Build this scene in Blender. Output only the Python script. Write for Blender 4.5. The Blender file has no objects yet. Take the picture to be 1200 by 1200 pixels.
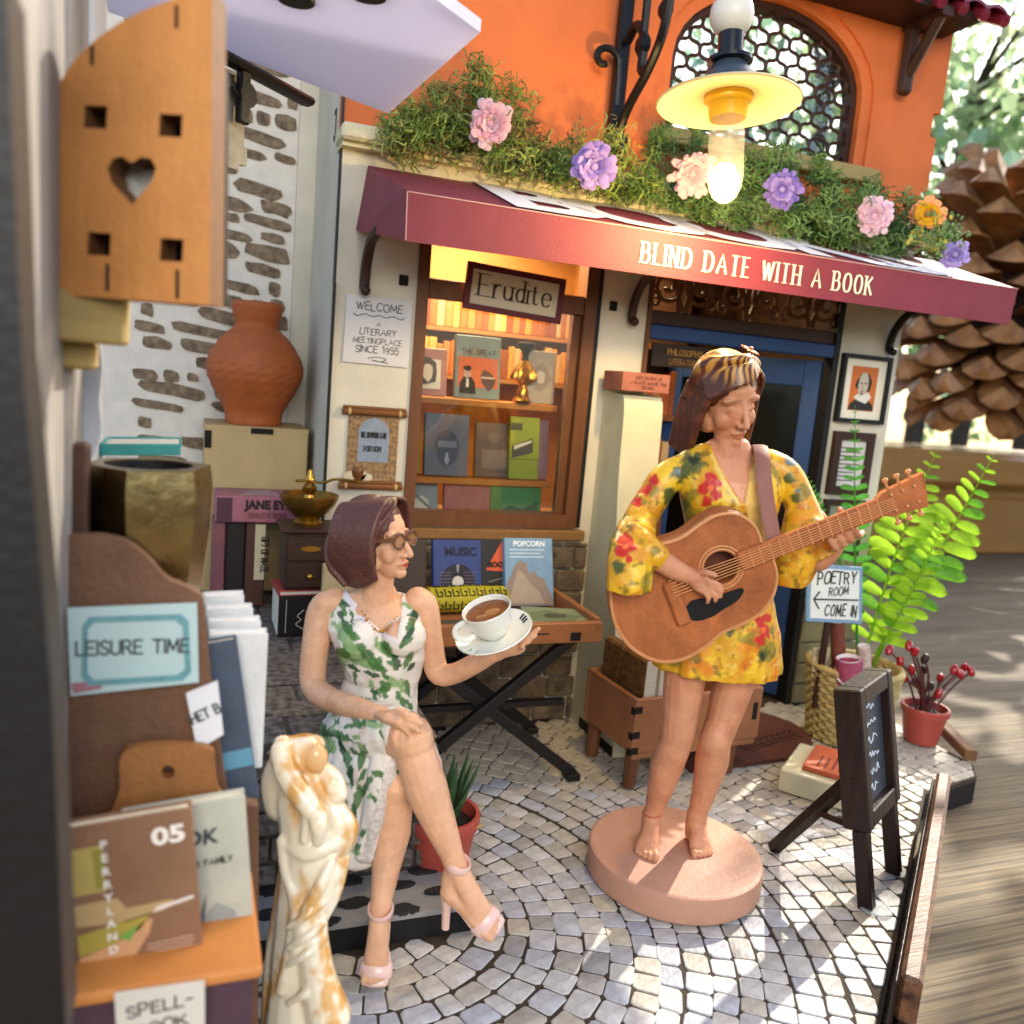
import bpy, bmesh, math, random
import numpy as np
from mathutils import Matrix, Vector, Euler, noise
from mathutils.geometry import tessellate_polygon
random.seed(7)
rad = math.radians
SC = bpy.context.scene
COL = SC.collection

# ------------------------------------------------------------------ camera
FPX, PITCH, ROLL, YAW, CAMH = 1000.0, rad(9.0), rad(4.9), rad(21.0), 1.68
_fh = Vector((math.sin(YAW), math.cos(YAW), 0)); _rt = Vector((math.cos(YAW), -math.sin(YAW), 0)); _up = Vector((0, 0, 1))
CF = _fh*math.cos(PITCH) - _up*math.sin(PITCH)
_u = _up*math.cos(PITCH) + _fh*math.sin(PITCH)
CR = _rt*math.cos(ROLL) + _u*math.sin(ROLL)
CU = _u*math.cos(ROLL) - _rt*math.sin(ROLL)
CP = Vector((0, 0, CAMH))
cam = bpy.data.cameras.new('camera'); camo = bpy.data.objects.new('camera', cam); COL.objects.link(camo)
camo.matrix_world = Matrix(((CR.x, CU.x, -CF.x, CP.x), (CR.y, CU.y, -CF.y, CP.y), (CR.z, CU.z, -CF.z, CP.z), (0, 0, 0, 1)))
cam.sensor_width = 36; cam.lens = 36*FPX/1200; cam.clip_start = 0.02; cam.clip_end = 400
cam.dof.use_dof = True; cam.dof.focus_distance = 2.7
cam.dof.aperture_fstop = (cam.lens/1000)/0.016
SC.camera = camo

# ------------------------------------------------------------------ light
SUN_AZ, SUN_EL = rad(57), rad(36)          # azimuth from +Y towards +X
world = bpy.data.worlds.new('World'); SC.world = world; world.use_nodes = True
nt = world.node_tree; bg = nt.nodes['Background']
sky = nt.nodes.new('ShaderNodeTexSky'); sky.sky_type = 'NISHITA'; sky.sun_disc = False
sky.sun_elevation = SUN_EL; sky.sun_rotation = SUN_AZ; sky.air_density = 1.0; sky.dust_density = 2.5
nt.links.new(sky.outputs[0], bg.inputs[0]); bg.inputs[1].default_value = 0.15
sl = bpy.data.lights.new('sun', 'SUN'); sl.energy = 2.6; sl.angle = rad(0.6); sl.color = (1, .92, .78)
so = bpy.data.objects.new('sun', sl); COL.objects.link(so)
_sd = Vector((math.sin(SUN_AZ)*math.cos(SUN_EL), math.cos(SUN_AZ)*math.cos(SUN_EL), math.sin(SUN_EL)))
so.rotation_euler = _sd.to_track_quat('Z', 'Y').to_euler(); so.location = _sd*20
wl = bpy.data.lights.new('front_fill', 'AREA'); wl.shape = 'RECTANGLE'; wl.size = 5.0; wl.size_y = 3.6; wl.energy = 255; wl.color = (1, .90, .76)
wo = bpy.data.objects.new('front_fill', wl); COL.objects.link(wo); wo.location = (-.6, -5.2, 4.6)      # added lamp behind the camera for soft frontal fill
wo.rotation_euler = (Vector((1.4, 2.8, .8))-Vector(wo.location)).to_track_quat('-Z', 'Y').to_euler()
SC.view_settings.view_transform = 'Standard'; SC.view_settings.look = 'None'
SC.view_settings.exposure = 1.38; SC.view_settings.gamma = 1.0
SC.view_settings.use_curve_mapping = False
SC.cycles.use_denoising = True
SC.cycles.max_bounces = 8; SC.cycles.transparent_max_bounces = 16
SC.cycles.caustics_reflective = False; SC.cycles.caustics_refractive = False
SC.cycles.sample_clamp_indirect = 6

# ------------------------------------------------------------------ survey helpers (world position of a sighted point)
def ray(px, py): return CF + CR*((px-600)/FPX) - CU*((py-600)/FPX)
def at(px, py, Y): d = ray(px, py); return CP + d*(Y/d.y)
def atz(px, py, z=0.0): d = ray(px, py); return CP + d*((z-CAMH)/d.z)
def atx(px, py, X): d = ray(px, py); return CP + d*(X/d.x)
def atd(px, py, dep): return CP + ray(px, py)*dep
def ppm(dep): return FPX/dep

# ------------------------------------------------------------------ colours and materials
def hx(s, a=1.0):
    s = s.lstrip('#'); c = [int(s[i:i+2], 16)/255 for i in (0, 2, 4)]
    return tuple((v/12.92 if v <= .04045 else ((v+.055)/1.055)**2.4) for v in c) + (a,)
MATS = {}
def mat(name, col='#888888', rough=.6, metal=0.0, var=0.0, vscale=20.0, bump=0.0, bscale=60.0, col2=None, spec=.4, emit=None, estr=0.0,
        stretch=None, trans=0.0, alpha=1.0, coat=0.0, sss=0.0, attr=None, ior=1.45, detail=5.0, wave=None, transl=0.0, ramp=(.3, .7)):
    if name in MATS: return MATS[name]
    m = bpy.data.materials.new(name); m.use_nodes = True; t = m.node_tree; N = t.nodes; L = t.links
    b = N['Principled BSDF']; c = hx(col) if isinstance(col, str) else tuple(col)
    b.inputs['Base Color'].default_value = c; b.inputs['Roughness'].default_value = rough; b.inputs['Metallic'].default_value = metal
    b.inputs['Specular IOR Level'].default_value = spec; b.inputs['IOR'].default_value = ior
    if coat: b.inputs['Coat Weight'].default_value = coat; b.inputs['Coat Roughness'].default_value = .15
    if sss: b.inputs['Subsurface Weight'].default_value = sss; b.inputs['Subsurface Radius'].default_value = (.02, .008, .004)
    if trans: b.inputs['Transmission Weight'].default_value = trans
    if alpha < 1: b.inputs['Alpha'].default_value = alpha
    if emit: b.inputs['Emission Color'].default_value = hx(emit); b.inputs['Emission Strength'].default_value = estr
    tc = N.new('ShaderNodeTexCoord'); mp = N.new('ShaderNodeMapping'); L.new(tc.outputs['Object'], mp.inputs[0])
    if stretch: mp.inputs['Scale'].default_value = stretch
    src = None
    if attr:
        at_ = N.new('ShaderNodeAttribute'); at_.attribute_name = attr; src = at_.outputs['Color']
    if var > 0 or col2:
        nz = N.new('ShaderNodeTexNoise'); nz.inputs['Scale'].default_value = vscale; nz.inputs['Detail'].default_value = detail
        nz.inputs['Roughness'].default_value = .6; L.new(mp.outputs[0], nz.inputs['Vector'])
        rp = N.new('ShaderNodeMapRange'); rp.inputs[1].default_value = ramp[0]; rp.inputs[2].default_value = ramp[1]; L.new(nz.outputs['Fac'], rp.inputs[0])
        mx = N.new('ShaderNodeMix'); mx.data_type = 'RGBA'; L.new(rp.outputs[0], mx.inputs['Factor'])
        if src is not None:
            dk = N.new('ShaderNodeMix'); dk.data_type = 'RGBA'; dk.blend_type = 'MULTIPLY'; dk.inputs['Factor'].default_value = 1
            L.new(src, dk.inputs['A']); v = 1-var; dk.inputs['B'].default_value = (v, v, v, 1)
            L.new(dk.outputs['Result'], mx.inputs['A']); L.new(src, mx.inputs['B'])
        else:
            c2 = hx(col2) if col2 else tuple(v*(1-var) for v in c[:3])+(1,)
            mx.inputs['A'].default_value = c2; mx.inputs['B'].default_value = c
        src = mx.outputs['Result']
    if wave:                                   # wood grain: (scale, distortion, strength, axis)
        wv = N.new('ShaderNodeTexNoise'); wv.inputs['Scale'].default_value = wave[0]; wv.inputs['Detail'].default_value = 6
        wv.inputs['Roughness'].default_value = .65
        m2 = N.new('ShaderNodeMapping'); L.new(tc.outputs['Object'], m2.inputs[0]); m2.inputs['Scale'].default_value = wave[1]
        L.new(m2.outputs[0], wv.inputs['Vector'])
        r2 = N.new('ShaderNodeMapRange'); r2.inputs[1].default_value = .38; r2.inputs[2].default_value = .62; r2.inputs[3].default_value = 1-wave[2]; r2.inputs[4].default_value = 1.0
        L.new(wv.outputs['Fac'], r2.inputs[0])
        m3 = N.new('ShaderNodeMix'); m3.data_type = 'RGBA'; m3.blend_type = 'MULTIPLY'; m3.inputs['Factor'].default_value = 1
        if src is not None: L.new(src, m3.inputs['A'])
        else: m3.inputs['A'].default_value = c
        L.new(r2.outputs[0], m3.inputs['B']); src = m3.outputs['Result']
    if src is not None: L.new(src, b.inputs['Base Color'])
    if bump > 0:
        n2 = N.new('ShaderNodeTexNoise'); n2.inputs['Scale'].default_value = bscale; n2.inputs['Detail'].default_value = 6; L.new(mp.outputs[0], n2.inputs['Vector'])
        bp = N.new('ShaderNodeBump'); bp.inputs['Strength'].default_value = bump; bp.inputs['Distance'].default_value = .01
        L.new(n2.outputs['Fac'], bp.inputs['Height']); L.new(bp.outputs[0], b.inputs['Normal'])
        rr = N.new('ShaderNodeMapRange'); rr.inputs[3].default_value = max(.02, rough-.12); rr.inputs[4].default_value = min(1, rough+.12)
        L.new(n2.outputs['Fac'], rr.inputs[0]); L.new(rr.outputs[0], b.inputs['Roughness'])
    if transl > 0:
        tr = N.new('ShaderNodeBsdfTranslucent'); tr.inputs[0].default_value = c
        if src is not None: L.new(src, tr.inputs[0])
        ms = N.new('ShaderNodeMixShader'); ms.inputs[0].default_value = transl; out = N['Material Output']
        L.new(b.outputs[0], ms.inputs[1]); L.new(tr.outputs[0], ms.inputs[2]); L.new(ms.outputs[0], out.inputs[0])
    MATS[name] = m; return m

# ------------------------------------------------------------------ mesh builder
def catmull(pts, n=6):
    P = [Vector(p) for p in pts]
    if len(P) < 3: return P
    Q = [P[0]*2-P[1]] + P + [P[-1]*2-P[-2]]; out = []
    for i in range(1, len(Q)-2):
        for k in range(n):
            t = k/n; a, b, c, d = Q[i-1], Q[i], Q[i+1], Q[i+2]
            out.append(.5*((2*b)+(c-a)*t+(2*a-5*b+4*c-d)*t*t+(3*b-a-3*c+d)*t**3))
    out.append(P[-1]); return out
def lerp_list(vals, n):
    out = []
    for i in range(len(vals)-1):
        for k in range(n):
            t = k/n; t = t*t*(3-2*t) if False else t
            a, b = vals[i], vals[i+1]
            out.append(tuple(x+(y-x)*t for x, y in zip(a, b)) if isinstance(a, tuple) else a+(b-a)*t)
    out.append(vals[-1]); return out
def frame(o, x, y):
    x = Vector(x).normalized(); y = Vector(y); z = x.cross(y).normalized(); y = z.cross(x)
    return Matrix(((x.x, y.x, z.x, o[0]), (x.y, y.y, z.y, o[1]), (x.z, y.z, z.z, o[2]), (0, 0, 0, 1)))
def wallframe(x, y, z): return frame((x, y, z), (1, 0, 0), (0, 0, 1))       # faces -Y
def TR(loc=(0, 0, 0), rz=0, rx=0, ry=0): return Matrix.Translation(loc) @ Euler((rx, ry, rz)).to_matrix().to_4x4()

class MB:
    def __init__(s, M=None): s.v = []; s.f = []; s.mi = []; s.M = M or Matrix()
    def add(s, verts, faces, mi=0, M=None):
        T = s.M @ M if M is not None else s.M; o = len(s.v)
        s.v += [T @ Vector(p) for p in verts]; s.f += [tuple(i+o for i in f) for f in faces]; s.mi += [mi]*len(faces); return s
    def box(s, lo, hi, bev=0.0, mi=0, M=None):
        lo = Vector(lo); hi = Vector(hi); c = (lo+hi)/2; h = (hi-lo)/2
        if bev <= 0:
            vs = [(c.x+h.x*a, c.y+h.y*b, c.z+h.z*d) for d in (-1, 1) for b in (-1, 1) for a in (-1, 1)]
            return s.add(vs, [(0, 2, 3, 1), (4, 5, 7, 6), (0, 1, 5, 4), (2, 6, 7, 3), (0, 4, 6, 2), (1, 3, 7, 5)], mi, M)
        bev = min(bev, min(h)*.9); vs = []; idx = {}
        for a in (-1, 1):
            for b in (-1, 1):
                for d in (-1, 1):
                    for ax in range(3):
                        p = [h.x*a, h.y*b, h.z*d]
                        for k in range(3):
                            if k != ax: p[k] -= bev*(a, b, d)[k]
                        idx[(a, b, d, ax)] = len(vs); vs.append((c.x+p[0], c.y+p[1], c.z+p[2]))
        fs = []
        for ax in range(3):
            for sg in (-1, 1):
                o = [k for k in range(3) if k != ax]; q = []
                for u, w in ((-1, -1), (1, -1), (1, 1), (-1, 1)):
                    t = [0, 0, 0]; t[ax] = sg; t[o[0]] = u; t[o[1]] = w; q.append(idx[(t[0], t[1], t[2], ax)])
                if (sg > 0) == (ax == 1): q.reverse()
                fs.append(tuple(q))
        for ax in range(3):                      # edges parallel to ax
            o = [k for k in range(3) if k != ax]
            for u in (-1, 1):
                for w in (-1, 1):
                    def k_(e, fa):
                        t = [0, 0, 0]; t[ax] = e; t[o[0]] = u; t[o[1]] = w; return idx[(t[0], t[1], t[2], fa)]
                    q = [k_(-1, o[0]), k_(1, o[0]), k_(1, o[1]), k_(-1, o[1])]
                    fs.append(tuple(q))
        for a in (-1, 1):
            for b in (-1, 1):
                for d in (-1, 1): fs.append(tuple(idx[(a, b, d, x)] for x in range(3)))
        cc = Vector(c); out = []
        for f in fs:                             # orient outward
            p = [Vector(vs[i]) for i in f]; n = (p[1]-p[0]).cross(p[2]-p[0])
            out.append(tuple(reversed(f)) if n.dot(sum(p, Vector())/len(p)-cc) < 0 else f)
        return s.add(vs, out, mi, M)
    def prism(s, poly, z0, z1, holes=(), mi=0, M=None, side_mi=None):
        loops = [[Vector((p[0], p[1], 0)) for p in l] for l in [poly]+list(holes)]
        tris = tessellate_polygon(loops); flat = [p for l in loops for p in l]; n = len(flat)
        vs = [(p.x, p.y, z0) for p in flat]+[(p.x, p.y, z1) for p in flat]; fs = []
        for t in tris:
            a, b, c = (flat[i] for i in t)
            if (b-a).cross(c-a).z < 0: t = (t[0], t[2], t[1])
            fs.append(tuple(i+n for i in t)); fs.append((t[0], t[2], t[1]))
        s.add(vs, fs, mi, M); fs = []; o = 0
        for li, l in enumerate(loops):
            ar = sum(l[i].x*l[(i+1) % len(l)].y-l[(i+1) % len(l)].x*l[i].y for i in range(len(l)))
            ccw = (ar > 0) == (li == 0)
            for i in range(len(l)):
                j = (i+1) % len(l); q = (o+i, o+j, o+j+n, o+i+n); fs.append(q if ccw else tuple(reversed(q)))
            o += len(l)
        return s.add(vs, fs, mi if side_mi is None else side_mi, M)
    def tube(s, pts, r, n=8, mi=0, M=None, cap=True, up=None, flat=1.0, closed=False, round_=False):
        P = [Vector(p) for p in pts]; m = len(P)
        R = [r]*m if isinstance(r, (int, float, tuple)) else list(r)
        R = [(q, q*flat) if isinstance(q, (int, float)) else q for q in R]
        if round_ and not closed:               # rounded ends
            t0 = (P[0]-P[1]).normalized(); t1 = (P[-1]-P[-2]).normalized()
            a, b = R[0], R[-1]; am = min(a); bm = min(b)
            pre = [(P[0]+t0*am*math.sin(x), (a[0]*math.cos(x), a[1]*math.cos(x))) for x in (1.45, 1.1, .7, .35)]
            post = [(P[-1]+t1*bm*math.sin(x), (b[0]*math.cos(x), b[1]*math.cos(x))) for x in (.35, .7, 1.1, 1.45)]
            P = [p for p, _ in pre]+P+[p for p, _ in post]; R = [q for _, q in pre]+R+[q for _, q in post]; m = len(P)
        vs = []; fs = []; prev = None
        for i in range(m):
            a = P[(i-1) % m] if (i > 0 or closed) else P[i]; b = P[(i+1) % m] if (i < m-1 or closed) else P[i]
            t = (b-a); t = t.normalized() if t.length > 1e-9 else Vector((0, 0, 1))
            if up is not None: x = Vector(up) - t*Vector(up).dot(t)
            elif prev is None: x = t.orthogonal()
            else: x = prev - t*prev.dot(t)
            if x.length < 1e-6: x = t.orthogonal()
            x.normalize(); prev = x; y = t.cross(x)
            for k in range(n):
                w = 2*math.pi*k/n; vs.append(P[i]+x*(R[i][0]*math.cos(w))+y*(R[i][1]*math.sin(w)))
        for i in range(m if closed else m-1):
            j = (i+1) % m
            for k in range(n):
                l = (k+1) % n; fs.append((i*n+k, i*n+l, j*n+l, j*n+k))
        if cap and not closed: fs.append(tuple(reversed(range(n)))); fs.append(tuple((m-1)*n+k for k in range(n)))
        return s.add(vs, fs, mi, M)
    def lathe(s, prof, n=24, mi=0, M=None, closed=True):
        vs = []; fs = []; m = len(prof)
        for r, z in prof:
            for k in range(n): w = 2*math.pi*k/n; vs.append((max(r, 1e-5)*math.cos(w), max(r, 1e-5)*math.sin(w), z))
        for i in range(m-1):
            for k in range(n):
                l = (k+1) % n; fs.append((i*n+k, i*n+l, (i+1)*n+l, (i+1)*n+k))
        if closed: fs.append(tuple(reversed(range(n)))); fs.append(tuple((m-1)*n+k for k in range(n)))
        return s.add(vs, fs, mi, M)
    def ell(s, c, r, n=16, mi=0, M=None, R=None):
        vs = []; fs = []; h = n//2; c = Vector(c)
        if isinstance(r, (int, float)): r = (r, r, r)
        for i in range(1, h):
            a = math.pi*i/h
            for k in range(n):
                w = 2*math.pi*k/n; p = Vector((r[0]*math.sin(a)*math.cos(w), r[1]*math.sin(a)*math.sin(w), r[2]*math.cos(a)))
                if R is not None: p = R @ p
                vs.append(c+p)
        t = Vector((0, 0, r[2])); t = R @ t if R is not None else t
        vs += [c+t, c-t]; T, B = len(vs)-2, len(vs)-1
        for i in range(h-2):
            for k in range(n): l = (k+1) % n; fs.append((i*n+k, (i+1)*n+k, (i+1)*n+l, i*n+l))
        for k in range(n): l = (k+1) % n; fs.append((T, k, l)); fs.append((B, (h-2)*n+l, (h-2)*n+k))
        return s.add(vs, fs, mi, M)
    def sheet(s, grid, mi=0, M=None):            # grid: rows of points
        nr, nc = len(grid), len(grid[0]); vs = [p for r in grid for p in r]
        fs = [(i*nc+j, i*nc+j+1, (i+1)*nc+j+1, (i+1)*nc+j) for i in range(nr-1) for j in range(nc-1)]
        return s.add(vs, fs, mi, M)
    def mesh(s, name, mats, org=(0, 0, 0), smooth=35):
        me = bpy.data.meshes.new(name); o = Vector(org)
        me.from_pydata([tuple(p-o) for p in s.v], [], s.f)
        for m in (mats if isinstance(mats, (list, tuple)) else [mats]): me.materials.append(m)
        me.polygons.foreach_set('material_index', s.mi); me.validate(); me.update()
        if smooth:
            me.polygons.foreach_set('use_smooth', [True]*len(me.polygons))
            me.set_sharp_from_angle(angle=rad(smooth))
        return me

def tag(o, label=None, cat=None, group=None, kind=None):
    for k, v in (('label', label), ('category', cat), ('group', group), ('kind', kind)):
        if v: o[k] = v
    return o
def thing(name, label, cat, loc=(0, 0, 0), group=None, kind=None):
    o = bpy.data.objects.new(name, None); COL.objects.link(o); o.location = loc; o.empty_display_size = .05
    return tag(o, label, cat, group, kind)
def wloc(o):
    l = Vector(o.location)
    while o.parent: o = o.parent; l = l+Vector(o.location)
    return l
def part(name, mb, mats, parent, label=None, smooth=35, kind=None, org=None):
    p0 = wloc(parent); o0 = Vector(org) if org is not None else p0
    me = mb.mesh(name, mats, o0, smooth); o = bpy.data.objects.new(name, me); COL.objects.link(o)
    o.parent = parent; o.location = o0-p0
    return tag(o, label, None, None, kind)
def single(name, mb, mats, label, cat, group=None, kind=None, smooth=35, org=None):
    if org is None:
        lo = [min(p[k] for p in mb.v) for k in range(3)]; hi = [max(p[k] for p in mb.v) for k in range(3)]
        org = ((lo[0]+hi[0])/2, (lo[1]+hi[1])/2, lo[2])
    o = bpy.data.objects.new(name, mb.mesh(name, mats, org, smooth)); COL.objects.link(o); o.location = org
    return tag(o, label, cat, group, kind)
def struct(name, mb, mats, parent=None, smooth=35):
    o = bpy.data.objects.new(name, mb.mesh(name, mats, (0, 0, 0), smooth)); COL.objects.link(o)
    if parent: o.parent = parent
    else: o['kind'] = 'structure'
    return o
def copy_tree(o, parent=None):
    c = o.copy(); COL.objects.link(c); c.parent = parent
    for ch in o.children: copy_tree(ch, c)
    return c

# ------------------------------------------------------------------ lettering
GL = {
'A': "0,0 .42,1 .84,0|.15,.36 .69,.36", 'B': "0,0 0,1|0,1 ~.42,.98 .55,.76 .4,.54 0,.52|0,.52 ~.5,.5 .64,.27 .46,.03 0,0",
'C': "~.72,.82 .52,.98 .25,.97 .03,.7 .03,.3 .25,.03 .52,.02 .74,.18", 'D': "0,0 0,1|0,1 ~.4,.98 .68,.75 .72,.45 .6,.15 .35,.02 0,0",
'E': "0,0 0,1|0,1 .55,1|0,.52 .46,.52|0,0 .58,0", 'F': "0,0 0,1|0,1 .55,1|0,.52 .45,.52",
'G': "~.7,.82 .5,.98 .25,.97 .03,.7 .03,.3 .25,.03 .5,.02 .7,.15|.7,.15 .7,.45|.45,.45 .7,.45", 'H': "0,0 0,1|.66,0 .66,1|0,.52 .66,.52",
'I': "0,0 0,1", 'J': "~.4,1 .4,.2 .3,.03 .12,.02 0,.15", 'K': "0,0 0,1|.6,1 0,.42|.2,.6 .66,0", 'L': "0,0 0,1|0,0 .52,0",
'M': "0,0 .08,1|.08,1 .42,.2|.42,.2 .76,1|.76,1 .84,0", 'N': "0,0 0,1|0,1 .66,0|.66,0 .66,1",
'O': "~.36,1 .12,.88 .01,.5 .12,.12 .36,0 .62,.12 .73,.5 .62,.88 .36,1", 'P': "0,0 0,1|0,1 ~.42,.98 .58,.75 .42,.5 0,.46",
'Q': "~.36,1 .12,.88 .01,.5 .12,.12 .36,0 .62,.12 .73,.5 .62,.88 .36,1|.45,.2 .75,-.1", 'R': "0,0 0,1|0,1 ~.42,.98 .56,.76 .42,.52 0,.5|.28,.5 .64,0",
'S': "~.55,.85 .4,.99 .18,.98 .05,.82 .1,.62 .45,.42 .58,.22 .45,.03 .2,.01 .02,.16", 'T': "0,1 .7,1|.35,0 .35,1",
'U': "~0,1 0,.3 .1,.06 .32,0 .54,.06 .64,.3 .64,1", 'V': "0,1 .38,0 .76,1", 'W': "0,1 .25,0|.25,0 .48,.9|.48,.9 .72,0|.72,0 .98,1",
'X': "0,0 .64,1|0,1 .66,0", 'Y': "0,1 .34,.5|.68,1 .34,.5|.34,.5 .34,0", 'Z': "0,1 .6,1|.6,1 0,0|0,0 .62,0",
'0': "~.3,1 .08,.85 .01,.5 .08,.15 .3,0 .52,.15 .6,.5 .52,.85 .3,1", '1': "0,.82 .22,1|.22,1 .22,0", '5': "~.5,1 .08,1 .05,.58 .3,.65 .52,.5 .54,.25 .4,.03 .18,0 0,.12",
'9': "~.52,.65 .4,.45 .2,.44 .05,.62 .1,.9 .3,1 .48,.9 .54,.6 .45,.2 .25,0", '-': "0,.45 .4,.45", "'": "0,1 0,.8", '.': "0,0 0,.03",
'e': "~.04,.34 .46,.36 .42,.56 .25,.64 .08,.52 .03,.3 .12,.06 .28,0 .46,.1", 'r': "0,0 0,.62|~0,.4 .12,.58 .24,.64 .34,.58", 'u': "~0,.62 0,.2 .1,.02 .24,.02 .4,.16|.4,.62 .4,0",
'd': "~.42,.5 .28,.62 .12,.56 .03,.32 .1,.08 .24,.01 .42,.14|.42,0 .42,1", 'i': "0,0 0,.62|0,.86 0,.9", 't': "~.14,.86 .14,.16 .22,.02 .34,.06|0,.62 .32,.62",
}
GW = {'I': 0, 'i': 0, "'": 0, '.': 0, '1': .22}
def stroke_text(mb0, txt, M, h, w=.09, style='mono', gap=.22, jit=0.0, th=.002, align='c', xs=1.0, space=.38, mi=0, rnd=None, sink=None, fit=None):
    """lettering drawn with a broad pen ('serif') or a marker ('mono') on the plane of M"""
    rnd = rnd or random.Random(hash(txt) % 1000 if False else len(txt)*7+3)
    items = []; x = 0
    for ch in txt:
        if ch == ' ': x += space+gap; continue
        g = GL.get(ch, GL.get(ch.upper(), None))
        if g is None: x += .3; continue
        strokes = []; mxx = 0
        for s_ in g.split('|'):
            sm = '~' in s_; pts = [tuple(float(q) for q in p.split(',')) for p in s_.replace('~', '').split()]
            mxx = max(mxx, max(p[0] for p in pts)); strokes.append((sm, pts))
        items.append((x, strokes)); x += mxx+gap
    if fit: xs = fit/((x-gap)*h)
    tot = (x-gap)*h*xs; x0 = -tot/2 if align == 'c' else 0.0
    for gx, strokes in items:
        mb = mb0
        if sink is not None: mb = MB(); sink.append(mb)
        jy = rnd.uniform(-jit, jit); js = 1+rnd.uniform(-jit, jit); sl = rnd.uniform(-jit, jit)
        for sm, pts in strokes:
            P = [Vector((x0+(gx+p[0]+sl*p[1]+rnd.uniform(-jit, jit)*.3)*h*xs, (p[1]*js+jy+rnd.uniform(-jit, jit)*.3)*h, 0)) for p in pts]
            Q = catmull(P, 5) if sm and len(P) > 2 else P
            if style == 'serif' and len(Q) == 2 and abs(Q[0].x-Q[1].x) < .02*h:      # feet on stems
                for q in (Q[0], Q[1]):
                    if abs(Q[0].y-Q[1].y) > .3*h:
                        l = .11*h*xs+w*h*.5; t_ = .022*h
                        mb.box((q.x-l, q.y-t_, 0), (q.x+l, q.y+t_, th*.9), mi=mi, M=M)
            L_, R_ = [], []
            for i, p in enumerate(Q):
                a = Q[max(i-1, 0)]; b = Q[min(i+1, len(Q)-1)]; t = (b-a)
                if t.length < 1e-9: t = Vector((0, 1, 0))
                t.normalize(); n = Vector((-t.y, t.x, 0))
                ww = w*h*.5*((.34+.66*abs(n.x)) if style == 'serif' else 1.0)
                L_.append(p+n*ww); R_.append(p-n*ww)
            if style == 'mono':                      # pen overshoot
                t = (Q[0]-Q[1]).normalized()*w*h*.4; L_[0] += t; R_[0] += t
                t = (Q[-1]-Q[-2]).normalized()*w*h*.4; L_[-1] += t; R_[-1] += t
            k = len(L_); tz = th*(1+rnd.random()*.25)
            mb.add([(p.x, p.y, tz) for p in L_]+[(p.x, p.y, tz) for p in R_], [(i, k+i, k+i+1, i+1) for i in range(k-1)], mi, M)
    return tot
def block_text(mb, txt, M, h, bold=0.0, align='CENTER', th=.002, xs=1.0, mi=0, shear=0.0):
    cu = bpy.data.curves.new('lettering_curve', 'FONT'); cu.body = txt; cu.size = h/.69; cu.align_x = align; cu.offset = bold; cu.shear = shear; cu.resolution_u = 3
    o = bpy.data.objects.new('lettering_curve', cu); me = bpy.data.meshes.new_from_object(o)
    vs = [(v.co.x*xs, v.co.y, th) for v in me.vertices]; fs = [tuple(p.vertices) for p in me.polygons]
    mb.add(vs, fs, mi, M); bpy.data.objects.remove(o); bpy.data.curves.remove(cu); bpy.data.meshes.remove(me)
# ================================================================== setting
M_table = mat('weathered_wood_table', '#8d7a5c', .75, var=.4, vscale=1.6, stretch=(.3, 2.5, 1), bump=.35, bscale=26, wave=(5, (.22, 15, 1), .68))
M_black = mat('black_card_edge', '#0e0c0c', .55, bump=.1)
M_grout = mat('cobble_joint', '#443829', .9, var=.4, vscale=30, bump=.4)
M_white = mat('white_plaster', '#d2cab6', .7, var=.22, vscale=3, bump=.25, bscale=80)
M_cream = mat('cream_plaster', '#d4caa4', .7, var=.2, vscale=4, bump=.25, bscale=80)
M_orange = mat('orange_plaster', '#cf6c38', .75, var=.2, vscale=2.6, bump=.3, bscale=70)
M_darkwood = mat('dark_brown_wood', '#3a2014', .5, var=.35, vscale=12, stretch=(1, 1, .2), bump=.25, bscale=60)
M_winwood = mat('window_wood', '#6a4020', .5, var=.3, vscale=14, stretch=(1, 1, .25), bump=.2)
M_iron = mat('black_iron', '#0d0c0d', .42, metal=.2, bump=.15, bscale=90)
M_hole = mat('dark_slot', '#120e0a', .8)
M_shop = mat('warm_wood_lining', '#a8713a', .6, var=.3, vscale=10, stretch=(.3, 1, 1), bump=.1)
M_shopd = mat('dark_wood_lining', '#4a2c18', .6, var=.4, vscale=8, stretch=(1, 1, .3), bump=.1)
M_maroon = mat('maroon_card', '#833440', .62, var=.16, vscale=7, bump=.25, bscale=190)
M_wtext = mat('cream_print', '#f0e6c8', .6)
M_wtext2 = mat('white_print', '#e9e4e6', .6)
M_ink = mat('black_ink', '#17130f', .7)
M_olive = mat('olive_raw_wood', '#a18a55', .65, var=.3, vscale=10, stretch=(.2, 1, 1.5), bump=.25, bscale=50)
M_blue = mat('blue_paint', '#24406e', .5, var=.25, vscale=10, bump=.15)
M_paper = mat('pale_paper', '#c9c6c4', .8, var=.05, vscale=6)
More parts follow.
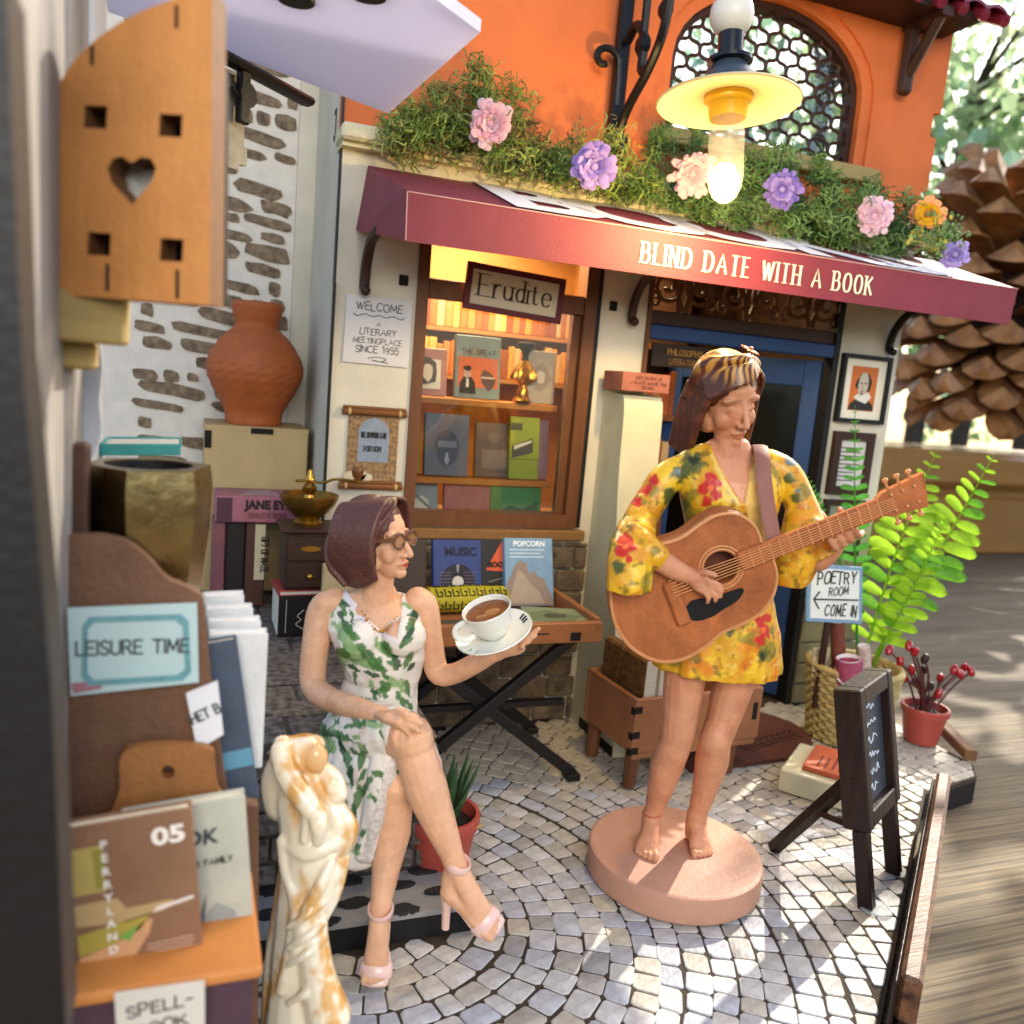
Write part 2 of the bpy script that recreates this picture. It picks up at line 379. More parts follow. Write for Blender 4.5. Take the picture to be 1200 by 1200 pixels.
def cobble_mat():
    m = mat('cobble_stone', '#c9c2b4', .5, var=.28, vscale=16, bump=.35, bscale=55)
    t = m.node_tree; b = t.nodes['Principled BSDF']; oi = t.nodes.new('ShaderNodeObjectInfo')
    cr = t.nodes.new('ShaderNodeValToRGB'); e = cr.color_ramp.elements
    e[0].position = 0; e[0].color = hx('#9c9a98'); e[1].position = 1; e[1].color = hx('#c6c2bc')
    for p, c in ((.25, '#bdb5a6'), (.5, '#aeb1bb'), (.75, '#c9c5c2')): q = e.new(p); q.color = hx(c)
    t.links.new(oi.outputs['Random'], cr.inputs[0]); mx = t.nodes.new('ShaderNodeMix'); mx.data_type = 'RGBA'; mx.blend_type = 'MULTIPLY'; mx.inputs['Factor'].default_value = 1
    old = b.inputs['Base Color'].links[0].from_socket
    old.node.inputs['A'].default_value = (.62, .6, .58, 1); old.node.inputs['B'].default_value = (1, 1, 1, 1)
    t.links.new(old, mx.inputs['A']); t.links.new(cr.outputs[0], mx.inputs['B']); t.links.new(mx.outputs['Result'], b.inputs['Base Color']); return m
M_cobble = cobble_mat()

mb = MB(); TZ = -.13
mb.add([(-12, -4, TZ), (16, -4, TZ), (16, 9.4, TZ), (-12, 9.4, TZ)], [(0, 1, 2, 3)])
struct('wooden_tabletop', mb, M_table)

BASE = [(-.75, .8), (.9, .8), (3.11, 2.66), (3.51, 2.74), (3.62, 2.86), (3.62, 4.75), (-.75, 4.75)]
mb = MB(); mb.prism(BASE, TZ+.004, -.022, mi=0); mb.prism([(x, y) for x, y in BASE], -.021, 0.0, mi=1)
pave = struct('pavement', mb, [M_black, M_grout])

def inside(p, poly):
    c = False; n = len(poly)
    for i in range(n):
        (x1, y1), (x2, y2) = poly[i], poly[(i+1) % n]
        if (y1 > p[1]) != (y2 > p[1]) and p[0] < (x2-x1)*(p[1]-y1)/(y2-y1)+x1: c = not c
    return c
rc = random.Random(3); cells = []
def clip_half(q, a_, b_):                           # keep what lies left of the line a_->b_
    out = []; nrm_ = Vector((-(b_[1]-a_[1]), b_[0]-a_[0])).normalized(); A_ = Vector(a_)
    for i in range(len(q)):
        p, r = q[i], q[(i+1) % len(q)]; dp, dr_ = (p-A_).dot(nrm_), (r-A_).dot(nrm_)
        if dp >= 0: out.append(p)
        if (dp >= 0) != (dr_ >= 0): out.append(p.lerp(r, dp/(dp-dr_)))
    return out
def area(q): return abs(sum(q[i].x*q[(i+1) % len(q)].y-q[(i+1) % len(q)].x*q[i].y for i in range(len(q))))/2
EDGES = [((.9, .812), (3.108, 2.672)), ((3.11, 2.672), (3.51, 2.752)), ((3.508, 2.752), (3.61, 2.862)), ((3.61, 2.86), (3.61, 4.0))]
C1, C2 = Vector((.55, 2.36)), Vector((3.05, 1.15)); g = .0029; R2 = .0
r = .02
while r < 3.6:
    dr = rc.uniform(.070, .086); n = max(3, int(2*math.pi*(r+dr/2)/rc.uniform(.078, .092))); off = rc.random()*6.28
    cuts = [off+2*math.pi*(k+rc.uniform(-.17, .17))/n for k in range(n)]
    for k in range(n):
        a0, a1 = cuts[k], cuts[(k+1) % n]+(2*math.pi if k == n-1 else 0); am = (a0+a1)/2
        m = C1+Vector((math.cos(am), math.sin(am)))*(r+dr/2)
        if m.y > 3.70 or m.x < .2 or m.y < .9 or m.x > 3.75 or (m.x < .84 and m.y > 2.22): continue
        q = []
        for rr, aa, sg in ((r+g, a0, 1), (r+g, a1, -1), (r+dr-g, a1, -1), (r+dr-g, a0, 1)):
            da = sg*g/max(rr, .05); rr += rc.uniform(-.003, .003)+.012*math.sin(3.1*aa+r*5); q.append(C1+Vector((math.cos(aa+da), math.sin(aa+da)))*rr+Vector((rc.uniform(-.0028, .0028), rc.uniform(-.0028, .0028))))
        for e in (EDGES[:1] if m.x < 3.1 else EDGES[1:]): q = clip_half(q, *e) if q else q
        if len(q) < 3 or area(q) < .0012: continue
        cells.append((sum(q, Vector((0, 0)))/len(q), q))
    r += dr
def cobble(mb, q, hgt):
    k = len(q); m = sum(q, Vector((0, 0)))/k; ring = []
    for i in range(k):
        a_, b_, c_ = q[i-1], q[i], q[(i+1) % k]; f = rc.uniform(.06, .16); ring += [b_+(a_-b_)*f, b_+(c_-b_)*f]
    n = 2*k; vs = [(p.x, p.y, -.004) for p in ring]+[(p.x, p.y, hgt-.002) for p in ring]+[(m.x+(p.x-m.x)*.93, m.y+(p.y-m.y)*.93, hgt+rc.uniform(-.0006, .0006)) for p in ring]
    fs = [(i, (i+1) % n, n+(i+1) % n, n+i) for i in range(n)]+[(n+i, n+(i+1) % n, 2*n+(i+1) % n, 2*n+i) for i in range(n)]+[tuple(2*n+i for i in range(n))]
    mb.add(vs, fs)
def seen_size(m):
    d = (Vector((m.x, m.y, 0))-CP); z = d.dot(CF)
    if z < .2: return 0
    px = 600+FPX*d.dot(CR)/z; py = 600-FPX*d.dot(CU)/z
    hid = (690 < px < 890 and 950 < py < 1065 and (px-790)**2/97**2+(py-1010)**2/52**2 < 1) or (py > 1100 and px < 400) or (px < 400)
    return 1/z if -20 < px < 1100 and 780 < py < 1215 and not hid else 0.0
cells.sort(key=lambda t: -seen_size(t[0])); vis = [c for c in cells if seen_size(c[0]) > 0]
rest = MB()
for i, (m, q) in enumerate(cells):
    hg = .0036+rc.uniform(0, .0020)
    if i < 300 and seen_size(m) > 0:
        b_ = MB(); cobble(b_, q, hg); part('cobble', b_, M_cobble, pave, smooth=25, org=(m.x, m.y, 0))
    else: cobble(rest, q, hg)
part('cobbles_beyond', rest, M_cobble, pave, kind='stuff', smooth=25)
print('cobbles', len(cells), 'visible', len(vis))

# low plinth with crazy paving, and the stone terrace
M_plinth = mat('plinth_grey', '#8d8a86', .6, var=.2, vscale=14, bump=.2)
M_pst = mat('plinth_stone', '#2d2a29', .6, var=.5, vscale=14, bump=.25)
mb = MB(); mb.box((-.6, 2.215, .009), (.86, 2.62, .075), mi=0); mb.box((-.6, 2.22, .075), (.855, 2.62, .092), mi=1)
plinth = single('plinth', mb, [M_black, M_plinth], 'low black-edged plinth with crazy paving top under the seated woman', 'plinth')
rp = random.Random(5)
def blobpoly(cx, cy, rx, ry, n=9, rnd=rp, ang=0.0, jit=.22):
    out = []
    for k in range(n):
        a = 2*math.pi*k/n; s_ = 1+rnd.uniform(-jit, jit); x = rx*s_*math.cos(a); y = ry*s_*math.sin(a)
        out.append((cx+x*math.cos(ang)-y*math.sin(ang), cy+x*math.sin(ang)+y*math.cos(ang)))
    return out
for k in range(22):
    x = rp.uniform(.1, .8); y = 2.245+.058*(k % 4)+rp.uniform(-.008, .008)
    if k >= 16: x = -.05+.02*k
    b_ = MB(); b_.prism(blobpoly(.12+.125*(k % 6)+rp.uniform(-.02, .02), y, rp.uniform(.03, .055), rp.uniform(.016, .024)), .088, .0965+.0004*k)
    part('stone', b_, M_pst, plinth)
M_terr = mat('terrace_mortar', '#57504a', .85, var=.5, vscale=45, bump=.6, bscale=70)
M_tst = mat('terrace_stone', '#7d736a', .8, var=.55, vscale=38, bump=.8, bscale=60, col2='#2f2823')
mb = MB(); mb.box((-.75, 2.45, .004), (.74, 4.6, .55))
terr = single('stone_terrace', mb, M_terr, 'rough grey-brown stone terrace behind and beneath the seated woman', 'terrace')
rt_ = random.Random(9); z = .02
while z < .53:                                      # facing stones, front and right side
    h_ = rt_.uniform(.07, .1); h_ = min(h_, .545-z); x = -.1
    while x < .73:
        w_ = rt_.uniform(.1, .2); b_ = MB(); b_.box((x+.005, 2.432-rt_.uniform(0, .008), z), (min(x+w_-.005, .74), 2.452, z+h_-.01), bev=.008); part('stone', b_, M_tst, terr); x += w_
    y = 2.46
    while y < 3.6:
        w_ = rt_.uniform(.1, .2); b_ = MB(); b_.box((.738, y+.005, z), (.755+rt_.uniform(0, .008), y+w_-.005, z+h_-.01), bev=.008); part('stone', b_, M_tst, terr); y += w_
    z += h_
y = 2.44
while y < 4.0:                                      # top flags
    d_ = rt_.uniform(.12, .2); x = -.2
    while x < .74:
        w_ = rt_.uniform(.14, .28); b_ = MB(); b_.box((x+.006, y+.006, .545), (min(x+w_, .75)-.006, y+d_-.006, .556+rt_.uniform(0, .008)), bev=.007); part('stone', b_, M_tst, terr); x += w_
    y += d_

# stone wall at the back of the alcove
M_mort = mat('white_mortar', '#d8d1c6', .8, var=.15, vscale=14, bump=.25, bscale=40)
M_rub = mat('brown_rubble', '#8f7c64', .8, var=.5, vscale=26, bump=.5, bscale=50, col2='#4a3d31')
YW = 4.58
mb = MB(); mb.box((-.75, YW, .3), (.462, YW+.12, 3.6))
swall = single('rubble_wall', mb, M_mort, 'whitewashed rubble wall with brown stones behind the clay jar', 'wall')
rs = random.Random(21); z = .75
while z < 3.1:
    h_ = rs.uniform(.05, .085); x = -.34+rs.uniform(0, .12)
    while x < .44:
        w_ = rs.choice((.07, .14, .22, .3))*rs.uniform(.8, 1.2); hh = h_*rs.uniform(.75, 1.1)
        if rs.random() < .8:
            x1 = min(x+w_, .455); cx = (x+x1)/2; hw = (x1-x)/2
            if hw > .02:
                n = 12; pl = []
                for k in range(n):
                    a = 2*math.pi*k/n; ca, sa = math.cos(a), math.sin(a)
                    e = .55; px_ = hw*math.copysign(abs(ca)**e, ca)*rs.uniform(.86, 1.04); pz_ = hh/2*math.copysign(abs(sa)**e, sa)*rs.uniform(.7, 1.1)
                    pl.append((cx+min(px_, .455-cx), z+h_/2+pz_-.12*(px_)))
                b_ = MB(); b_.prism(pl, -.01, rs.uniform(.006, .012), M=wallframe(0, YW, 0)); part('stone', b_, M_rub, swall)
        x += w_+rs.uniform(.01, .035)
    z += h_+rs.uniform(.006, .02)

# ================================================================== the bookshop
shop = thing('bookshop', 'two-storey bookshop front, white below and orange above, with maroon awning', 'building', (2.0, 3.7, 0))
FY = 3.7; W = wallframe(0, FY, 0)
def arc_pts(cx, cz, rx, rz, a0, a1, n): return [(cx+rx*math.cos(a0+(a1-a0)*k/n), cz+rz*math.sin(a0+(a1-a0)*k/n)) for k in range(n+1)]
mb = MB()
mb.prism([(.55, .005), (2.04, .005), (2.04, 2.46), (3.165, 2.46), (3.165, .005), (3.58, .005), (3.58, 2.55), (.55, 2.55)], -.12, 0, holes=[[(.9, .975), (1.745, .975), (1.745, 2.42), (.9, 2.42)]], M=W)
part('wall', mb, M_white, shop, label='white plastered lower wall')
AX0, AX1, AZ0, ASP, ATP = 2.03, 3.13, 2.86, 3.2, 3.55
def arch_poly(g): return [(AX0-g, AZ0-g*.2), (AX1+g, AZ0-g*.2), (AX1+g, ASP)] + arc_pts((AX0+AX1)/2, ASP, (AX1-AX0)/2+g, ATP-ASP+g, 0, math.pi, 16)[1:-1] + [(AX0-g, ASP)]
mb = MB()
edge = [(3.62, 2.62), (3.62, 2.78), (3.585, 2.785), (3.585, 2.83), (3.63, 2.835), (3.63, 3.1), (3.59, 3.105), (3.59, 3.22), (3.64, 3.225), (3.64, 4.3)]
mb.prism([(.55, 2.62)]+edge+[(.55, 4.3)], -.14, -.02, holes=[arch_poly(.06)], M=W)
part('upper_wall', mb, M_orange, shop, label='orange plastered upper wall')
mb = MB(); mb.prism(arch_poly(.062), -.15, -.035, holes=[arch_poly(.0)], M=W); surround = part('arch_surround', mb, M_orange, shop)
mb = MB(); mb.prism(arch_poly(.001), -.14, -.07, holes=[arch_poly(-.035)], M=W); aw = part('arch_window_frame', mb, M_darkwood, shop)
# ogee lattice of crossing wavy bars
p_ = .088; ap = arch_poly(-.015); q2 = .70711
for fam in (0, 1):
    for k in range(-16, 17):
        run = []
        for i in range(-100, 101):
            s_ = i*.011; w_ = k*p_+.0105*math.sin(2*math.pi*s_/p_); u, v = (s_, w_) if fam == 0 else (w_, s_)
            x = 2.58+(u-v)*q2; zz = 3.15+(u+v)*q2; ok = inside((x, zz), ap)
            if ok: run.append((x, zz))
            if (not ok or i == 100) and run:
                if len(run) > 2:
                    b_ = MB(); b_.tube([Vector((a, FY+.098+.004*fam, b)) for a, b in run], (.007, .0095), n=6, up=(0, 1, 0)); part('lattice_bar', b_, M_darkwood, aw)
                run = []
def glassmat(n, tint=(1, 1, 1, 1), bump=0.0, bs=9, gl=.06):
    m = bpy.data.materials.new(n); m.use_nodes = True; t = m.node_tree; t.nodes.remove(t.nodes['Principled BSDF']); tr = t.nodes.new('ShaderNodeBsdfTransparent'); tr.inputs[0].default_value = tint
    go = t.nodes.new('ShaderNodeBsdfGlossy'); go.inputs['Roughness'].default_value = .03; fr = t.nodes.new('ShaderNodeFresnel'); fr.inputs[0].default_value = 1.45; ad = t.nodes.new('ShaderNodeMath'); ad.operation = 'ADD'; ad.inputs[1].default_value = gl-.04; ad.use_clamp = True
    t.links.new(fr.outputs[0], ad.inputs[0]); ms = t.nodes.new('ShaderNodeMixShader'); t.links.new(ad.outputs[0], ms.inputs[0]); t.links.new(tr.outputs[0], ms.inputs[1]); t.links.new(go.outputs[0], ms.inputs[2]); t.links.new(ms.outputs[0], t.nodes['Material Output'].inputs[0])
    if bump:
        nz = t.nodes.new('ShaderNodeTexNoise'); nz.inputs['Scale'].default_value = bs; nz.inputs['Detail'].default_value = 4; tc = t.nodes.new('ShaderNodeTexCoord'); t.links.new(tc.outputs['Object'], nz.inputs['Vector']); bp = t.nodes.new('ShaderNodeBump'); bp.inputs['Strength'].default_value = bump; bp.inputs['Distance'].default_value = .05
        t.links.new(nz.outputs['Fac'], bp.inputs['Height']); t.links.new(bp.outputs[0], go.inputs['Normal'])
    MATS[n] = m; return m
M_glass = glassmat('thin_glass')
M_cell = glassmat('crinkled_film', (.92, .95, .9, 1), 1.0, 7, .08)
mb = MB(); mb.prism(arch_poly(-.03), -.125, -.122, M=W); part('pane', mb, M_cell, aw)
mb = MB(); mb.box((1.95, FY-.075, 2.79), (3.22, FY+.03, 2.86), bev=.006); part('sill', mb, M_olive, shop, label='raw olive wood sill of the arched window')
mb = MB(); mb.box((.53, FY-.10, 2.553), (3.64, FY+.1, 2.618), bev=.012); mb.box((.54, FY-.06, 2.535), (3.63, FY+.1, 2.552)); part('ledge', mb, M_cream, shop)
mb = MB(); mb.box((.545, FY+.001, 2.0), (.5495, FY+.06, 3.0)); mb.box((.537, FY-.03, .56), (.5475, FY-.004, 2.0)); part('black_edge', mb, M_black, shop)
# return wall and strip beside the alcove
mb = MB(); mb.box((.552, FY+.121, .56), (.60, YW-.001, 3.5)); part('side_wall', mb, M_white, shop)
mb = MB(); mb.box((.463, YW-.02, .56), (.5515, YW+.1, 3.5)); part('corner_strip', mb, M_white, shop)
for (x, z) in ((.835, 2.045), (1.84, 2.045)):
    b_ = MB(); b_.box((x-.022, FY-.003, z-.024), (x+.022, FY+.02, z+.024), bev=.004); part('slot', b_, M_hole, shop)
b_ = MB(); b_.box((.5505, 3.93, 2.62), (.5518, 3.99, 2.75)); b_.box((.549, 3.955, 2.645), (.5517, 4.0, 2.725), mi=1); part('slot', b_, [M_hole, M_white], shop)
M_clad = mat('under_window_stone', '#7a6850', .8, var=.5, vscale=16, bump=.6, bscale=40, col2='#3a2f26')
z = .012; i = 0
while z < .90:                                       # rough stones under the window
    h_ = rs.uniform(.085, .12); x = .76
    while x < 1.82:
        w_ = rs.uniform(.12, .24); x1 = min(x+w_, 1.826)
        if x1-x > .03: b_ = MB(); b_.box((x+.004, FY-.022-rs.uniform(0, .01), z), (x1-.004, FY-.0015, min(z+h_, .915)-.007), bev=.008); part('stone_block', b_, M_clad, shop)
        x += w_
    z += h_; i += 1
# shop window
mb = MB(); mb.prism([(.895, .98), (1.75, .98), (1.75, 2.42), (.895, 2.42)], -.09, .014, holes=[[(.945, 1.045), (1.69, 1.045), (1.69, 2.4), (.945, 2.4)]], M=W)
wf = part('window_frame', mb, M_winwood, shop)
b_ = MB(); b_.box((.946, FY-.01, 1.985), (1.689, FY+.06, 2.07), bev=.004); part('transom', b_, M_winwood, wf)
b_ = MB(); b_.box((1.751, FY-.012, .985), (1.772, FY+.0, 2.42)); part('shadow_strip', b_, M_black, wf)
b_ = MB(); b_.box((1.645, FY+.02, 1.046), (1.689, FY+.05, 1.984)); part('inner_post', b_, M_winwood, wf)
b_ = MB(); b_.box((.946, FY+.012, 1.046), (1.644, FY+.016, 1.984)); part('pane', b_, M_glass, wf)
b_ = MB(); b_.box((.78, FY-.045, .925), (1.79, FY+.02, .974), bev=.006); part('sill', b_, mat('sill_wood', '#8a6234', .6, var=.3, vscale=12, bump=.2), shop)
# window room
mb = MB()
for lo, hi in (((.62, 4.42, .9), (1.98, 4.45, 2.5)), ((.62, FY+.121, .9), (.65, 4.42, 2.5)), ((1.95, FY+.121, .9), (1.98, 4.42, 2.5)), ((.65, FY+.121, 2.44), (1.95, 4.42, 2.47)), ((.65, FY+.121, .93), (1.95, 4.42, .96))): mb.box(lo, hi)
room = part('window_room', mb, M_shop, shop)
for z in (1.545, 1.175):
    b_ = MB(); b_.box((.66, FY+.125, z-.02), (1.66, FY+.30, z+.012), bev=.004); part('display_shelf', b_, mat('shelf_wood', '#b0702c', .5, var=.3, vscale=14, stretch=(.2, 1, 1), bump=.15), room)
for z in (1.66, 1.90):
    b_ = MB(); b_.box((.66, 4.28, z-.02), (1.94, 4.415, z)); part('book_shelf', b_, M_shop, room)
# doorway
mb = MB(); mb.box((1.99, FY+.1, .004), (2.06, FY+.9, 2.46)); mb.box((3.14, FY+.0, .004), (3.163, FY+.9, 2.46)); mb.box((2.06, FY+.9, .004), (3.14, FY+.93, 2.46)); mb.box((2.06, FY+.1, 2.43), (3.14, FY+.9, 2.46))
hall = part('doorway_room', mb, M_shopd, shop)
mb = MB(); mb.box((3.135, FY-.02, .004), (3.172, FY+.06, 2.3)); part('black_jamb', mb, M_black, shop)
mb = MB(); mb.box((2.042, FY-.01, 1.985), (3.134, FY+.05, 2.05), bev=.004); mb.box((2.042, FY-.008, 2.36), (3.134, FY+.05, 2.46)); tl = part('transom_panel', mb, M_darkwood, shop)
M_scroll = mat('carved_brown', '#6a4426', .5, var=.3, vscale=20, bump=.2)
def spiral(cx, cz, r0, turns, sgn, a0, n=26):
    return [Vector((cx+sgn*(r0*(1-.82*k/n))*math.cos(a0+turns*6.28*k/n), FY+.012, cz+(r0*(1-.82*k/n))*math.sin(a0+turns*6.28*k/n))) for k in range(n+1)]
for cx in (2.22, 2.60, 2.98):
    for sgn in (-1, 1):
        b_ = MB(); b_.tube(spiral(cx+sgn*.095, 2.17, .085, 1.5, sgn, 2.6), .011, n=6)
        b_.tube(catmull([(cx+sgn*.02, FY+.012, 2.05), (cx+sgn*.05, FY+.012, 2.2), (cx+sgn*.1, FY+.012, 2.3), (cx+sgn*.17, FY+.012, 2.33), (cx+sgn*.19, FY+.012, 2.27)], 5), .010, n=6)
        b_.tube(spiral(cx+sgn*.15, 2.10, .04, 1.2, -sgn, 1.0), .008, n=6)
        part('scroll', b_, M_scroll, tl)
    b_ = MB(); b_.tube(catmull([(cx, FY+.012, 2.06), (cx-.028, FY+.012, 2.17), (cx, FY+.012, 2.3), (cx+.028, FY+.012, 2.17), (cx, FY+.012, 2.06)], 5), .008, n=6); part('scroll', b_, M_scroll, tl)
mb = MB(); mb.box((2.042, FY-.022, 1.915), (3.134, FY+.055, 1.984), bev=.006); part('blue_lintel', mb, M_blue, shop)
Dm = TR((3.128, FY+.05, 0), rz=rad(-52)); mb = MB(Dm)
for lo, hi in (((-.86, 0, .03), (-.77, .035, 1.9)), ((-.09, 0, .03), (0, .035, 1.9)), ((-.77, 0, 1.76), (-.09, .035, 1.9)), ((-.77, 0, .03), (-.09, .035, .5))): mb.box(lo, hi, bev=.004)
door = part('door', mb, M_blue, shop, label='blue door with a tall dark pane, standing ajar')
mb = MB(Dm); mb.box((-.77, .012, .5), (-.09, .02, 1.76)); part('pane', mb, mat('dark_glass', '#070605', .12, spec=.5), door)
mb = MB(Dm); mb.ell((-.815, -.02, .95), .022, 10); part('handle', mb, mat('brass', '#b88a3a', .3, metal=1, bump=.1), door)
mb = MB(); mb.box((2.02, FY-.015, .004), (2.041, FY+.05, 2.46)); part('jamb', mb, M_winwood, shop)
# rough stone blocks at the foot of the right column
M_blk = mat('olive_block', '#8d8566', .8, var=.35, vscale=14, bump=.5, bscale=40)
z = .01; i = 0
while z < .78:
    h_ = .12; x = 3.175-(.0 if i % 2 else .0)
    for w_ in ((.17, .23) if i % 2 else (.24, .16)):
        b_ = MB(); b_.box((x+.004, FY-.03-rs.uniform(0, .006), z), (x+w_-.004, FY-.0015, z+h_-.008), bev=.008); part('stone_block', b_, M_blk, shop); x += w_
    z += h_; i += 1
# buttress
mb = MB(); prof = catmull([(3.235, .005), (3.27, .3), (3.38, .75), (3.455, 1.2), (3.475, 1.56), (3.5, 1.64)], 6)
pl = [(p[0], p[1]) for p in [(v.x, v.y) for v in [Vector((a.x, a.y)) for a in [Vector((q[0], q[1], 0)) for q in prof]]]]+[(3.699, 1.655), (3.699, .005)]
Mx = Matrix(((0, 0, 1, 0), (1, 0, 0, 0), (0, 1, 0, 0), (0, 0, 0, 1)))          # (y,z,x)
mb.prism(pl, 1.835, 2.035, M=Mx); part('buttress', mb, M_cream, shop, label='cream curved buttress between window and door', smooth=50)
b_ = MB(); b_.box((1.829, 3.245, .005), (2.038, 3.6, .05)); part('skirting', b_, M_black, shop)
# awning
A = [(.655, 3.695, 2.485), (3.72, 3.695, 2.485), (3.66, 3.1, 2.292), (.692, 3.1, 2.292)]
B_ = [(.62, 3.695, 2.225), (3.74, 3.695, 2.225), (3.645, 3.1, 2.122), (.697, 3.1, 2.122)]
mb = MB(); vs = A+B_; mb.add(vs, [(3, 2, 1, 0), (2, 3, 7, 6), (3, 0, 4, 7), (1, 2, 6, 5)])
inn = [(x+(.006 if x < 2 else -.006), y+(.006 if y < 3.4 else 0), z-.006) for x, y, z in A]+[(x+(.006 if x < 2 else -.006), y+(.006 if y < 3.4 else 0), z) for x, y, z in B_]
mb.add(inn, [(0, 1, 2, 3), (6, 7, 3, 2), (7, 4, 0, 3), (5, 6, 2, 1)])
mb.add([vs[7], vs[6], inn[6], inn[7]], [(0, 1, 2, 3)]); mb.add([vs[4], vs[7], inn[7], inn[4]], [(0, 1, 2, 3)]); mb.add([vs[6], vs[5], inn[5], inn[6]], [(0, 1, 2, 3)])
awn = part('awning', mb, M_maroon, shop, smooth=0)
sk = []; stroke_text(None, 'BLIND DATE WITH A BOOK', wallframe(2.215, 3.097, 2.165), .078, w=.15, style='serif', gap=.42, space=.42, sink=sk, fit=1.15)
for b_ in sk: part('letter', b_, M_wtext, awn, smooth=0)
sl_ = (Vector(A[0])-Vector(A[3])); sl_.x = 0
for k_, ch in enumerate('BOOKS'):
    b_ = MB(); block_text(b_, ch, frame((1.30+.46*k_, 3.135, 2.309), (1, 0, 0), sl_), .60, bold=.03, xs=.92); part('letter', b_, M_wtext2, awn, smooth=0)
b_ = MB(); b_.tube([(A[3][0]+.004, 3.098, 2.29), (2.2, 3.098, 2.292), (A[2][0], 3.098, 2.292)], .0025, n=5); b_.tube([(A[3][0], 3.097, 2.29), (.697, 3.097, 2.124)], .0025, n=5); part('worn_edge', b_, mat('worn_card', '#c79a95', .8), awn)
for x in (.665, 1.93, 3.49):
    b_ = MB(); b_.tube(catmull([(x, 3.45, 2.2), (x, 3.58, 2.17), (x, 3.655, 2.09), (x, 3.675, 2.0), (x, 3.645, 1.98)], 5), .022, n=8, round_=True); part('awning_bracket', b_, M_darkwood if x < 3 else M_iron, shop)
# eave with scalloped tiles
M_tile = mat('glazed_maroon_tile', '#7c2438', .22, var=.35, vscale=18, coat=.6, bump=.1)
M_eave = mat('eave_board', '#2a1610', .5, var=.3, bump=.2)
b_ = MB(); b_.box((2.2, 3.47, 3.575), (3.56, 3.72, 3.61)); eave = part('eave', b_, M_eave, shop)
for k in range(9):
    for r in range(2):
        x = 2.52+.135*k; b_ = MB(); y0, y1 = 3.42+r*.17, 3.62+r*.17; z0 = 3.60+r*.085; n = 8; g = []
        for (yy, zz) in ((y0, z0), (y1, z0+.1)): g.append([(x+.072*math.cos(math.pi*(1-j/n)), yy, zz+.045*math.sin(math.pi*j/n)-(.0 if r else 0)) for j in range(n+1)])
        b_.sheet(g); g2 = [[(a, b, c-.014) for a, b, c in r_] for r_ in g]; b_.sheet([g2[1], g2[0]]); b_.sheet([g2[0], g[0]])
        part('roof_tile', b_, M_tile, eave)
        if r == 0:
            b_ = MB(); b_.tube([(x+.0675, y0+.01, z0-.012), (x+.0675, y1, z0+.085)], .03, n=8); part('roof_tile', b_, M_tile, eave)
b_ = MB(); b_.tube([(3.325, 3.665, 3.27), (3.325, 3.665, 3.6)], (.04, .03), n=8, up=(1, 0, 0), round_=True); b_.tube([(3.325, 3.65, 3.34), (3.325, 3.49, 3.57)], .027, n=8); b_.box((3.29, 3.45, 3.55), (3.36, 3.7, 3.59)); part('eave_bracket', b_, M_darkwood, shop)
# iron lamp bracket
IX, IY = 1.74, 3.66
b_ = MB(); b_.box((IX-.03, IY-.02, 2.64), (IX+.03, IY+.03, 3.62), bev=.008)
b_.tube(catmull([(IX, IY-.02, 2.72), (IX, IY-.1, 2.86), (IX, IY-.26, 2.98), (IX, IY-.36, 3.1), (IX, IY-.42, 3.3), (IX, IY-.60, 3.42)], 6), (.028, .02), n=8)
b_.tube(catmull([(IX, IY-.04, 3.16), (IX, IY-.12, 3.2), (IX, IY-.2, 3.12), (IX, IY-.2, 3.0), (IX, IY-.26, 2.98)], 5), .02, n=8)
b_.tube([(IX, IY-.19, 3.12), (IX, IY-.19, 3.4)], .018, n=8); b_.ell((IX, IY-.19, 3.1), (.03, .05, .05), 10); b_.ell((IX, IY-.36, 3.18), (.03, .04, .04), 10)
sp = [Vector((IX-.085+.07*(1-.7*k/18)*math.cos(-.2+5.2*k/18), IY-.01, 3.08+.06*(1-.7*k/18)*math.sin(-.2+5.2*k/18))) for k in range(19)]
b_.tube([(IX-.01, IY-.01, 2.9), (IX-.012, IY-.01, 3.0)]+sp, .016, n=8)
b_.tube([(IX+.03, IY-.015, 2.66), (IX+.035, IY-.03, 2.76)], .018, n=8, round_=True)
b_.box((IX-.02, 2.72, 3.42), (IX+.02, IY, 3.46), bev=.006)
part('lamp_bracket', b_, M_iron, shop)

# hanging lamp
LX, LY, LZ = 1.765, 2.8, 2.70
lamp = thing('pendant_lamp', 'lit pendant lamp with white disc shade and glass tube bulb over the guitarist', 'lamp', (LX, LY, LZ))
LM = TR((LX, LY, LZ), ry=rad(-2), rx=rad(-5))
b_ = MB(LM); b_.tube([(0, 0, .36), (.002, 0, .9)], .022, n=10); part('cord', b_, mat('grey_cord', '#3c4650', .4, bump=.1), lamp)
b_ = MB(LM); b_.ell((0, 0, .305), .078, 20); part('bead', b_, mat('white_bead', '#d8d2c4', .35, bump=.06), lamp)
b_ = MB(LM); b_.lathe([(.045, .155), (.045, .245), (.04, .25)], 20); b_.lathe([(.05, .14), (.08, .143), (.08, .155), (.05, .158)], 20); part('collar', b_, mat('black_plastic', '#15171a', .2), lamp)
b_ = MB(LM); b_.lathe([(.11, .062), (.095, .09), (.07, .12), (.055, .14)], 24); part('cap', b_, mat('slate_plastic', '#37424e', .35), lamp)
b_ = MB(LM); b_.lathe([(.05, .03), (.11, .028), (.19, .012), (.25, .0), (.255, .006), (.25, .012), (.18, .034), (.11, .06), (.05, .062)], 48, closed=False); part('shade', b_, mat('cream_enamel', '#c9b98c', .4, transl=.1), lamp)
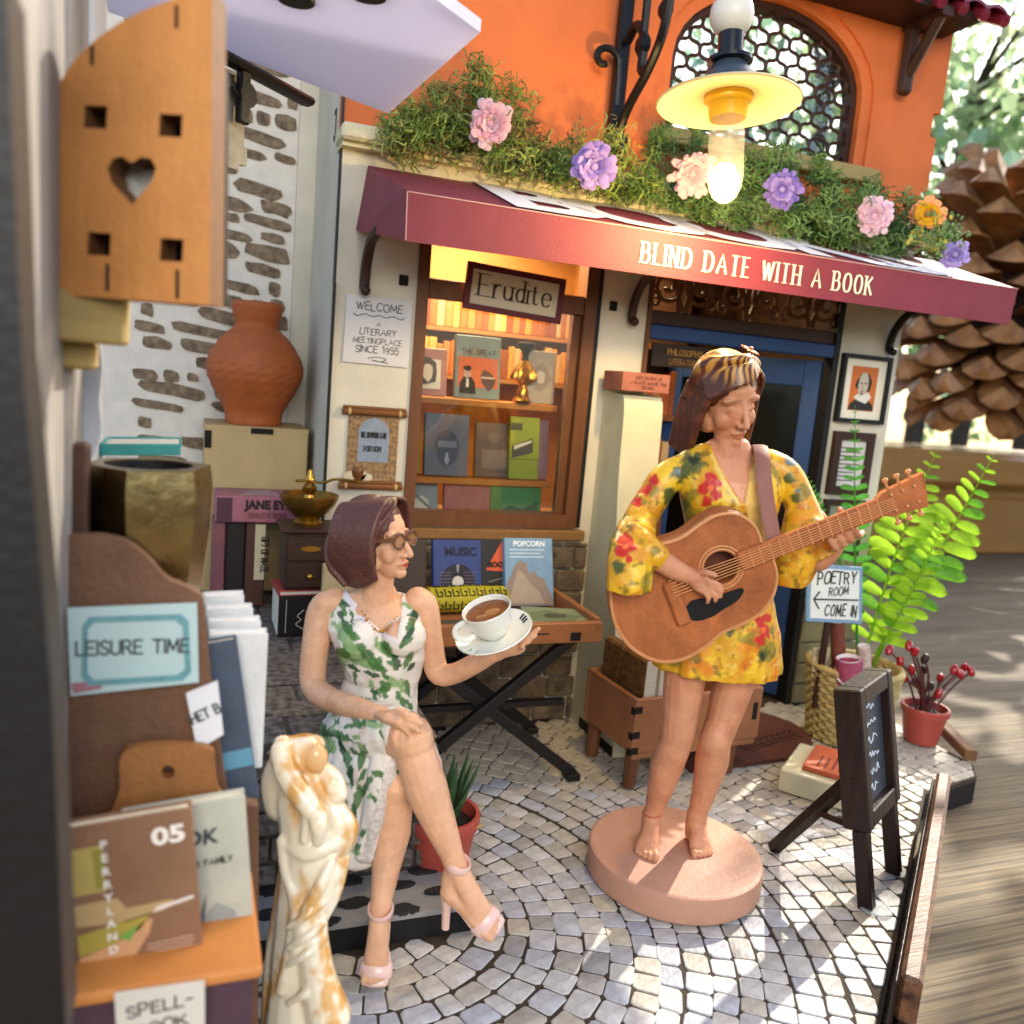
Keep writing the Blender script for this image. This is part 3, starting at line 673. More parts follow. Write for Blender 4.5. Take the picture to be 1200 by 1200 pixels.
b_ = MB(LM); b_.lathe([(.085, .03), (.085, .012), (.078, .008), (.07, .0), (.066, -.05), (.062, -.05), (.062, .03)], 24); part('socket', b_, mat('yellow_socket', '#d8b020', .35, sss=.2), lamp)
b_ = MB(LM); b_.lathe([(.062, -.045), (.064, -.12), (.064, -.25), (.058, -.29), (.042, -.322), (.02, -.338), (.001, -.342)], 24, closed=False); part('glass_tube', b_, mat('bulb_glass', '#fff6d8', .04, alpha=.18, spec=.6), lamp)
b_ = MB(LM); b_.lathe([(.001, -.20), (.030, -.21), (.042, -.24), (.046, -.27), (.038, -.30), (.02, -.322), (.001, -.328)], 20, closed=False); part('bulb', b_, mat('lit_bulb', '#fff2c0', .4, emit='#ffdf90', estr=9), lamp)
pl_ = bpy.data.lights.new('bulb_light', 'POINT'); pl_.energy = 23; pl_.color = (1, .70, .26); pl_.shadow_soft_size = .045
po = bpy.data.objects.new('bulb_light', pl_); COL.objects.link(po); po.location = (LM @ Vector((0, 0, -.40)))
# LED strips that the kit has inside the window and the hall
for nm, loc, e, s_ in (('window_led', (1.3, 4.0, 2.43), 17, .35), ('hall_led', (2.25, 4.2, 2.42), 7.0, .2)):
    l = bpy.data.lights.new(nm, 'AREA'); l.energy = e; l.color = (1, .78, .44); l.size = s_
    o = bpy.data.objects.new(nm, l); COL.objects.link(o); o.location = loc
    o.rotation_euler = (0, 0, 0)
# ================================================================== books: a block of pages in a cover
M_pages = mat('page_edges', '#d9d0b8', .8, var=.2, vscale=60, stretch=(1, 1, 6), bump=.15)
def bk(c): return mat('cover_'+c.strip('#'), c, .5, var=.26, vscale=9, bump=.18, bscale=110, detail=8)
def book(label, M, w, h, d, col, print_=None, name='book', cat='book', group=None, spine=None, pages=None):
    """M: frame with x along the width, y along the height, z out of the front cover; the back lies at z = 0"""
    o = M @ Vector((w/2, 0, d/2)); t = thing(name, label, cat, o, group)
    cm = bk(col); tk = min(.006, d*.22)
    b = MB(M); b.box((0, 0, 0), (w, h, tk), bev=tk*.3); b.box((0, 0, d-tk), (w, h, d), bev=tk*.3); b.box((-tk*.4, 0, 0.0005), (tk, h, d-.0005), bev=tk*.3); part('cover', b, cm, t)
    b = MB(M); b.box((tk, .004, tk), (w-.006, h-.004, d-tk)); part('pages', b, pages or M_pages, t)
    if print_: print_(t, M @ Matrix.Translation((0, 0, d)), w, h)
    return t
def decal(t, M, poly, col, z=.0012, name='print'):
    b = MB(); b.prism(poly, .0004, z, M=M); part(name, b, mat('ink_'+col.strip('#'), col, .6, var=.1, vscale=25), t)
def rect(x0, y0, x1, y1): return [(x0, y0), (x1, y0), (x1, y1), (x0, y1)]
def circ(cx, cy, r, n=20, ry=None): return [(cx+r*math.cos(6.2832*k/n), cy+(ry or r)*math.sin(6.2832*k/n)) for k in range(n)]
def words(t, M, txt, x, y, h, col='#17130f', **k):
    b = MB(); block_text(b, txt, M@Matrix.Translation((x, y, .0016)), h, th=.0006, **k); part('lettering', b, mat('ink_'+col.strip('#'), col, .6), t, smooth=0)
def scrib(t, M, txt, x, y, h, col='#17130f', **k):
    b = MB(); stroke_text(b, txt, M@Matrix.Translation((x, y, .001)), h, th=.001, **k); part('lettering', b, mat('ink_'+col.strip('#'), col, .7), t, smooth=0)
def lines(t, M, x0, x1, y0, n, dy, col='#5a5550', h=.002, jit=.3, rnd=random.Random(4)):
    b = MB()
    for i in range(n):
        y = y0-i*dy; e = x1-(x1-x0)*rnd.random()*jit; b.prism(rect(x0, y, e, y+h), .0004, .0011, M=M)
    part('small_print', b, mat('ink_'+col.strip('#'), col, .7), t, smooth=0, kind='stuff')

# ---- signs and pictures on the front
SM = frame(at(541, 361, 3.66), at(652, 380, 3.66)-at(541, 361, 3.66), at(545, 307, 3.66)-at(541, 361, 3.66)); sw = .465; sh = .2
sg = thing('shop_sign', 'framed cream sign reading Erudite hung before the shop window', 'sign', SM @ Vector((sw/2, 0, 0)))
b = MB(SM); b.prism(rect(0, 0, sw, sh), 0, .02, holes=[rect(.026, .026, sw-.026, sh-.026)]); part('frame', b, mat('maroon_frame', '#5c1c22', .5, var=.2, bump=.1), sg)
b = MB(SM); b.prism(rect(.02, .02, sw-.02, sh-.02), 0, .010); part('panel', b, mat('sign_panel', '#cfc4a8', .7, var=.06, vscale=10), sg)
sk = []; stroke_text(None, 'Erudite', SM@Matrix.Translation((sw/2, .066, .011)), .092, w=.12, style='serif', gap=.2, th=.001, fit=.34, sink=sk)
for b in sk: part('letter', b, mat('sign_ink', '#3a2c22', .7), sg, smooth=0)

PM = wallframe(.592, 3.694, 1.682)
b = MB(PM); b.prism([(0, .0), (.284, -.004), (.287, .277), (.004, .281)], 0, .003)
ps = single('paper_notice', b, M_paper, 'handwritten grey paper notice welcoming to a literary meeting place', 'notice')
PM2 = PM @ Matrix.Translation((.145, 0, .003))
for txt, y, h in (('WELCOME', .222, .032), ('A', .158, .02), ('LITERARY', .122, .026), ('MEETINGPLACE', .086, .022), ('SINCE 1955', .046, .028)): scrib(ps, PM2, txt, 0, y, h, w=.1, jit=.08, gap=.2)
b = MB(PM2); 
for sgn in (-1, 1): b.tube(catmull([(0, .205, .001), (sgn*.03, .198, .001), (sgn*.06, .206, .001), (sgn*.095, .196, .001), (sgn*.11, .206, .001)], 4), .0016, n=5)
b.tube(catmull([(-.04, .022, .001), (0, .03, .001), (.04, .024, .001), (.02, .012, .001), (-.02, .016, .001), (.05, .008, .001)], 5), .0016, n=5); part('flourish', b, M_ink, ps)

GM = wallframe(.602, 3.69, 1.14)
sc_ = thing('hanging_scroll', 'small ornate picture scroll with bamboo rods on the white wall', 'scroll', GM @ Vector((.14, 0, 0)))
b = MB(GM); b.prism(rect(.03, .02, .25, .33), -.004, 0); part('sheet', b, mat('scroll_print', '#a8875c', .7, var=.6, vscale=60, col2='#4e3323', bump=.1, detail=8), sc_)
b = MB(GM); b.prism([(.075, .12), (.21, .12), (.21, .26), (.19, .295), (.142, .315), (.095, .295), (.075, .26)], 0, .002); part('inner_panel', b, mat('scroll_blue', '#8792a0', .7, var=.25, vscale=30), sc_)
for y in (.225, .165): scrib(sc_, GM @ Matrix.Translation((0, 0, .001)), 'THE DIAMOND TALE' if y > .2 else 'FOR HOPE', .142, y, .024, w=.22, style='serif', jit=.05, xs=.42 if y > .2 else .6, gap=.1)
b = MB(GM)
for (x, y, r) in ((.055, .05, .035), (.09, .06, .03), (.12, .045, .028)): b.prism(blobpoly(x, y, r, r*.8), 0, .003)
part('pale_figures', b, mat('scroll_pale', '#cfc3a0', .7, var=.3, vscale=40), sc_)
for y in (.335, .012):
    b = MB(GM); b.tube([(.0, y, .008), (.28, y, .008)], .014, n=10); b.tube([(.004, y+.018, .004), (.276, y+.018, .004)], .008, n=8); part('rod', b, mat('bamboo', '#7a4a22', .5, var=.4, vscale=16, bump=.15), sc_)
    for x in (.03, .25):
        b = MB(GM); b.lathe([(.0155, -.006), (.017, 0), (.0155, .006)], 10, M=TR((x, y, .008), ry=rad(90))); part('binding', b, mat('cord', '#b5955e', .8), sc_)

def pic_frame(lx, lz, w, h, label, mat_frame, border, name='picture_frame'):
    F = wallframe(lx, 3.698, lz); t = thing(name, label, 'picture', F @ Vector((w/2, 0, 0)))
    b = MB(F); b.prism(rect(0, 0, w, h), 0, .03, holes=[rect(border, border, w-border, h-border)]); part('frame', b, mat_frame, t)
    return t, F
t, F = pic_frame(3.20, 1.59, .325, .36, 'black-framed portrait of a bald man in a white collar on orange', M_black, .022)
b = MB(F); b.prism(rect(.02, .02, .305, .34), 0, .012); part('mount', b, mat('mount_card', '#dcd6c4', .7), t)
F2 = F @ Matrix.Translation((0, 0, .0125))
decal(t, F2, rect(.075, .065, .25, .30), '#c46a30')
F3 = F2 @ Matrix.Translation((0, 0, .001)); decal(t, F3, [(.08, .068), (.245, .068), (.24, .10), (.2, .125), (.12, .125), (.085, .1)], '#2a2724')
F3 = F2 @ Matrix.Translation((0, 0, .002)); decal(t, F3, [(.105, .135), (.13, .12), (.19, .105), (.222, .14), (.2, .165), (.13, .155)], '#d8d4cc')
decal(t, F3, [(.105, .20), (.118, .23), (.14, .262), (.19, .262), (.214, .225), (.208, .175), (.18, .165), (.115, .185)], '#2b2420')
F3 = F2 @ Matrix.Translation((0, 0, .0034)); decal(t, F3, [(.128, .16), (.15, .142), (.178, .155), (.19, .19), (.188, .24), (.172, .268), (.146, .268), (.13, .245), (.124, .2)], '#b8b0a0')
F3 = F2 @ Matrix.Translation((0, 0, .0048))
for pl2, c in ((blobpoly(.143, .212, .008, .004), '#3b332c'), (blobpoly(.17, .212, .008, .004), '#3b332c'), ([(.152, .21), (.158, .182), (.148, .182)], '#948a7c'), (blobpoly(.154, .17, .011, .0035), '#4c3f36'), (blobpoly(.153, .158, .008, .007), '#57493f')): decal(t, F3, pl2, c)
t, F = pic_frame(3.215, 1.20, .27, .34, 'brown-framed list half hidden by the fern frond', M_darkwood, .045)
b = MB(F); b.prism(rect(.04, .04, .23, .30), 0, .012); part('sheet', b, M_paper, t); lines(t, F @ Matrix.Translation((0, 0, .013)), .06, .2, .25, 9, .022, '#45403a', .006)
t, F = pic_frame(3.215, .86, .27, .31, 'brown-framed pale card low on the right column behind the guitar head', M_darkwood, .03)
b = MB(F); b.prism(rect(.03, .03, .24, .28), 0, .012); part('sheet', b, mat('green_card', '#8f9a84', .7, var=.2), t)
book('small brick-red book with script lying on top of the buttress', frame((1.80, 3.47, 1.66), (1, 0, 0), (0, 0, 1)) @ TR((0, 0, -.17)), .24, .085, .19, '#a3624e', lambda t, M, w, h: [scrib(t, M, s_, w/2+.01, y, .012, '#40201a', w=.14, jit=.12, xs=1.1) for s_, y in (('JUST BOOKS OF', .056), ('A PLACE WHERE ONE', .034), ('BEGINS', .014))])
b = MB(); b.box((2.09, 3.73, 1.79), (2.45, 3.745, 1.90)); t = single('hall_sign', b, mat('hall_sign_board', '#2b1c10', .6, var=.3), 'dark little sign reading philosophy inside the doorway', 'sign'); scrib(t, wallframe(2.27, 3.729, 0), 'PHILOSOPHY', 0, 1.85, .028, '#a8772e', w=.14, xs=.9); scrib(t, wallframe(2.27, 3.729, 0), 'LITERATURE', 0, 1.805, .026, '#8a5f24', w=.14, xs=.8)

# ---- window display
rb = random.Random(12); cols = ['#c98a3a', '#b5652a', '#d3a455', '#9a5a2a', '#8a4a22', '#c2a070', '#b8783a', '#a3522c']
for si, (z, zt) in enumerate(((1.662, .19), (1.902, .2))):
    x = .70
    while x < 1.9:
        w = rb.uniform(.022, .045); h = zt*rb.uniform(.78, .98); b = MB(); b.box((x, 4.29, z), (x+w-.002, 4.405, z+h), bev=.003)
        single('book', b, bk(rb.choice(cols)), 'amber-lit book spine standing on the back shelves inside the window', 'book', 'book spines on the back shelves'); x += w
def wb(label, x0, x1, z, h, col, pr=None, y=3.87, lean=8, d=.03): return book(label, TR((x0, y, z), rx=rad(90-lean)), x1-x0, h, d, col, pr)
S1, S2, S0 = 1.559, 1.189, .962
wb('pink book with oval white portrait at the upper shelf end', .93, 1.10, S1, .215, '#b07a6a', lambda t, M, w, h: [decal(t, M, rect(.02, .03, w-.03, h-.05), '#d6cdb8'), decal(t, M @ Matrix.Translation((0, 0, .001)), blobpoly(w/2-.005, h/2, .045, .065), '#4a4440'), decal(t, M @ Matrix.Translation((0, 0, .002)), blobpoly(w/2-.008, h/2-.005, .025, .04), '#c8bda8')])
wb('grey-green book with a suited man on an orange band, upper window shelf', 1.14, 1.36, S1, .29, '#7f8a7c', lambda t, M, w, h: [decal(t, M, rect(.012, .05, w-.012, h-.1), '#c8683c'), scrib(t, M, 'THE GREAT', w/2, h-.085, .022, '#2f3530', w=.16, xs=1.0), decal(t, M @ Matrix.Translation((0, 0, .001)), [(.02, .02), (.1, .02), (.095, .075), (.075, .1), (.04, .1), (.022, .07)], '#221c1a'), decal(t, M @ Matrix.Translation((0, 0, .002)), blobpoly(.058, .118, .02, .028), '#b99a84'), decal(t, M @ Matrix.Translation((0, 0, .003)), blobpoly(.058, .138, .022, .013), '#1d1715'), decal(t, M @ Matrix.Translation((0, 0, .001)), blobpoly(.158, .09, .036, .045), '#56433c'), decal(t, M @ Matrix.Translation((0, 0, .002)), rect(.125, .095, .19, .103), '#c6b29c'), decal(t, M @ Matrix.Translation((0, 0, .002)), rect(.052, .05, .064, .09), '#cfc8c0')], d=.035)
wb('pale crumpled grey book behind the brass urn', 1.49, 1.64, S1, .25, '#a79a86', lambda t, M, w, h: [decal(t, M, blobpoly(w/2, h/2, .05, .07), '#8b7f70'), decal(t, M @ Matrix.Translation((0, 0, .001)), blobpoly(w/2, h/2, .025, .03), '#b8ad98')], lean=5)
urn = thing('brass_urn', 'fluted brass urn with dark flared neck on the window shelf', 'urn', (1.475, 3.84, S1))
M_brass = mat('brass', '#b88a3a', .3, metal=1, bump=.1)
UM = TR((1.475, 3.84, S1)); b = MB(UM); b.lathe([(.04, 0), (.045, .012), (.03, .03), (.032, .05), (.022, .07), (.016, .085)], 20); part('foot', b, M_brass, urn)
b = MB(UM); prof = [(.016, .085), (.06, .11), (.062, .12), (.05, .15), (.032, .18), (.018, .2)]; vs = []; n = 32
for r, z in prof:
    for k in range(n): a = 6.2832*k/n; rr = r*(1+.08*math.cos(8*a*2)); vs.append((rr*math.cos(a), rr*math.sin(a), z))
b.add(vs, [(i*n+k, i*n+(k+1) % n, (i+1)*n+(k+1) % n, (i+1)*n+k) for i in range(len(prof)-1) for k in range(n)]); part('fluted_body', b, M_brass, urn)
b = MB(UM); b.lathe([(.018, .198), (.014, .22), (.02, .24), (.042, .265), (.046, .28), (.03, .285)], 20); part('neck', b, mat('dark_bronze', '#2a2418', .4, metal=.6), urn)
wb('slate blue book with round emblem on the lower window shelf', 1.02, 1.23, S2, .29, '#5d646c', lambda t, M, w, h: [decal(t, M, blobpoly(w/2, h*.46, .06, .085, 16, jit=.08), '#444b54'), decal(t, M @ Matrix.Translation((0, 0, .001)), rect(w/2-.045, h*.46, w/2+.045, h*.46+.03), '#6f7880'), decal(t, M @ Matrix.Translation((0, 0, .001)), [(w/2-.012, .07), (w/2, .05), (w/2+.012, .07), (w/2+.004, .11), (w/2-.004, .11)], '#8f979c')], d=.04)
wb('dim brown book standing between slate and yellow-green books', 1.28, 1.47, S2, .26, '#5a4a40', lambda t, M, w, h: [decal(t, M, rect(.03, .04, w-.03, .13), '#74655a'), decal(t, M, blobpoly(w/2, .19, .035, .03), '#6a5b50')], y=3.9)
wb('yellow-green book with a small photo on the lower window shelf', 1.44, 1.59, S2, .30, '#8f9a1e', lambda t, M, w, h: [decal(t, M, [(.01, .1), (.12, .13), (.115, .2), (.01, .16)], '#4a4436'), decal(t, M @ Matrix.Translation((0, 0, .001)), [(.02, .14), (.11, .18), (.11, .19), (.02, .16)], '#d5d0b4'), decal(t, M, rect(.0, .095, w, .099), '#556010'), decal(t, M, rect(-.02+.02, .235, .06, .27), '#474a22')], y=3.86)
wb('mauve book at the right end of the lower window shelf', 1.60, 1.66, S2, .29, '#8a6a70', y=3.9, d=.02)
wb('yellow folded card leaning at the left of the lower shelf', .90, 1.02, S2, .27, '#a8862c', y=3.92, d=.012, lean=14)
wb('dusty pink book on the window floor', 1.13, 1.36, S0, .2, '#9a5f58', y=3.86)
wb('green book with dark landscape on the window floor', 1.36, 1.62, S0, .2, '#3c7a40', lambda t, M, w, h: [decal(t, M, [(.02, .05), (.1, .1), (.16, .08), (.24, .12), (.24, .02), (.02, .02)], '#1f4a26')], y=3.85)
wb('grey-blue book leaning in the left corner of the window floor', .93, 1.1, S0, .19, '#7f8a8a', lambda t, M, w, h: [decal(t, M, blobpoly(w*.5, .09, .045, .04), '#b9b5a4'), decal(t, M @ Matrix.Translation((0, 0, .001)), [(.0, .18), (.16, .03), (.16, .05), (.0, .19)], '#58655a')], y=3.84, lean=20)
# hall: a bookcase glimpsed inside
hc = thing('hall_bookcase', 'dark brown bookcase glimpsed through the open doorway', 'bookcase', (2.35, 4.45, .05))
b = MB(); b.box((2.07, 4.5, .05), (2.75, 4.59, 2.3)); 
part('back', b, M_shopd, hc)
for z in (.3, .7, 1.1, 1.5, 1.9):
    b = MB(); b.box((2.07, 4.36, z), (2.75, 4.499, z+.03)); part('shelf', b, mat('hall_shelf', '#7a4a20', .5, var=.3), hc)
    x = 2.1
    while x < 2.7 and z < 1.8:
        w = rb.uniform(.03, .06); q = MB(); q.box((x, 4.38, z+.031), (x+w-.003, 4.495, z+.031+rb.uniform(.2, .3)), bev=.003); single('book', q, bk(rb.choice(cols)), 'dim brown book spine in the bookcase inside the doorway', 'book', 'books in the hall bookcase'); x += w
# ---- folding display table
TX0, TX1, TY0, TY1, TT = .70, 1.575, 2.97, 3.60, .735
M_tray = mat('tray_wood', '#a0653a', .55, var=.3, vscale=14, stretch=(.25, 1, 1), bump=.2)
M_tblk = mat('black_stained_leg', '#17120f', .5, var=.3, bump=.2)
tb = thing('folding_table', 'wooden tray table with black crossed legs before the window', 'table', (1.14, 3.28, 0))
b = MB(); b.box((TX0+.02, TY0+.02, TT-.07), (TX1-.02, TY1-.02, TT-.055)); part('tray_floor', b, M_tray, tb)
for lo, hi in (((TX0, TY0, TT-.085), (TX1, TY0+.03, TT)), ((TX0, TY1-.03, TT-.085), (TX1, TY1, TT)), ((TX0, TY0+.031, TT-.08), (TX0+.03, TY1-.031, TT+.012)), ((TX1-.03, TY0+.031, TT-.08), (TX1, TY1-.031, TT+.012))):
    b = MB(); b.box(lo, hi, bev=.005); part('tray_rim', b, M_tray, tb)
b = MB(); b.box((TX1-.14, TY0-.002, TT-.075), (TX1-.095, TY0, TT-.04)); b.box((1.28, TY0-.0022, TT-.045), (1.34, TY0, TT-.04)); part('slot', b, M_hole, tb)
for y in (TY0+.05, TY1-.1):
    for sgn in (1, -1):
        xa, xb = (TX0+.05, TX1-.02) if sgn > 0 else (TX1-.09, TX0+.02)
        Mt = frame(((xa+xb)/2, y+(.045 if sgn > 0 else 0), .345), (xb-xa, 0, -.62), (0, 1, 0)); l = math.hypot(xb-xa, .62)/2
        b = MB(Mt); b.box((-l, 0, -.022), (l, .04, .022), bev=.004); part('leg', b, M_tblk, tb)
        b = MB(); b.box((xb-.03, y+(.045 if sgn > 0 else 0)-.02, .009), (xb+.03, y+.10, .04), bev=.004); part('foot', b, M_tblk, tb)
b = MB(); b.box((.75, TY0+.14, .33), (1.5, TY0+.17, .355)); part('stretcher', b, M_tblk, tb)
def tbk(label, px0, px1, pyb, z, h, col, pr, y=3.5, lean=16, d=.035, rz=0): 
    x0 = at(px0, pyb, y).x; x1 = at(px1, pyb, y).x
    return book(label, TR((x0, y, z), rx=rad(90-lean), rz=rz), x1-x0, h, d, col, pr)
TF = TT-.054
def pr_music(t, M, w, h):
    words(t, M, 'MUSIC', w*.56, h*.76, .035, '#10122a', bold=.002)
    decal(t, M, circ(w*.5, h*.36, w*.36), '#14121a')
    for k, r in enumerate((.31, .26, .21)):
        b = MB(); b.tube([M @ Vector((w*.5+w*r*math.cos(a*.2618), h*.36+w*r*math.sin(a*.2618), .0016)) for a in range(24)], .0009, n=4, closed=True); part('groove', b, mat('ink_4a3f55', '#4a3f55', .4), t)
    decal(t, M @ Matrix.Translation((0, 0, .001)), circ(w*.5, h*.36, w*.12), '#b9b2a8'); decal(t, M @ Matrix.Translation((0, 0, .001)), [(w*.49, h*.5), (w*.51, h*.5), (w*.53, h*.62), (w*.47, h*.62)], '#8f8b92')
    for k in range(7):
        y = h*(.2+.05*k); decal(t, M @ Matrix.Translation((0, 0, .0008)), rect(w*(.08+.02*(k % 3)), y, w*(.36), y+.0035), '#5e4f60'); decal(t, M @ Matrix.Translation((0, 0, .0008)), rect(w*.64, y, w*(.9-.03*(k % 2)), y+.0035), '#5e4f60')
tbk('dark blue music book with black record disc on the tray table', 511, 567, 640, TF, .285, '#2c3d74', pr_music, y=3.42)
def pr_pyr(t, M, w, h):
    decal(t, M, [(.02, h*.52), (w*.62, h*.97), (w*.98, h*.52), (w*.7, h*.5)], '#c9552e'); decal(t, M @ Matrix.Translation((0, 0, .001)), [(w*.62, h*.97), (w*.7, h*.6), (w*.98, h*.6), (w*.98, h*.8)], '#d8713f')
    words(t, M @ Matrix.Translation((0, 0, .002)), 'BOOTY', w*.55, h*.57, .022, '#1d120e', bold=.002)
    for k in range(4): decal(t, M, [(w*.2, h*(.06+.09*k)), (w*.95, h*(.2+.08*k)), (w*.95, h*(.215+.08*k)), (w*.2, h*(.075+.09*k))], '#7d7468')
    decal(t, M, [(w*.5, .02), (w*.75, .02), (w*.9, h*.45), (w*.72, h*.45)], '#b04a2a')
tbk('black book with an orange triangle between two blue books', 567, 606, 640, TF, .285, '#23211f', pr_pyr, y=3.44)
def pr_rock(t, M, w, h):
    words(t, M, 'POPCORN', w*.5, h*.88, .022, '#dfe4e4', bold=.001); lines(t, M, .02, w-.03, h*.82, 3, .016, '#c9d4d8', .004)
    decal(t, M, [(0.004, .004), (w-.004, .004), (w-.01, .05), (w*.85, .09), (w*.8, .12), (w*.68, .13), (w*.6, .155), (w*.5, .14), (w*.42, .19), (w*.3, .2), (w*.2, .18), (w*.1, .13), (.006, .1)], '#8b7a6c')
    decal(t, M @ Matrix.Translation((0, 0, .001)), [(.01, .01), (w*.8, .012), (w*.7, .06), (w*.5, .1), (w*.35, .15), (w*.25, .16), (w*.15, .09)], '#a3927f')
tbk('tall pale blue book with a grey rock, leaning on the table', 596, 652, 640, TF, .30, '#7c9cb4', pr_rock, y=3.40, lean=17)
book('dark thin book standing behind the woman at the table', TR((.79, 3.46, TF), rx=rad(76)), .17, .28, .035, '#3a2c20', None)
g1 = frame((1.20, 3.12, TF+.008), Vector((.30, -.02, -.0)), Vector((.05, .24, .03)))
book('pale green book lying open-faced at the tray corner', TR((1.27, 3.035, TF), rz=rad(-14), rx=rad(3)), .27, .22, .035, '#8a9470', lambda t, M, w, h: [decal(t, M, [(.02, .04), (.2, .06), (.24, .12), (.1, .18), (.03, .14)], '#6d7a52'), decal(t, M @ Matrix.Translation((0, 0, .001)), blobpoly(.13, .11, .05, .03), '#4f4c3a')])
pc = thing('pencil_roll', 'yellow and black maze-patterned pouch on the tray table', 'pouch', (1.05, 3.1, TF))
pq = atz(549, 702, TF+.055); PCM = TR((pq.x, pq.y, TF+.055), rz=rad(4)) @ Matrix.Diagonal((1.12, 1.12, 1.12, 1))
b = MB(PCM); b.tube([(-.17, 0, 0), (-.16, 0, 0), (0, 0, .002), (.14, 0, 0), (.16, 0, 0)], [(.035, .03), (.05, .048), (.052, .05), (.05, .048), (.03, .03)], n=14); part('body', b, mat('yellow_cloth', '#a79a1c', .6, var=.2, vscale=25, bump=.1), pc)
b = MB(PCM); rz_ = random.Random(2)
def onroll(x, a): return Vector((x, .0515*math.cos(a), .0515*math.sin(a)))
for k in range(9):
    x0 = -.14+.032*k
    for a0 in (1.0, 2.0, 3.0, 4.0):
        pp = [onroll(x0, a0), onroll(x0, a0+.6), onroll(x0+.02, a0+.6), onroll(x0+.02, a0+.25), onroll(x0+.011, a0+.25)]
        b.tube(pp, .0032, n=4)
part('maze_print', b, M_ink, pc, kind='stuff')
b = MB(PCM); b.tube([(-.155, 0, 0), (-.17, 0, 0)], [(.03, .03), (.008, .008)], n=10); part('drawstring_end', b, M_ink, pc)
book('dark patterned booklet lying flat beneath the yellow pouch', TR((.86, 3.03, TF), rz=rad(6)), .3, .12, .018, '#4f4338', lambda t, M, w, h: [decal(t, M, blobpoly(.08, .05, .03, .02), '#a85a40'), decal(t, M, blobpoly(.16, .04, .03, .018), '#7a8a86')])
# ---- mat, crate, stool books
b = MB(); pl2 = [(2.2, 3.0), (2.9, 3.06)]+[(2.9+.02*math.cos(a)+.0, 3.06) for a in ()]; dm = [(2.12, 3.02), (2.62, 3.05)]+[(2.62+.36*math.cos(-1.45+k*.33), 3.36+.31*math.sin(-1.45+k*.33)) for k in range(9)]+[(2.3, 3.62), (2.12, 3.6)]
b.prism(dm, .009, .024); dmo = single('doormat', b, mat('brown_felt', '#5e3326', .85, var=.25, vscale=30, bump=.3, bscale=120), 'dark brown rounded doormat with a leaf sprig before the shop door', 'doormat')
b = MB(); rm = random.Random(3)
for k in range(9):
    for sgn in (-1, 1):
        c = Vector((2.52+.045*k, 3.19+.012*k+sgn*.03)); b.prism(blobpoly(c.x, c.y, .028, .009, 8, rm, sgn*.7, .05), .0245, .0262)
    b.prism(rect(2.50+.045*k, 3.186+.012*k, 2.55+.045*k, 3.192+.012*k), .0245, .0258)
part('leaf_sprig', b, mat('felt_dark', '#39201a', .9), dmo)
M_crate = mat('crate_wood', '#a06a44', .55, var=.25, vscale=10, stretch=(.3, 1, 1), bump=.15)
CM_ = TR((1.745, 2.93, 0), rz=rad(5)); cw, cd, cz0, cz1 = .68, .40, .17, .41
cr = thing('book_crate', 'brown wooden crate on four short legs behind the guitarist', 'crate', CM_ @ Vector((cw/2, cd/2, 0)))
for nm, lo, hi in (('front_panel', (0, 0, cz0), (cw, .022, cz1)), ('back_panel', (0, cd-.022, cz0), (cw, cd, cz1)), ('side_panel', (0, .023, cz0), (.022, cd-.023, cz1)), ('side_panel', (cw-.022, .023, cz0), (cw, cd-.023, cz1)), ('bottom', (.023, .023, cz0+.01), (cw-.023, cd-.023, cz0+.03)), ('rail', (.01, .005, cz0-.03), (cw-.01, .03, cz0-.002))):
    b = MB(CM_); b.box(lo, hi, bev=.004); part(nm, b, M_crate, cr)
for (x, y) in ((.04, .04), (cw*.42, .04), (cw-.06, .04), (.04, cd-.05), (cw-.06, cd-.05)):
    if x == cw*.42 or x == cw-.06: x -= .06
    b = MB(CM_); b.tube([(x, y, cz0), (x-.012, y-.01, .01)], [.034, .027], n=8); part('leg', b, mat('crate_leg', '#6f4428', .6, var=.25, bump=.15), cr)
for (x, z) in ((.012, .36), (.012, .25), (.012, cz0+.01)):
    b = MB(CM_); b.box((x-.014, -.0015, z-.012), (x+.022, .0, z+.018)); b.box((-.0015, .0, z-.02), (0, .03, z+.01)); part('joint', b, M_hole, cr)
for x in (cw-.035,):
    b = MB(CM_); b.box((x-.014, -.0015, .26), (x+.012, 0, .34)); part('joint', b, M_hole, cr)
M_wov = mat('woven_cover', '#8a6230', .8, var=.6, vscale=45, bump=.8, bscale=60, col2='#4a2c10')
t = thing('book', 'thick book with golden woven cover standing in the crate', 'book', CM_ @ Vector((.1, .2, .34)))
b = MB(CM_); b.box((.05, .03, .35), (.11, .37, .565), bev=.01); part('cover', b, M_wov, t); b = MB(CM_); b.box((.053, .026, .355), (.107, .03, .56)); part('pages', b, M_pages, t)
for k, (x, c, l) in enumerate(((.118, '#c4b69c', 'cream-paged book beside the woven book in the crate'), (.165, '#b9534a', 'coral red book in the crate behind her leg'), (.205, '#cfc6ae', 'rightmost cream book in the crate behind her leg'))):
    t = thing('book', l, 'book', CM_ @ Vector((x+.02, .2, .34))); b = MB(CM_); b.box((x, .03, .34), (x+.038, .36, .545-.01*k), bev=.008); part('cover', b, bk(c), t); b = MB(CM_); b.box((x+.006, .026, .345), (x+.034, .03, .54-.01*k)); part('pages', b, M_pages, t)
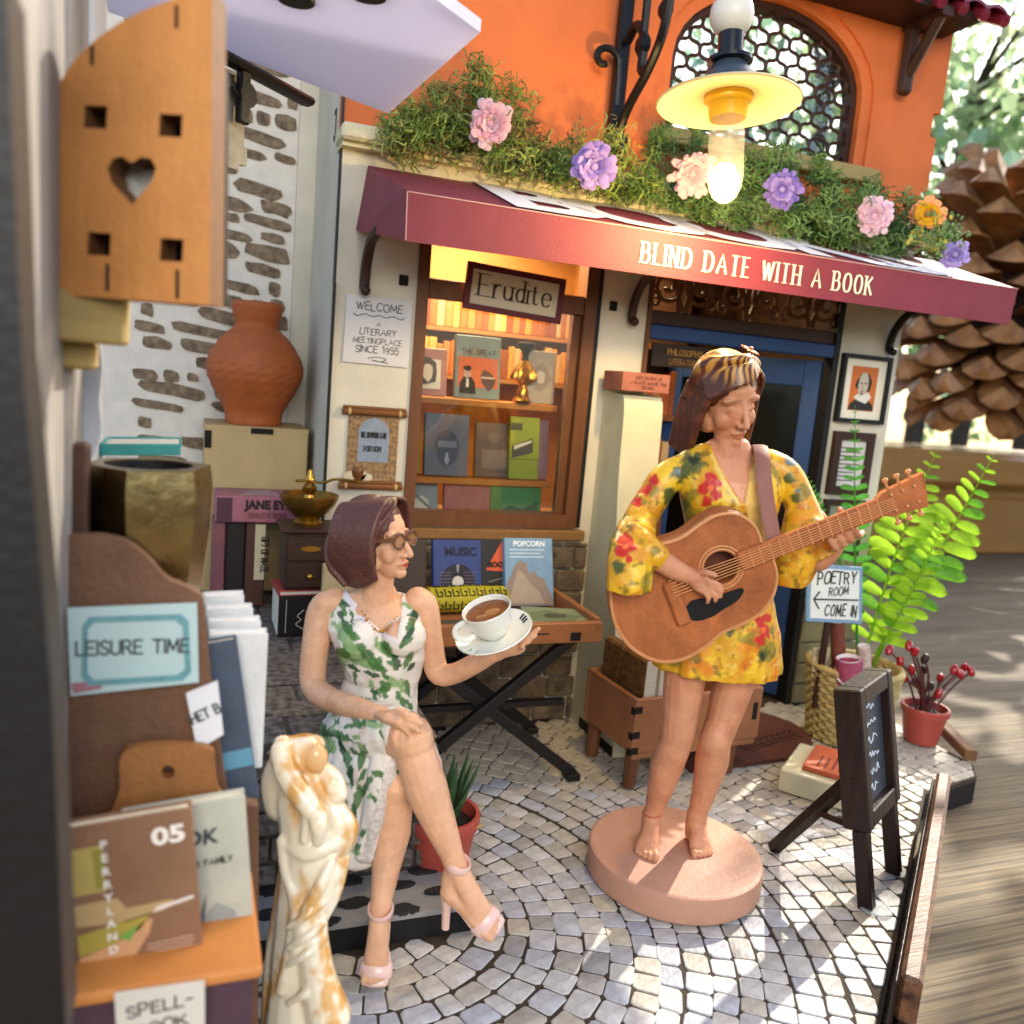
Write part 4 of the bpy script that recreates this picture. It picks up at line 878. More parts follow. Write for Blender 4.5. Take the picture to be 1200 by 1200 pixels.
# ------------------------------------------------------------------ one continuous skin from overlapping forms
def fuse(mb, voxel=.004, smooth=3, name='body', fac=.5):
    me = bpy.data.meshes.new('tmp'); me.from_pydata([tuple(p) for p in mb.v], [], mb.f); me.update()
    bm = bmesh.new(); bm.from_mesh(me); bmesh.ops.recalc_face_normals(bm, faces=bm.faces); bm.to_mesh(me); bm.free()
    o = bpy.data.objects.new('tmp', me); COL.objects.link(o)
    r = o.modifiers.new('r', 'REMESH'); r.mode = 'VOXEL'; r.voxel_size = voxel; r.use_smooth_shade = True
    if smooth: s_ = o.modifiers.new('s', 'SMOOTH'); s_.factor = fac; s_.iterations = smooth
    dg = bpy.context.evaluated_depsgraph_get(); out = bpy.data.meshes.new_from_object(o.evaluated_get(dg), depsgraph=dg); out.name = name
    bpy.data.objects.remove(o); bpy.data.meshes.remove(me); return out
def verts_np(me):
    a = np.empty(len(me.vertices)*3, np.float32); me.vertices.foreach_get('co', a); return a.reshape(-1, 3)
def set_verts(me, a): me.vertices.foreach_set('co', a.astype(np.float32).ravel()); me.update()
def paint(me, cols, name='Col'):
    at_ = me.color_attributes.new(name, 'FLOAT_COLOR', 'POINT'); c = np.ones((len(cols), 4), np.float32); c[:, :3] = cols; at_.data.foreach_set('color', c.ravel())
_rng = np.random.RandomState(5); _GR = _rng.normal(size=(512, 3)).astype(np.float32); _GR /= np.linalg.norm(_GR, axis=1)[:, None]
def _perlin(P):
    I = np.floor(P).astype(np.int64); F_ = (P-I).astype(np.float32); U = F_*F_*F_*(F_*(F_*6-15)+10); r = 0
    for dx in (0, 1):
        for dy in (0, 1):
            for dz in (0, 1):
                hsh = ((I[:, 0]+dx)*73856093 ^ (I[:, 1]+dy)*19349663 ^ (I[:, 2]+dz)*83492791) & 511; g_ = _GR[hsh]
                d_ = ((F_-np.array([dx, dy, dz], np.float32))*g_).sum(1); w = (U[:, 0] if dx else 1-U[:, 0])*(U[:, 1] if dy else 1-U[:, 1])*(U[:, 2] if dz else 1-U[:, 2]); r = r+w*d_
    return r
def np_noise(P, scale, seed=0, oct_=3):
    Q_ = np.asarray(P, np.float64)*scale+np.array([seed*1.7+.31, -seed*1.3+.57, seed*2.1+.73]); r = 0; a_ = 1.0
    for o in range(oct_): r = r+_perlin(Q_*(2**o)+o*17.3)*a_; a_ *= .5
    return (r*1.05).astype(np.float32)
def sstep(x, a, b): t = np.clip((x-a)/(b-a), 0, 1); return t*t*(3-2*t)
def lin(s): return np.array(hx(s)[:3], np.float32)
def mixc(A, c, f): return A*(1-f[:, None])+np.asarray(c)[None, :]*f[:, None]
def put(me, name, mats, parent, smooth=True):
    """link a mesh whose vertices are in world space as a child (or as a top-level thing when parent is None)"""
    for m in (mats if isinstance(mats, (list, tuple)) else [mats]): me.materials.append(m)
    if smooth: me.polygons.foreach_set('use_smooth', [True]*len(me.polygons))
    p0 = wloc(parent) if parent else Vector(); a = verts_np(me)-np.array(p0)[None, :]; set_verts(me, a)
    me.name = name; o = bpy.data.objects.new(name, me); COL.objects.link(o)
    if parent: o.parent = parent
    return o
# ================================================================== left side: panel wall, shelf unit and alcove things
def plane_px(pl_, pr_, Yl, Yr):
    """an upright plane through two sighted points; returns its frame and a pixel->local map"""
    a = at(pl_[0], pl_[1], Yl); b = at(pr_[0], pr_[1], Yr); x = (b-a); x.z = 0
    F = frame(a, x, (0, 0, 1)); n = Vector((F[0][2], F[1][2], F[2][2])); Fi = F.inverted()
    def L(px, py):
        d = ray(px, py); t_ = (a-CP).dot(n)/d.dot(n); q = Fi @ (CP+d*t_); return (q.x, q.y)
    return F, L
def spl(pts, n=4, closed=False):
    return [(v.x, v.y) for v in catmull([Vector((p[0], p[1], 0)) for p in pts], n)]
M_wash = mat('whitewashed_board', '#98938e', .6, var=.75, vscale=6, stretch=(1, 1, .25), bump=.35, bscale=20)
M_wblu = mat('pale_board', '#c3c6cc', .6, var=.2, vscale=5, stretch=(1, 1, .3), bump=.2)
sw_ = thing('side_panel_wall', 'whitewashed side wall with black front edge at the far left', 'wall', (-.3, 1.4, 0))
F, L = plane_px((0, 600), (100, 600), 1.0, 1.0)
b = MB(F); b.prism([L(-60, -30), L(7, -30), L(26, 420), L(60, 800), L(78, 1230), L(-60, 1230)], -.10, 0); part('front_post', b, mat('black_post', '#141214', .5, var=.3, vscale=8, bump=.2), sw_)
for k, (y0, y1, dx) in enumerate(((1.11, 1.34, 0), (1.345, 1.55, -.006), (1.555, 1.80, .0), (1.805, 2.06, .006))):
    b = MB(); b.box((-.24, y0, -.1), (-.186+dx, y1, 3.4), bev=.006); part('board', b, M_wash if k < 3 else M_wblu, sw_)
F, L = plane_px((80, 500), (120, 500), 1.75, 1.75)
b = MB(F); b.prism([L(84, 400)]+spl([L(116, 395), L(119, 430), L(116, 470), L(118, 505), L(108, 535), L(98, 545)])+[L(84, 545)], -.04, 0); part('wavy_board', b, M_wblu, sw_)
# heart board
M_ply = mat('orange_plywood', '#c4864a', .6, var=.25, vscale=5, bump=.25, bscale=90, wave=(6, (1, 1, .15), .18))
M_burn = mat('burnt_edge', '#6b4526', .7, var=.3, vscale=40)
F, L = plane_px((65, 345), (246, 358), 1.50, 1.40)
out = [L(66, 345), L(246, 358), L(249, -12), L(215, -6)]+spl([L(205, -2), L(160, 16), L(118, 42), L(84, 75), L(63, 112), L(57, 135)], 5)+[L(58, 200)]
def sq(px, py, r=14): return [L(px-r*.9, py-r), L(px-r, py+r*.9), L(px+r*.9, py+r), L(px+r, py-r*.9)]
heart = [L(155, 240), L(131, 214), L(126, 198), L(132, 186), L(143, 183), L(154, 191), L(165, 184), L(177, 186), L(183, 197), L(178, 212)]
slots = [[L(x-2, y0), L(x+2, y0), L(x+2, y1), L(x-2, y1)] for x, y0, y1 in ((126, 309, 341), (208, 316, 350), (108, 53, 76), (207, 6, 33))]
b = MB(F); b.prism(out, -.05, 0, holes=[sq(112, 137), sq(200, 147), sq(116, 286), sq(201, 293), heart], side_mi=1)
hb = single('cutout_board', b, [M_ply, M_burn], 'orange plywood board with a heart and four square cutouts, rounded top corner', 'board')
for s_ in slots: b = MB(F); b.prism(s_, 0, .0012); part('kerf', b, M_hole, hb)
b = MB(F @ Matrix.Translation((0, 0, -.075))); b.prism([L(66, 100), L(240, 60), L(240, 350), L(70, 340)], -.012, 0); part('added_dark_sheet', b, M_hole, hb)  # added dark sheet that makes the cutouts read dark
b = MB(F @ Matrix.Translation((0, 0, -.055))); b.prism([L(120, 175), L(190, 175), L(190, 245), L(120, 245)], -.01, 0); part('mirror_foil', b, mat('foil', '#d2d6d4', .3, metal=.5, bump=.9, bscale=24), hb)
for k, (a0, a1, lab) in enumerate((((54, 346), (150, 398), 'olive raw wood block directly beneath the heart board'), ((54, 400), (112, 430), 'smaller olive wood block under the first, by the side wall'))):
    F2, L2 = plane_px((a0[0], a1[1]), (a1[0], a1[1]), 1.52+.03*k, 1.52+.03*k); p, q = L2(a0[0], a1[1]), L2(a1[0], a0[1])
    b = MB(F2); b.box((p[0], p[1], -.06), (q[0], q[1]-.002, .03-.02*k), bev=.006); single('wood_block', b, M_olive, lab, 'wood block')
# shelf unit
M_cardb = mat('brown_board', '#7d5a44', .6, var=.3, vscale=5, bump=.3, bscale=90, wave=(8, (1, .12, .12), .22))
M_cardb2 = mat('tan_board', '#a8713f', .6, var=.3, vscale=5, bump=.3, bscale=90, wave=(8, (1, .12, .12), .22))
su = thing('shelf_unit', 'brown shelf unit with wavy-topped back board at lower left', 'shelf', at(180, 1180, 1.42)+Vector((0, 0, -.5)))
F, L = plane_px((66, 1150), (300, 1105), 1.56, 1.56)
b = MB(F); b.prism([L(72, 1260), L(66, 628)]+spl([L(120, 628), L(150, 636), L(175, 656), L(195, 678), L(222, 690), L(238, 700)], 4)+[L(248, 800), L(268, 940), L(303, 945), L(303, 1260)], -.03, 0); part('back_board', b, M_cardb, su)
F2, L2 = plane_px((120, 960), (270, 940), 1.50, 1.50)
b = MB(F2); b.prism([L2(112, 985)]+spl([L2(128, 955), L2(140, 925), L2(140, 893), L2(152, 878), L2(200, 873), L2(246, 878), L2(252, 895), L2(256, 925), L2(272, 945)], 4)+[L2(280, 985)], -.02, 0, holes=[[L2(197+8*math.cos(k*.524), 905+8*math.sin(k*.524)) for k in range(12)]]); part('paddle_board', b, M_cardb2, su)
F3, L3 = plane_px((75, 1190), (308, 1135), 1.28, 1.28)
lo, hi = L3(75, 1185), L3(308, 1140); z0 = at(75, 1186, 1.28).z; z1 = z0+.022
b = MB(); b.box((at(75, 1160, 1.28).x-.02, 1.28, z0+.0), (at(309, 1110, 1.28).x, 1.59, z1), bev=.006); part('ledge', b, mat('orange_ledge', '#c07c3e', .6, var=.18, vscale=9, bump=.2, bscale=120), su)
b = MB(); b.box((at(75, 1160, 1.28).x-.01, 1.30, z0-.5), (at(307, 1110, 1.28).x-.01, 1.585, z0-.002)); part('purple_front', b, mat('plum_board', '#4a3440', .6, var=.2, vscale=9, bump=.15), su)
LZ1 = z1
def card(label, pts, Y, col, name='card', th=.003, Yr=None, cat='card'):
    F, L = plane_px(pts[3], pts[2], Y, Yr or Y); b = MB(F); b.prism([L(*p) for p in (pts[3], pts[2], pts[1], pts[0])], 0, th)
    return single(name, b, mat('card_'+col.strip('#'), col, .7, var=.06, vscale=12), label, cat), F @ Matrix.Translation((0, 0, th)), L
t, F, L = card('pale aqua card reading leisure time on the brown back board', ((79, 712), (231, 706), (233, 799), (83, 815)), 1.545, '#b3ccce')
p0, p1 = L(97, 800), L(224, 722); b = MB(F)
b.prism([L(97, 733), L(105, 722), L(212, 719), L(221, 727), L(224, 787), L(214, 797), L(104, 803), L(96, 792)], .0003, .0012, holes=[[L(103, 737), L(110, 729), L(206, 726), L(214, 734), L(217, 783), L(208, 790), L(110, 796), L(103, 788)]]); part('border', b, mat('teal_line', '#6fa4ac', .7, var=.3, vscale=30), t)
mm = L(157, 765); b = MB(); stroke_text(b, 'LEISURE TIME', F @ Matrix.Translation((mm[0], mm[1], .001)), .024, w=.15, style='mono', xs=.9, th=.0006, gap=.2); part('lettering', b, mat('grey_ink', '#3c4446', .7), t, smooth=0)
b = MB(F); b.prism([L(84, 800), L(118, 796), L(120, 806), L(86, 812)], .0003, .0011); part('stamp', b, mat('ink_a07078', '#a07078', .7), t)
t, F, L = card('small tilted white card on the edge of the brown board', ((218, 812), (255, 797), (262, 860), (231, 878)), 1.53, '#dcdde2')
mm = L(243, 840); b = MB(); stroke_text(b, 'HET B', F @ Matrix.Translation((mm[0], mm[1], .0008)) @ Matrix.Rotation(rad(24), 4, 'Z'), .018, w=.2, xs=.75, gap=.2, th=.0006); part('lettering', b, mat('grey_ink', '#3c4446', .7), t, smooth=0)
t, F, L = card('torn paper label reading spell-book on the shelf ledge front', ((134, 1163), (240, 1148), (240, 1202), (137, 1216)), 1.272, '#c5c0b6', th=.002)
for s_, px, py in (('SPELL-', 188, 1183), ('BOOK', 190, 1206)):
    mm = L(px, py); b = MB(); stroke_text(b, s_, F @ Matrix.Translation((mm[0], mm[1], .0006)) @ Matrix.Rotation(rad(5), 4, 'Z'), .019, w=.16, xs=1.15, th=.0006, jit=.05); part('lettering', b, M_ink, t, smooth=0)
def fbook(label, pts, Y, d, col, pr=None, pages=None):
    a = at(pts[3][0], pts[3][1], Y); bb = at(pts[2][0], pts[2][1], Y); u = at(pts[0][0], pts[0][1], Y)
    x = bb-a; F = frame(a+Vector((0, d, 0)), x, (0, 0, 1)); F = F @ Matrix.Translation((0, 0, 0)); return book(label, F, x.length, u.z-a.z, d, col, pr, pages=pages)
def pr05(t, M, w, h):
    words(t, M, '05', w*.80, h*.80, .028, '#e8e2da', bold=.0015, xs=1.25)
    decal(t, M, [(.004, h*.5), (w*.35, h*.5), (w*.42, h*.42), (w*.8, h*.42), (w*.72, h*.36), (w*.4, h*.33), (.004, h*.36)], '#b59a6c'); decal(t, M, rect(.004, h*.56, w*.28, h*.86), '#b3a05c'); decal(t, M @ Matrix.Translation((0, 0, .0004)), rect(w*.2, h*.58, w*.28, h*.84), '#8f8a3c')
    decal(t, M, [(.004, h*.3), (w*.62, h*.36), (w*.5, h*.26), (w*.3, h*.2), (.004, h*.16)], '#a89a44'); decal(t, M @ Matrix.Translation((0, 0, .0006)), [(w*.33, h*.24), (w*.5, h*.29), (w*.42, h*.2)], '#6fa04c')
    decal(t, M, [(.004, .004), (w*.4, .01), (w*.58, .06), (w*.62, h*.32), (w*.55, h*.31), (w*.3, h*.2), (.004, h*.15)], '#c99a6e')
    decal(t, M @ Matrix.Translation((0, 0, .0008)), [(w*.62, h*.36), (w*.96, h*.40), (w*.96, h*.42), (w*.66, h*.39)], '#e0d8d0')
    for i, ch in enumerate('PERRYLAND'): words(t, M @ Matrix.Translation((0, 0, .001)), ch, w*.29, h*(.84-.087*i), .0135, '#e6e2da', bold=.0006)
    lines(t, M, w*.55, w*.95, h*.14, 5, .0075, '#c9a58a', .0018)
fbook('brown book numbered 05 with a vertical white title on the shelf ledge', ((86, 970), (238, 958), (238, 1117), (93, 1150)), 1.36, .028, '#8a6750', pr05)
def prgrey(t, M, w, h):
    words(t, M, 'OOK', w*.52, h*.74, .026, '#2e3240', shear=.1, bold=.001); scrib(t, M, 'FOR FAMILY', w*.66, h*.60, .011, '#2f302e', w=.2, xs=.9)
    decal(t, M, [(.01, .02), (w-.02, .03), (w-.03, .08), (w*.7, .1), (w*.55, .07), (.01, .06)], '#8e9290'); decal(t, M @ Matrix.Translation((0, 0, .0006)), [(w*.5, .05), (w*.62, .12), (w*.58, .06), (w*.66, .03)], '#5a616a')
fbook('pale grey-green book standing behind the brown numbered book', ((155, 955), (299, 938), (299, 1108), (160, 1140)), 1.42, .03, '#b4b6a8', prgrey)
# tall blue book and the white books behind the unit
fbook('tall slate blue book with a light blue band beside the shelf', ((236, 757), (305, 748), (304, 935), (240, 950)), 1.62, .03, '#4a5668', lambda t, M, w, h: decal(t, M, rect(.002, h*.22, w-.002, h*.33), '#5f93ac'))
for k in range(4):
    y_ = 745-15*k; fbook(['white-edged book, front of the leaning row beside the shelf', 'white-edged book, second of the leaning row beside the shelf', 'white-edged book, third of the leaning row beside the shelf', 'white-edged book, rearmost of the leaning row beside the shelf'][k], ((236, y_-1), (308-7*k, y_-4), (307-7*k, 900), (240, 905)), 1.66+.045*k, .04, '#d5d6d6', pages=mat('bright_pages', '#e6e4dc', .8, var=.1, vscale=40))
# bronze hexagonal holder
hp = at(172, 700, 1.72); HM = TR((hp.x, 1.72, hp.z-.02), rz=rad(14)); ht = at(172, 545, 1.72).z-hp.z+.02
hx_ = thing('bronze_holder', 'faceted bronze pen holder with a round black mouth', 'holder', HM @ Vector((0, 0, 0)))
b = MB(HM); prof = [(.075, -.10), (.095, 0), (.112, ht*.5), (.118, ht*.85), (.112, ht)]; n = 6; vs = [(r*math.cos(k*math.pi/3), r*math.sin(k*math.pi/3), z) for r, z in prof for k in range(n)]
b.add(vs, [(i*n+k, i*n+(k+1) % n, (i+1)*n+(k+1) % n, (i+1)*n+k) for i in range(4) for k in range(n)]+[tuple(reversed(range(n)))])
b.prism([(.112*math.cos(k*math.pi/3), .112*math.sin(k*math.pi/3)) for k in range(6)], ht-.001, ht+.002, holes=[circ(0, 0, .078, 24)])
part('body', b, mat('aged_bronze', '#a08a5c', .3, metal=1.0, var=.45, vscale=14, bump=.25, bscale=40), hx_, smooth=20)
b = MB(HM); b.lathe([(.078, ht), (.077, ht-.2), (.001, ht-.2)], 24, closed=False); part('mouth', b, M_black, hx_)
fbook('teal book lying behind the bronze holder', ((118, 520), (212, 522), (212, 534), (118, 534)), 1.98, .16, '#3f9c94')
b = MB(); p = at(90, 640, 1.62); q = at(96, 520, 1.62); b.box((p.x-.022, 1.60, p.z-.1), (p.x+.018, 1.66, q.z), bev=.005); single('brown_post', b, mat('brown_post', '#4e3326', .6, var=.3, bump=.2), 'narrow dark brown post between side wall and bronze holder', 'post')

# overhead white board
ovz = 2.5; ov = [atz(563, 38, ovz), atz(455, 133, ovz), atz(386, 107, ovz), atz(262, 60, ovz)]
ov = [(p.x, p.y) for p in ov]; ov += [(-.22, ov[3][1]-.12), (-.22, 1.75), (.12, 1.72)]
h1, h2 = atz(347, 0, ovz), atz(431, -6, ovz)
def rc_(p, q, r, n=4): return [p]
pl3 = ov; b = MB(); b.prism(pl3, ovz, ovz+.03, holes=[circ(h1.x, h1.y, .048, 20), circ(h2.x, h2.y, .045, 20)])
wbd = single('overhead_board', b, mat('frosted_white', '#e4e2ee', .35, spec=.5, bump=.03, transl=.5), 'white overhead board with round holes jutting in from the left wall', 'board')
for i, h_ in enumerate((h1, h2)): b = MB(); b.lathe([(.001, ovz-.004), (.042, ovz-.004), (.044, ovz), (.044, ovz+.05), (.001, ovz+.05)], 20, M=Matrix.Translation((h_.x, h_.y, 0))); part('plug', b, M_black, wbd)
a, c = atz(262, 66, ovz-.03), atz(360, 119, ovz-.03)
br = thing('wall_hook', 'black bar with keyhole-shaped hook hanging under the white board', 'hook', (a+c)/2)
b = MB(); b.tube([a-(c-a)*.3, a, c], (.016, .03), n=8, up=(0, 0, 1), round_=True); part('bar', b, M_iron, br)
hk = a.lerp(c, .22); F = frame(hk+Vector((0, 0, -.0)), c-a, (0, 0, 1))
b = MB(F); b.box((-.02, -.15, -.012), (.02, -.01, .012), bev=.004); b.prism(circ(0.012, -.07, .034, 16), -.011, .011); b.tube([(-.01, -.085, 0), (-.05, -.072, 0)], .009, n=6); part('hook', b, M_iron, br)
b = MB(F @ Matrix.Translation((0, 0, -.03))); b.prism([(-.08, -.02), (.045, -.02), (.045, -.2), (.06, -.2), (.06, -.25), (.03, -.252), (.02, -.27), (-.02, -.27), (-.03, -.25), (-.08, -.25)], -.02, 0); part('back_plate', b, mat('speckled_plate', '#b9b4a4', .7, var=.35, vscale=30, bump=.2), br)

# ---- alcove: box, jar, books, grinder
M_lbox = mat('pale_plywood', '#b49a6a', .6, var=.15, vscale=8, stretch=(1, 1, .4), bump=.15)
bx0 = at(240, 500, 4.12).x; bx1 = at(362, 500, 4.12).x; bzt = at(300, 502, 4.12).z
bxo = thing('plywood_box', 'pale plywood box with black finger joints under the clay jar', 'box', ((bx0+bx1)/2, 4.3, .565))
b = MB(); b.box((bx0, 4.12, .566), (bx1, 4.5, bzt), bev=.004); part('carcass', b, M_lbox, bxo)
b = MB(); b.box((bx0-.001, 4.118, bzt-.01), (bx1+.001, 4.503, bzt+.006)); part('lid', b, M_lbox, bxo)
for (x, z, w, h) in ((bx0+.015, bzt-.06, .03, .08), (bx0+.015, bzt-.25, .03, .08), ((bx0+bx1)/2+.02, bzt-.012, .1, .026), (bx0+.015, bzt-.44, .03, .08)):
    b = MB(); b.box((x-w/2, 4.1155, z-h/2), (x+w/2, 4.119, z+h/2)); part('joint', b, M_hole, bxo)
jx = at(297, 490, 4.3).x; jb = bzt+.006; jh = at(297, 355, 4.3).z-jb
jr = thing('clay_jar', 'round-bellied terracotta jar with woven texture on the plywood box', 'jar', (jx, 4.3, jb))
prof = [(.12, 0), (.13, .01), (.135, .1), (.17, .22), (.21, .36), (.222, .46), (.21, .56), (.16, .7), (.108, .79), (.10, .83), (.11, .9), (.118, .97), (.112, 1.0), (.095, 1.0), (.09, .86)]
n = 72; vs = []; P = catmull([Vector((r, z, 0)) for r, z in prof], 6); m = len(P)
for i, p in enumerate(P):
    for k in range(n):
        a_ = 6.2832*k/n; f = 1.0
        if .2 < p.y < .78: f += .012*math.sin(k*math.pi/2+(i % 4)*math.pi/2)*(1.2 if i % 2 else -.6)+.006*math.sin(i*1.57)
        vs.append((jx+p.x*f*math.cos(a_), 4.3+p.x*f*math.sin(a_), jb+p.y*jh))
b = MB(); b.add(vs, [(i*n+k, i*n+(k+1) % n, (i+1)*n+(k+1) % n, (i+1)*n+k) for i in range(m-1) for k in range(n)]); M_terra = mat('jar_terracotta', '#a8582a', .6, var=.22, vscale=14, bump=.25, bscale=90)
part('body', b, M_terra, jr, smooth=60)
def abook(label, px0, px1, pyt, pyb, Y, d, col, pr=None):
    a_ = at(px0, pyb, Y); c_ = at(px1, pyb, Y); u = at(px0, pyt, Y); F = frame((a_.x, Y+d, a_.z), (1, 0, 0), (0, 0, 1)); return book(label, F, c_.x-a_.x, u.z-a_.z, d, col, pr)
YB = 3.86; zb = .566
def vb(label, px0, px1, col, h, pr=None, y=YB):
    x0 = at(px0, 660, y).x; x1 = at(px1, 660, y).x; t = thing('book', label, 'book', ((x0+x1)/2, y+.1, zb)); b = MB(); b.box((x0, y, zb), (x1-.003, y+.2, zb+h), bev=.005); part('cover', b, bk(col), t)
    if pr: pr(t, wallframe(x0, y, zb), x1-x0, h)
    return t
hv = at(280, 612, YB).z-zb
vb('dusty rose spine at the left of the upright books', 248, 264, '#7a4a50', hv)
vb('black spine second among the upright alcove books', 264, 287, '#1c1514', hv)
vb('brown book with pale vertical title strip in the alcove', 287, 311, '#4d2f26', hv, lambda t, M, w, h: (decal(t, M, rect(w*.45, h*.32, w*.95, h*.98), '#c2b594'), scrib(t, M @ Matrix.Translation((w*.78, h*.62, 0)) @ Matrix.Rotation(rad(-90), 4, 'Z'), 'GIFT OF MATE', 0, 0, .03, '#2a201a', w=.2, xs=.62, gap=.15)))
x0 = at(252, 600, YB-.02).x; x1 = at(346, 600, YB-.02).x; zt = at(300, 612, YB).z; zt2 = at(300, 581, YB).z
t = thing('book', 'thick rose-pink classic novel lying on the upright books', 'book', ((x0+x1)/2, YB+.1, zt)); Mj = wallframe(x0, YB-.03, zt+.001)
b = MB(); b.box((x0, YB-.03, zt+.002), (x1, YB+.22, zt2), bev=.006); part('cover', b, bk('#9a5f6c'), t)
decal(t, Mj, rect(.006, .006, .07, zt2-zt-.008), '#4a2a34'); words(t, Mj, 'JANE EYRE', .235, (zt2-zt)*.55, .036, '#221418', bold=.003, xs=.9); scrib(t, Mj, 'CHARLOTTE BRONTE', .22, (zt2-zt)*.2, .022, '#6a3038', w=.14, xs=.55, jit=.05)
b = MB(); b.prism([(x0+.1, YB), (x1-.06, YB+.02), (x1-.1, YB+.16), (x0+.16, YB+.18)], zt2+.0004, zt2+.0016); part('cover_art', b, mat('novel_art', '#6e6a66', .5, var=.6, vscale=30, col2='#b98a90'), t)
# black box and slim book, coffee mill on top
GY = 3.40; p = at(328, 745, GY); zg = .57; q = at(366, 700, GY)
kx0, kx1 = at(316, 745, GY).x+.03, at(404, 745, GY).x; zt = at(340, 699, GY).z
t = thing('black_book', 'black-bound book with white line ornament under the coffee mill', 'book', ((kx0+kx1)/2, GY+.1, zg))
b = MB(); b.box((kx0, GY, zg), (kx1, GY+.24, zt), bev=.004); part('cover', b, bk('#17120f'), t); b = MB(); b.box((kx0-.003, GY+.006, zg+.006), (kx0, GY+.235, zt-.006)); part('pages', b, M_pages, t)
Mk = wallframe(kx0, GY, zg); b = MB(Mk); b.tube([(.03, .015, 0), (.03, zt-zg-.015, 0)], .0015, n=4); b.tube(catmull([(.1, .03, 0), (.07, .05, 0), (.09, .07, 0), (.075, .085, 0), (.1, .11, 0)], 4), .0018, n=4); part('line_ornament', b, mat('ink_c8c0ac', '#c8c0ac', .6), t)
book('slim cream and red book lying on the black book', TR((kx0-.0, GY-.0, zt+.001), rz=rad(4)), .22, .2, .022, '#a8453c')
zt += .025; gx0, gx1 = at(331, 640, GY).x, at(397, 640, GY).x; gz1 = at(365, 621, GY).z
M_mill = mat('mill_wood', '#3b2318', .45, var=.35, vscale=12, stretch=(.3, 1, 1), bump=.2); cx = (gx0+gx1)/2; cy = GY+.12
ml = thing('coffee_mill', 'wooden coffee mill with brass bowl, crank and drawer', 'coffee mill', (cx, cy, zt))
b = MB(); b.box((gx0+.012, GY+.012, zt), (gx1-.012, GY+.22, gz1-.016), bev=.004); part('body', b, M_mill, ml)
b = MB(); b.box((gx0-.006, GY-.004, gz1-.016), (gx1+.006, GY+.236, gz1), bev=.005); part('top', b, M_mill, ml)
hh = gz1-.02-zt
for k, (z0_, z1_) in enumerate(((zt+.01, zt+hh*.46), (zt+hh*.52, zt+hh*.97))):
    b = MB(); b.box((gx0+.022, GY+.004, z0_), (gx1-.022, GY+.012, z1_), bev=.003); d_ = part('drawer', b, M_mill, ml)
    b = MB()
    if k: b.prism(circ(cx, 0, .04, 16, .011), 0, .003, M=wallframe(0, GY+.0035, (z0_+z1_)/2))
    else: b.ell((cx, GY-.006, (z0_+z1_)/2), .013, 10)
    part('plate' if k else 'knob', b, M_brass, d_)
b = MB(Matrix.Translation((cx, cy, gz1))); b.lathe([(.055, 0), (.058, .01), (.045, .022), (.05, .03), (.085, .06), (.108, .09), (.118, .115), (.12, .125), (.112, .128), (.09, .1), (.04, .07), (.001, .065)], 32, closed=False); part('bowl', b, mat('dull_brass', '#9a7430', .35, metal=.9, var=.3, vscale=14, bump=.12), ml)
b = MB(Matrix.Translation((cx, cy, gz1))); b.lathe([(.022, .06), (.024, .11), (.018, .125), (.028, .14), (.03, .155), (.016, .17), (.02, .185), (.012, .205), (.009, .225), (.001, .23)], 16); part('spindle', b, M_brass, ml)
b = MB(Matrix.Translation((cx, cy, gz1))); b.tube(catmull([(-.055, 0, .178), (-.02, -.0, .18), (.05, -.02, .178), (.1, -.03, .195), (.19, -.04, .19)], 5), (.006, .013), n=8, up=(0, 0, 1), round_=True); part('crank', b, M_brass, ml)
b = MB(Matrix.Translation((cx, cy, gz1))); b.lathe([(.008, .19), (.012, .2), (.022, .215), (.026, .235), (.018, .25), (.001, .253)], 14, M=Matrix.Translation((.185, -.04, 0))); part('crank_knob', b, mat('knob_wood', '#6a4020', .4, bump=.1), ml)
p = at(390, 690, 3.25); b = MB(); 
book('colourful-edged book standing just behind the seated woman', frame((at(379, 700, 3.3).x, 3.36, .57), (1, 0, 0), (0, 0, 1)), .11, at(380, 664, 3.3).z-.57, .04, '#c9b284')

# ---- porcelain figurine
SD = 1.93
def sp_(px, py, dd=0.0): return atd(px, py, SD+dd)
b = MB(); k_ = SD/FPX
def tb(pts, rad_, dd=None, n=14):
    P = [sp_(x, y, (dd or [0]*len(pts))[i]) for i, (x, y) in enumerate(pts)]; b.tube(catmull(P, 4), lerp_list([r*k_ for r in rad_], 4), n=n, round_=True)
tb([(352, 1215), (350, 1150), (350, 1090), (358, 1030), (366, 985), (360, 935), (355, 905)], [44, 34, 28, 31, 38, 36, 30])           # gown and torso
tb([(335, 1215), (330, 1140), (336, 1070), (345, 1000)], [30, 22, 18, 16], [.03, .03, .03, .02])
tb([(385, 1190), (372, 1140), (368, 1080), (385, 1020)], [26, 20, 16, 18], [-.05, -.05, -.04, -.03])
tb([(333, 940), (330, 915), (340, 890), (352, 880)], [24, 24, 22, 14], [.02, .02, .02, 0])                                               # left back shoulder
tb([(330, 880), (336, 905), (352, 930), (372, 955)], [13, 14, 14, 13], [-.05, -.075, -.09, -.09])                                      # arm across
tb([(372, 955), (374, 968), (372, 985)], [11, 10, 7], [-.1, -.11, -.1])
tb([(398, 985), (402, 970), (392, 950), (385, 930)], [18, 18, 15, 14], [-.02, -.02, -.02, -.01])
tb([(396, 930), (390, 915), (380, 905)], [12, 13, 12], [-.03, -.03, -.02])
b.ell(sp_(360, 885, -.03), (.038, .036, .046), 16); b.ell(sp_(371, 889, -.055), (.026, .022, .034), 14); b.ell(sp_(356, 872, -.02), (.05, .035, .022), 14); b.ell(sp_(338, 876, .0), (.03, .03, .028), 14)
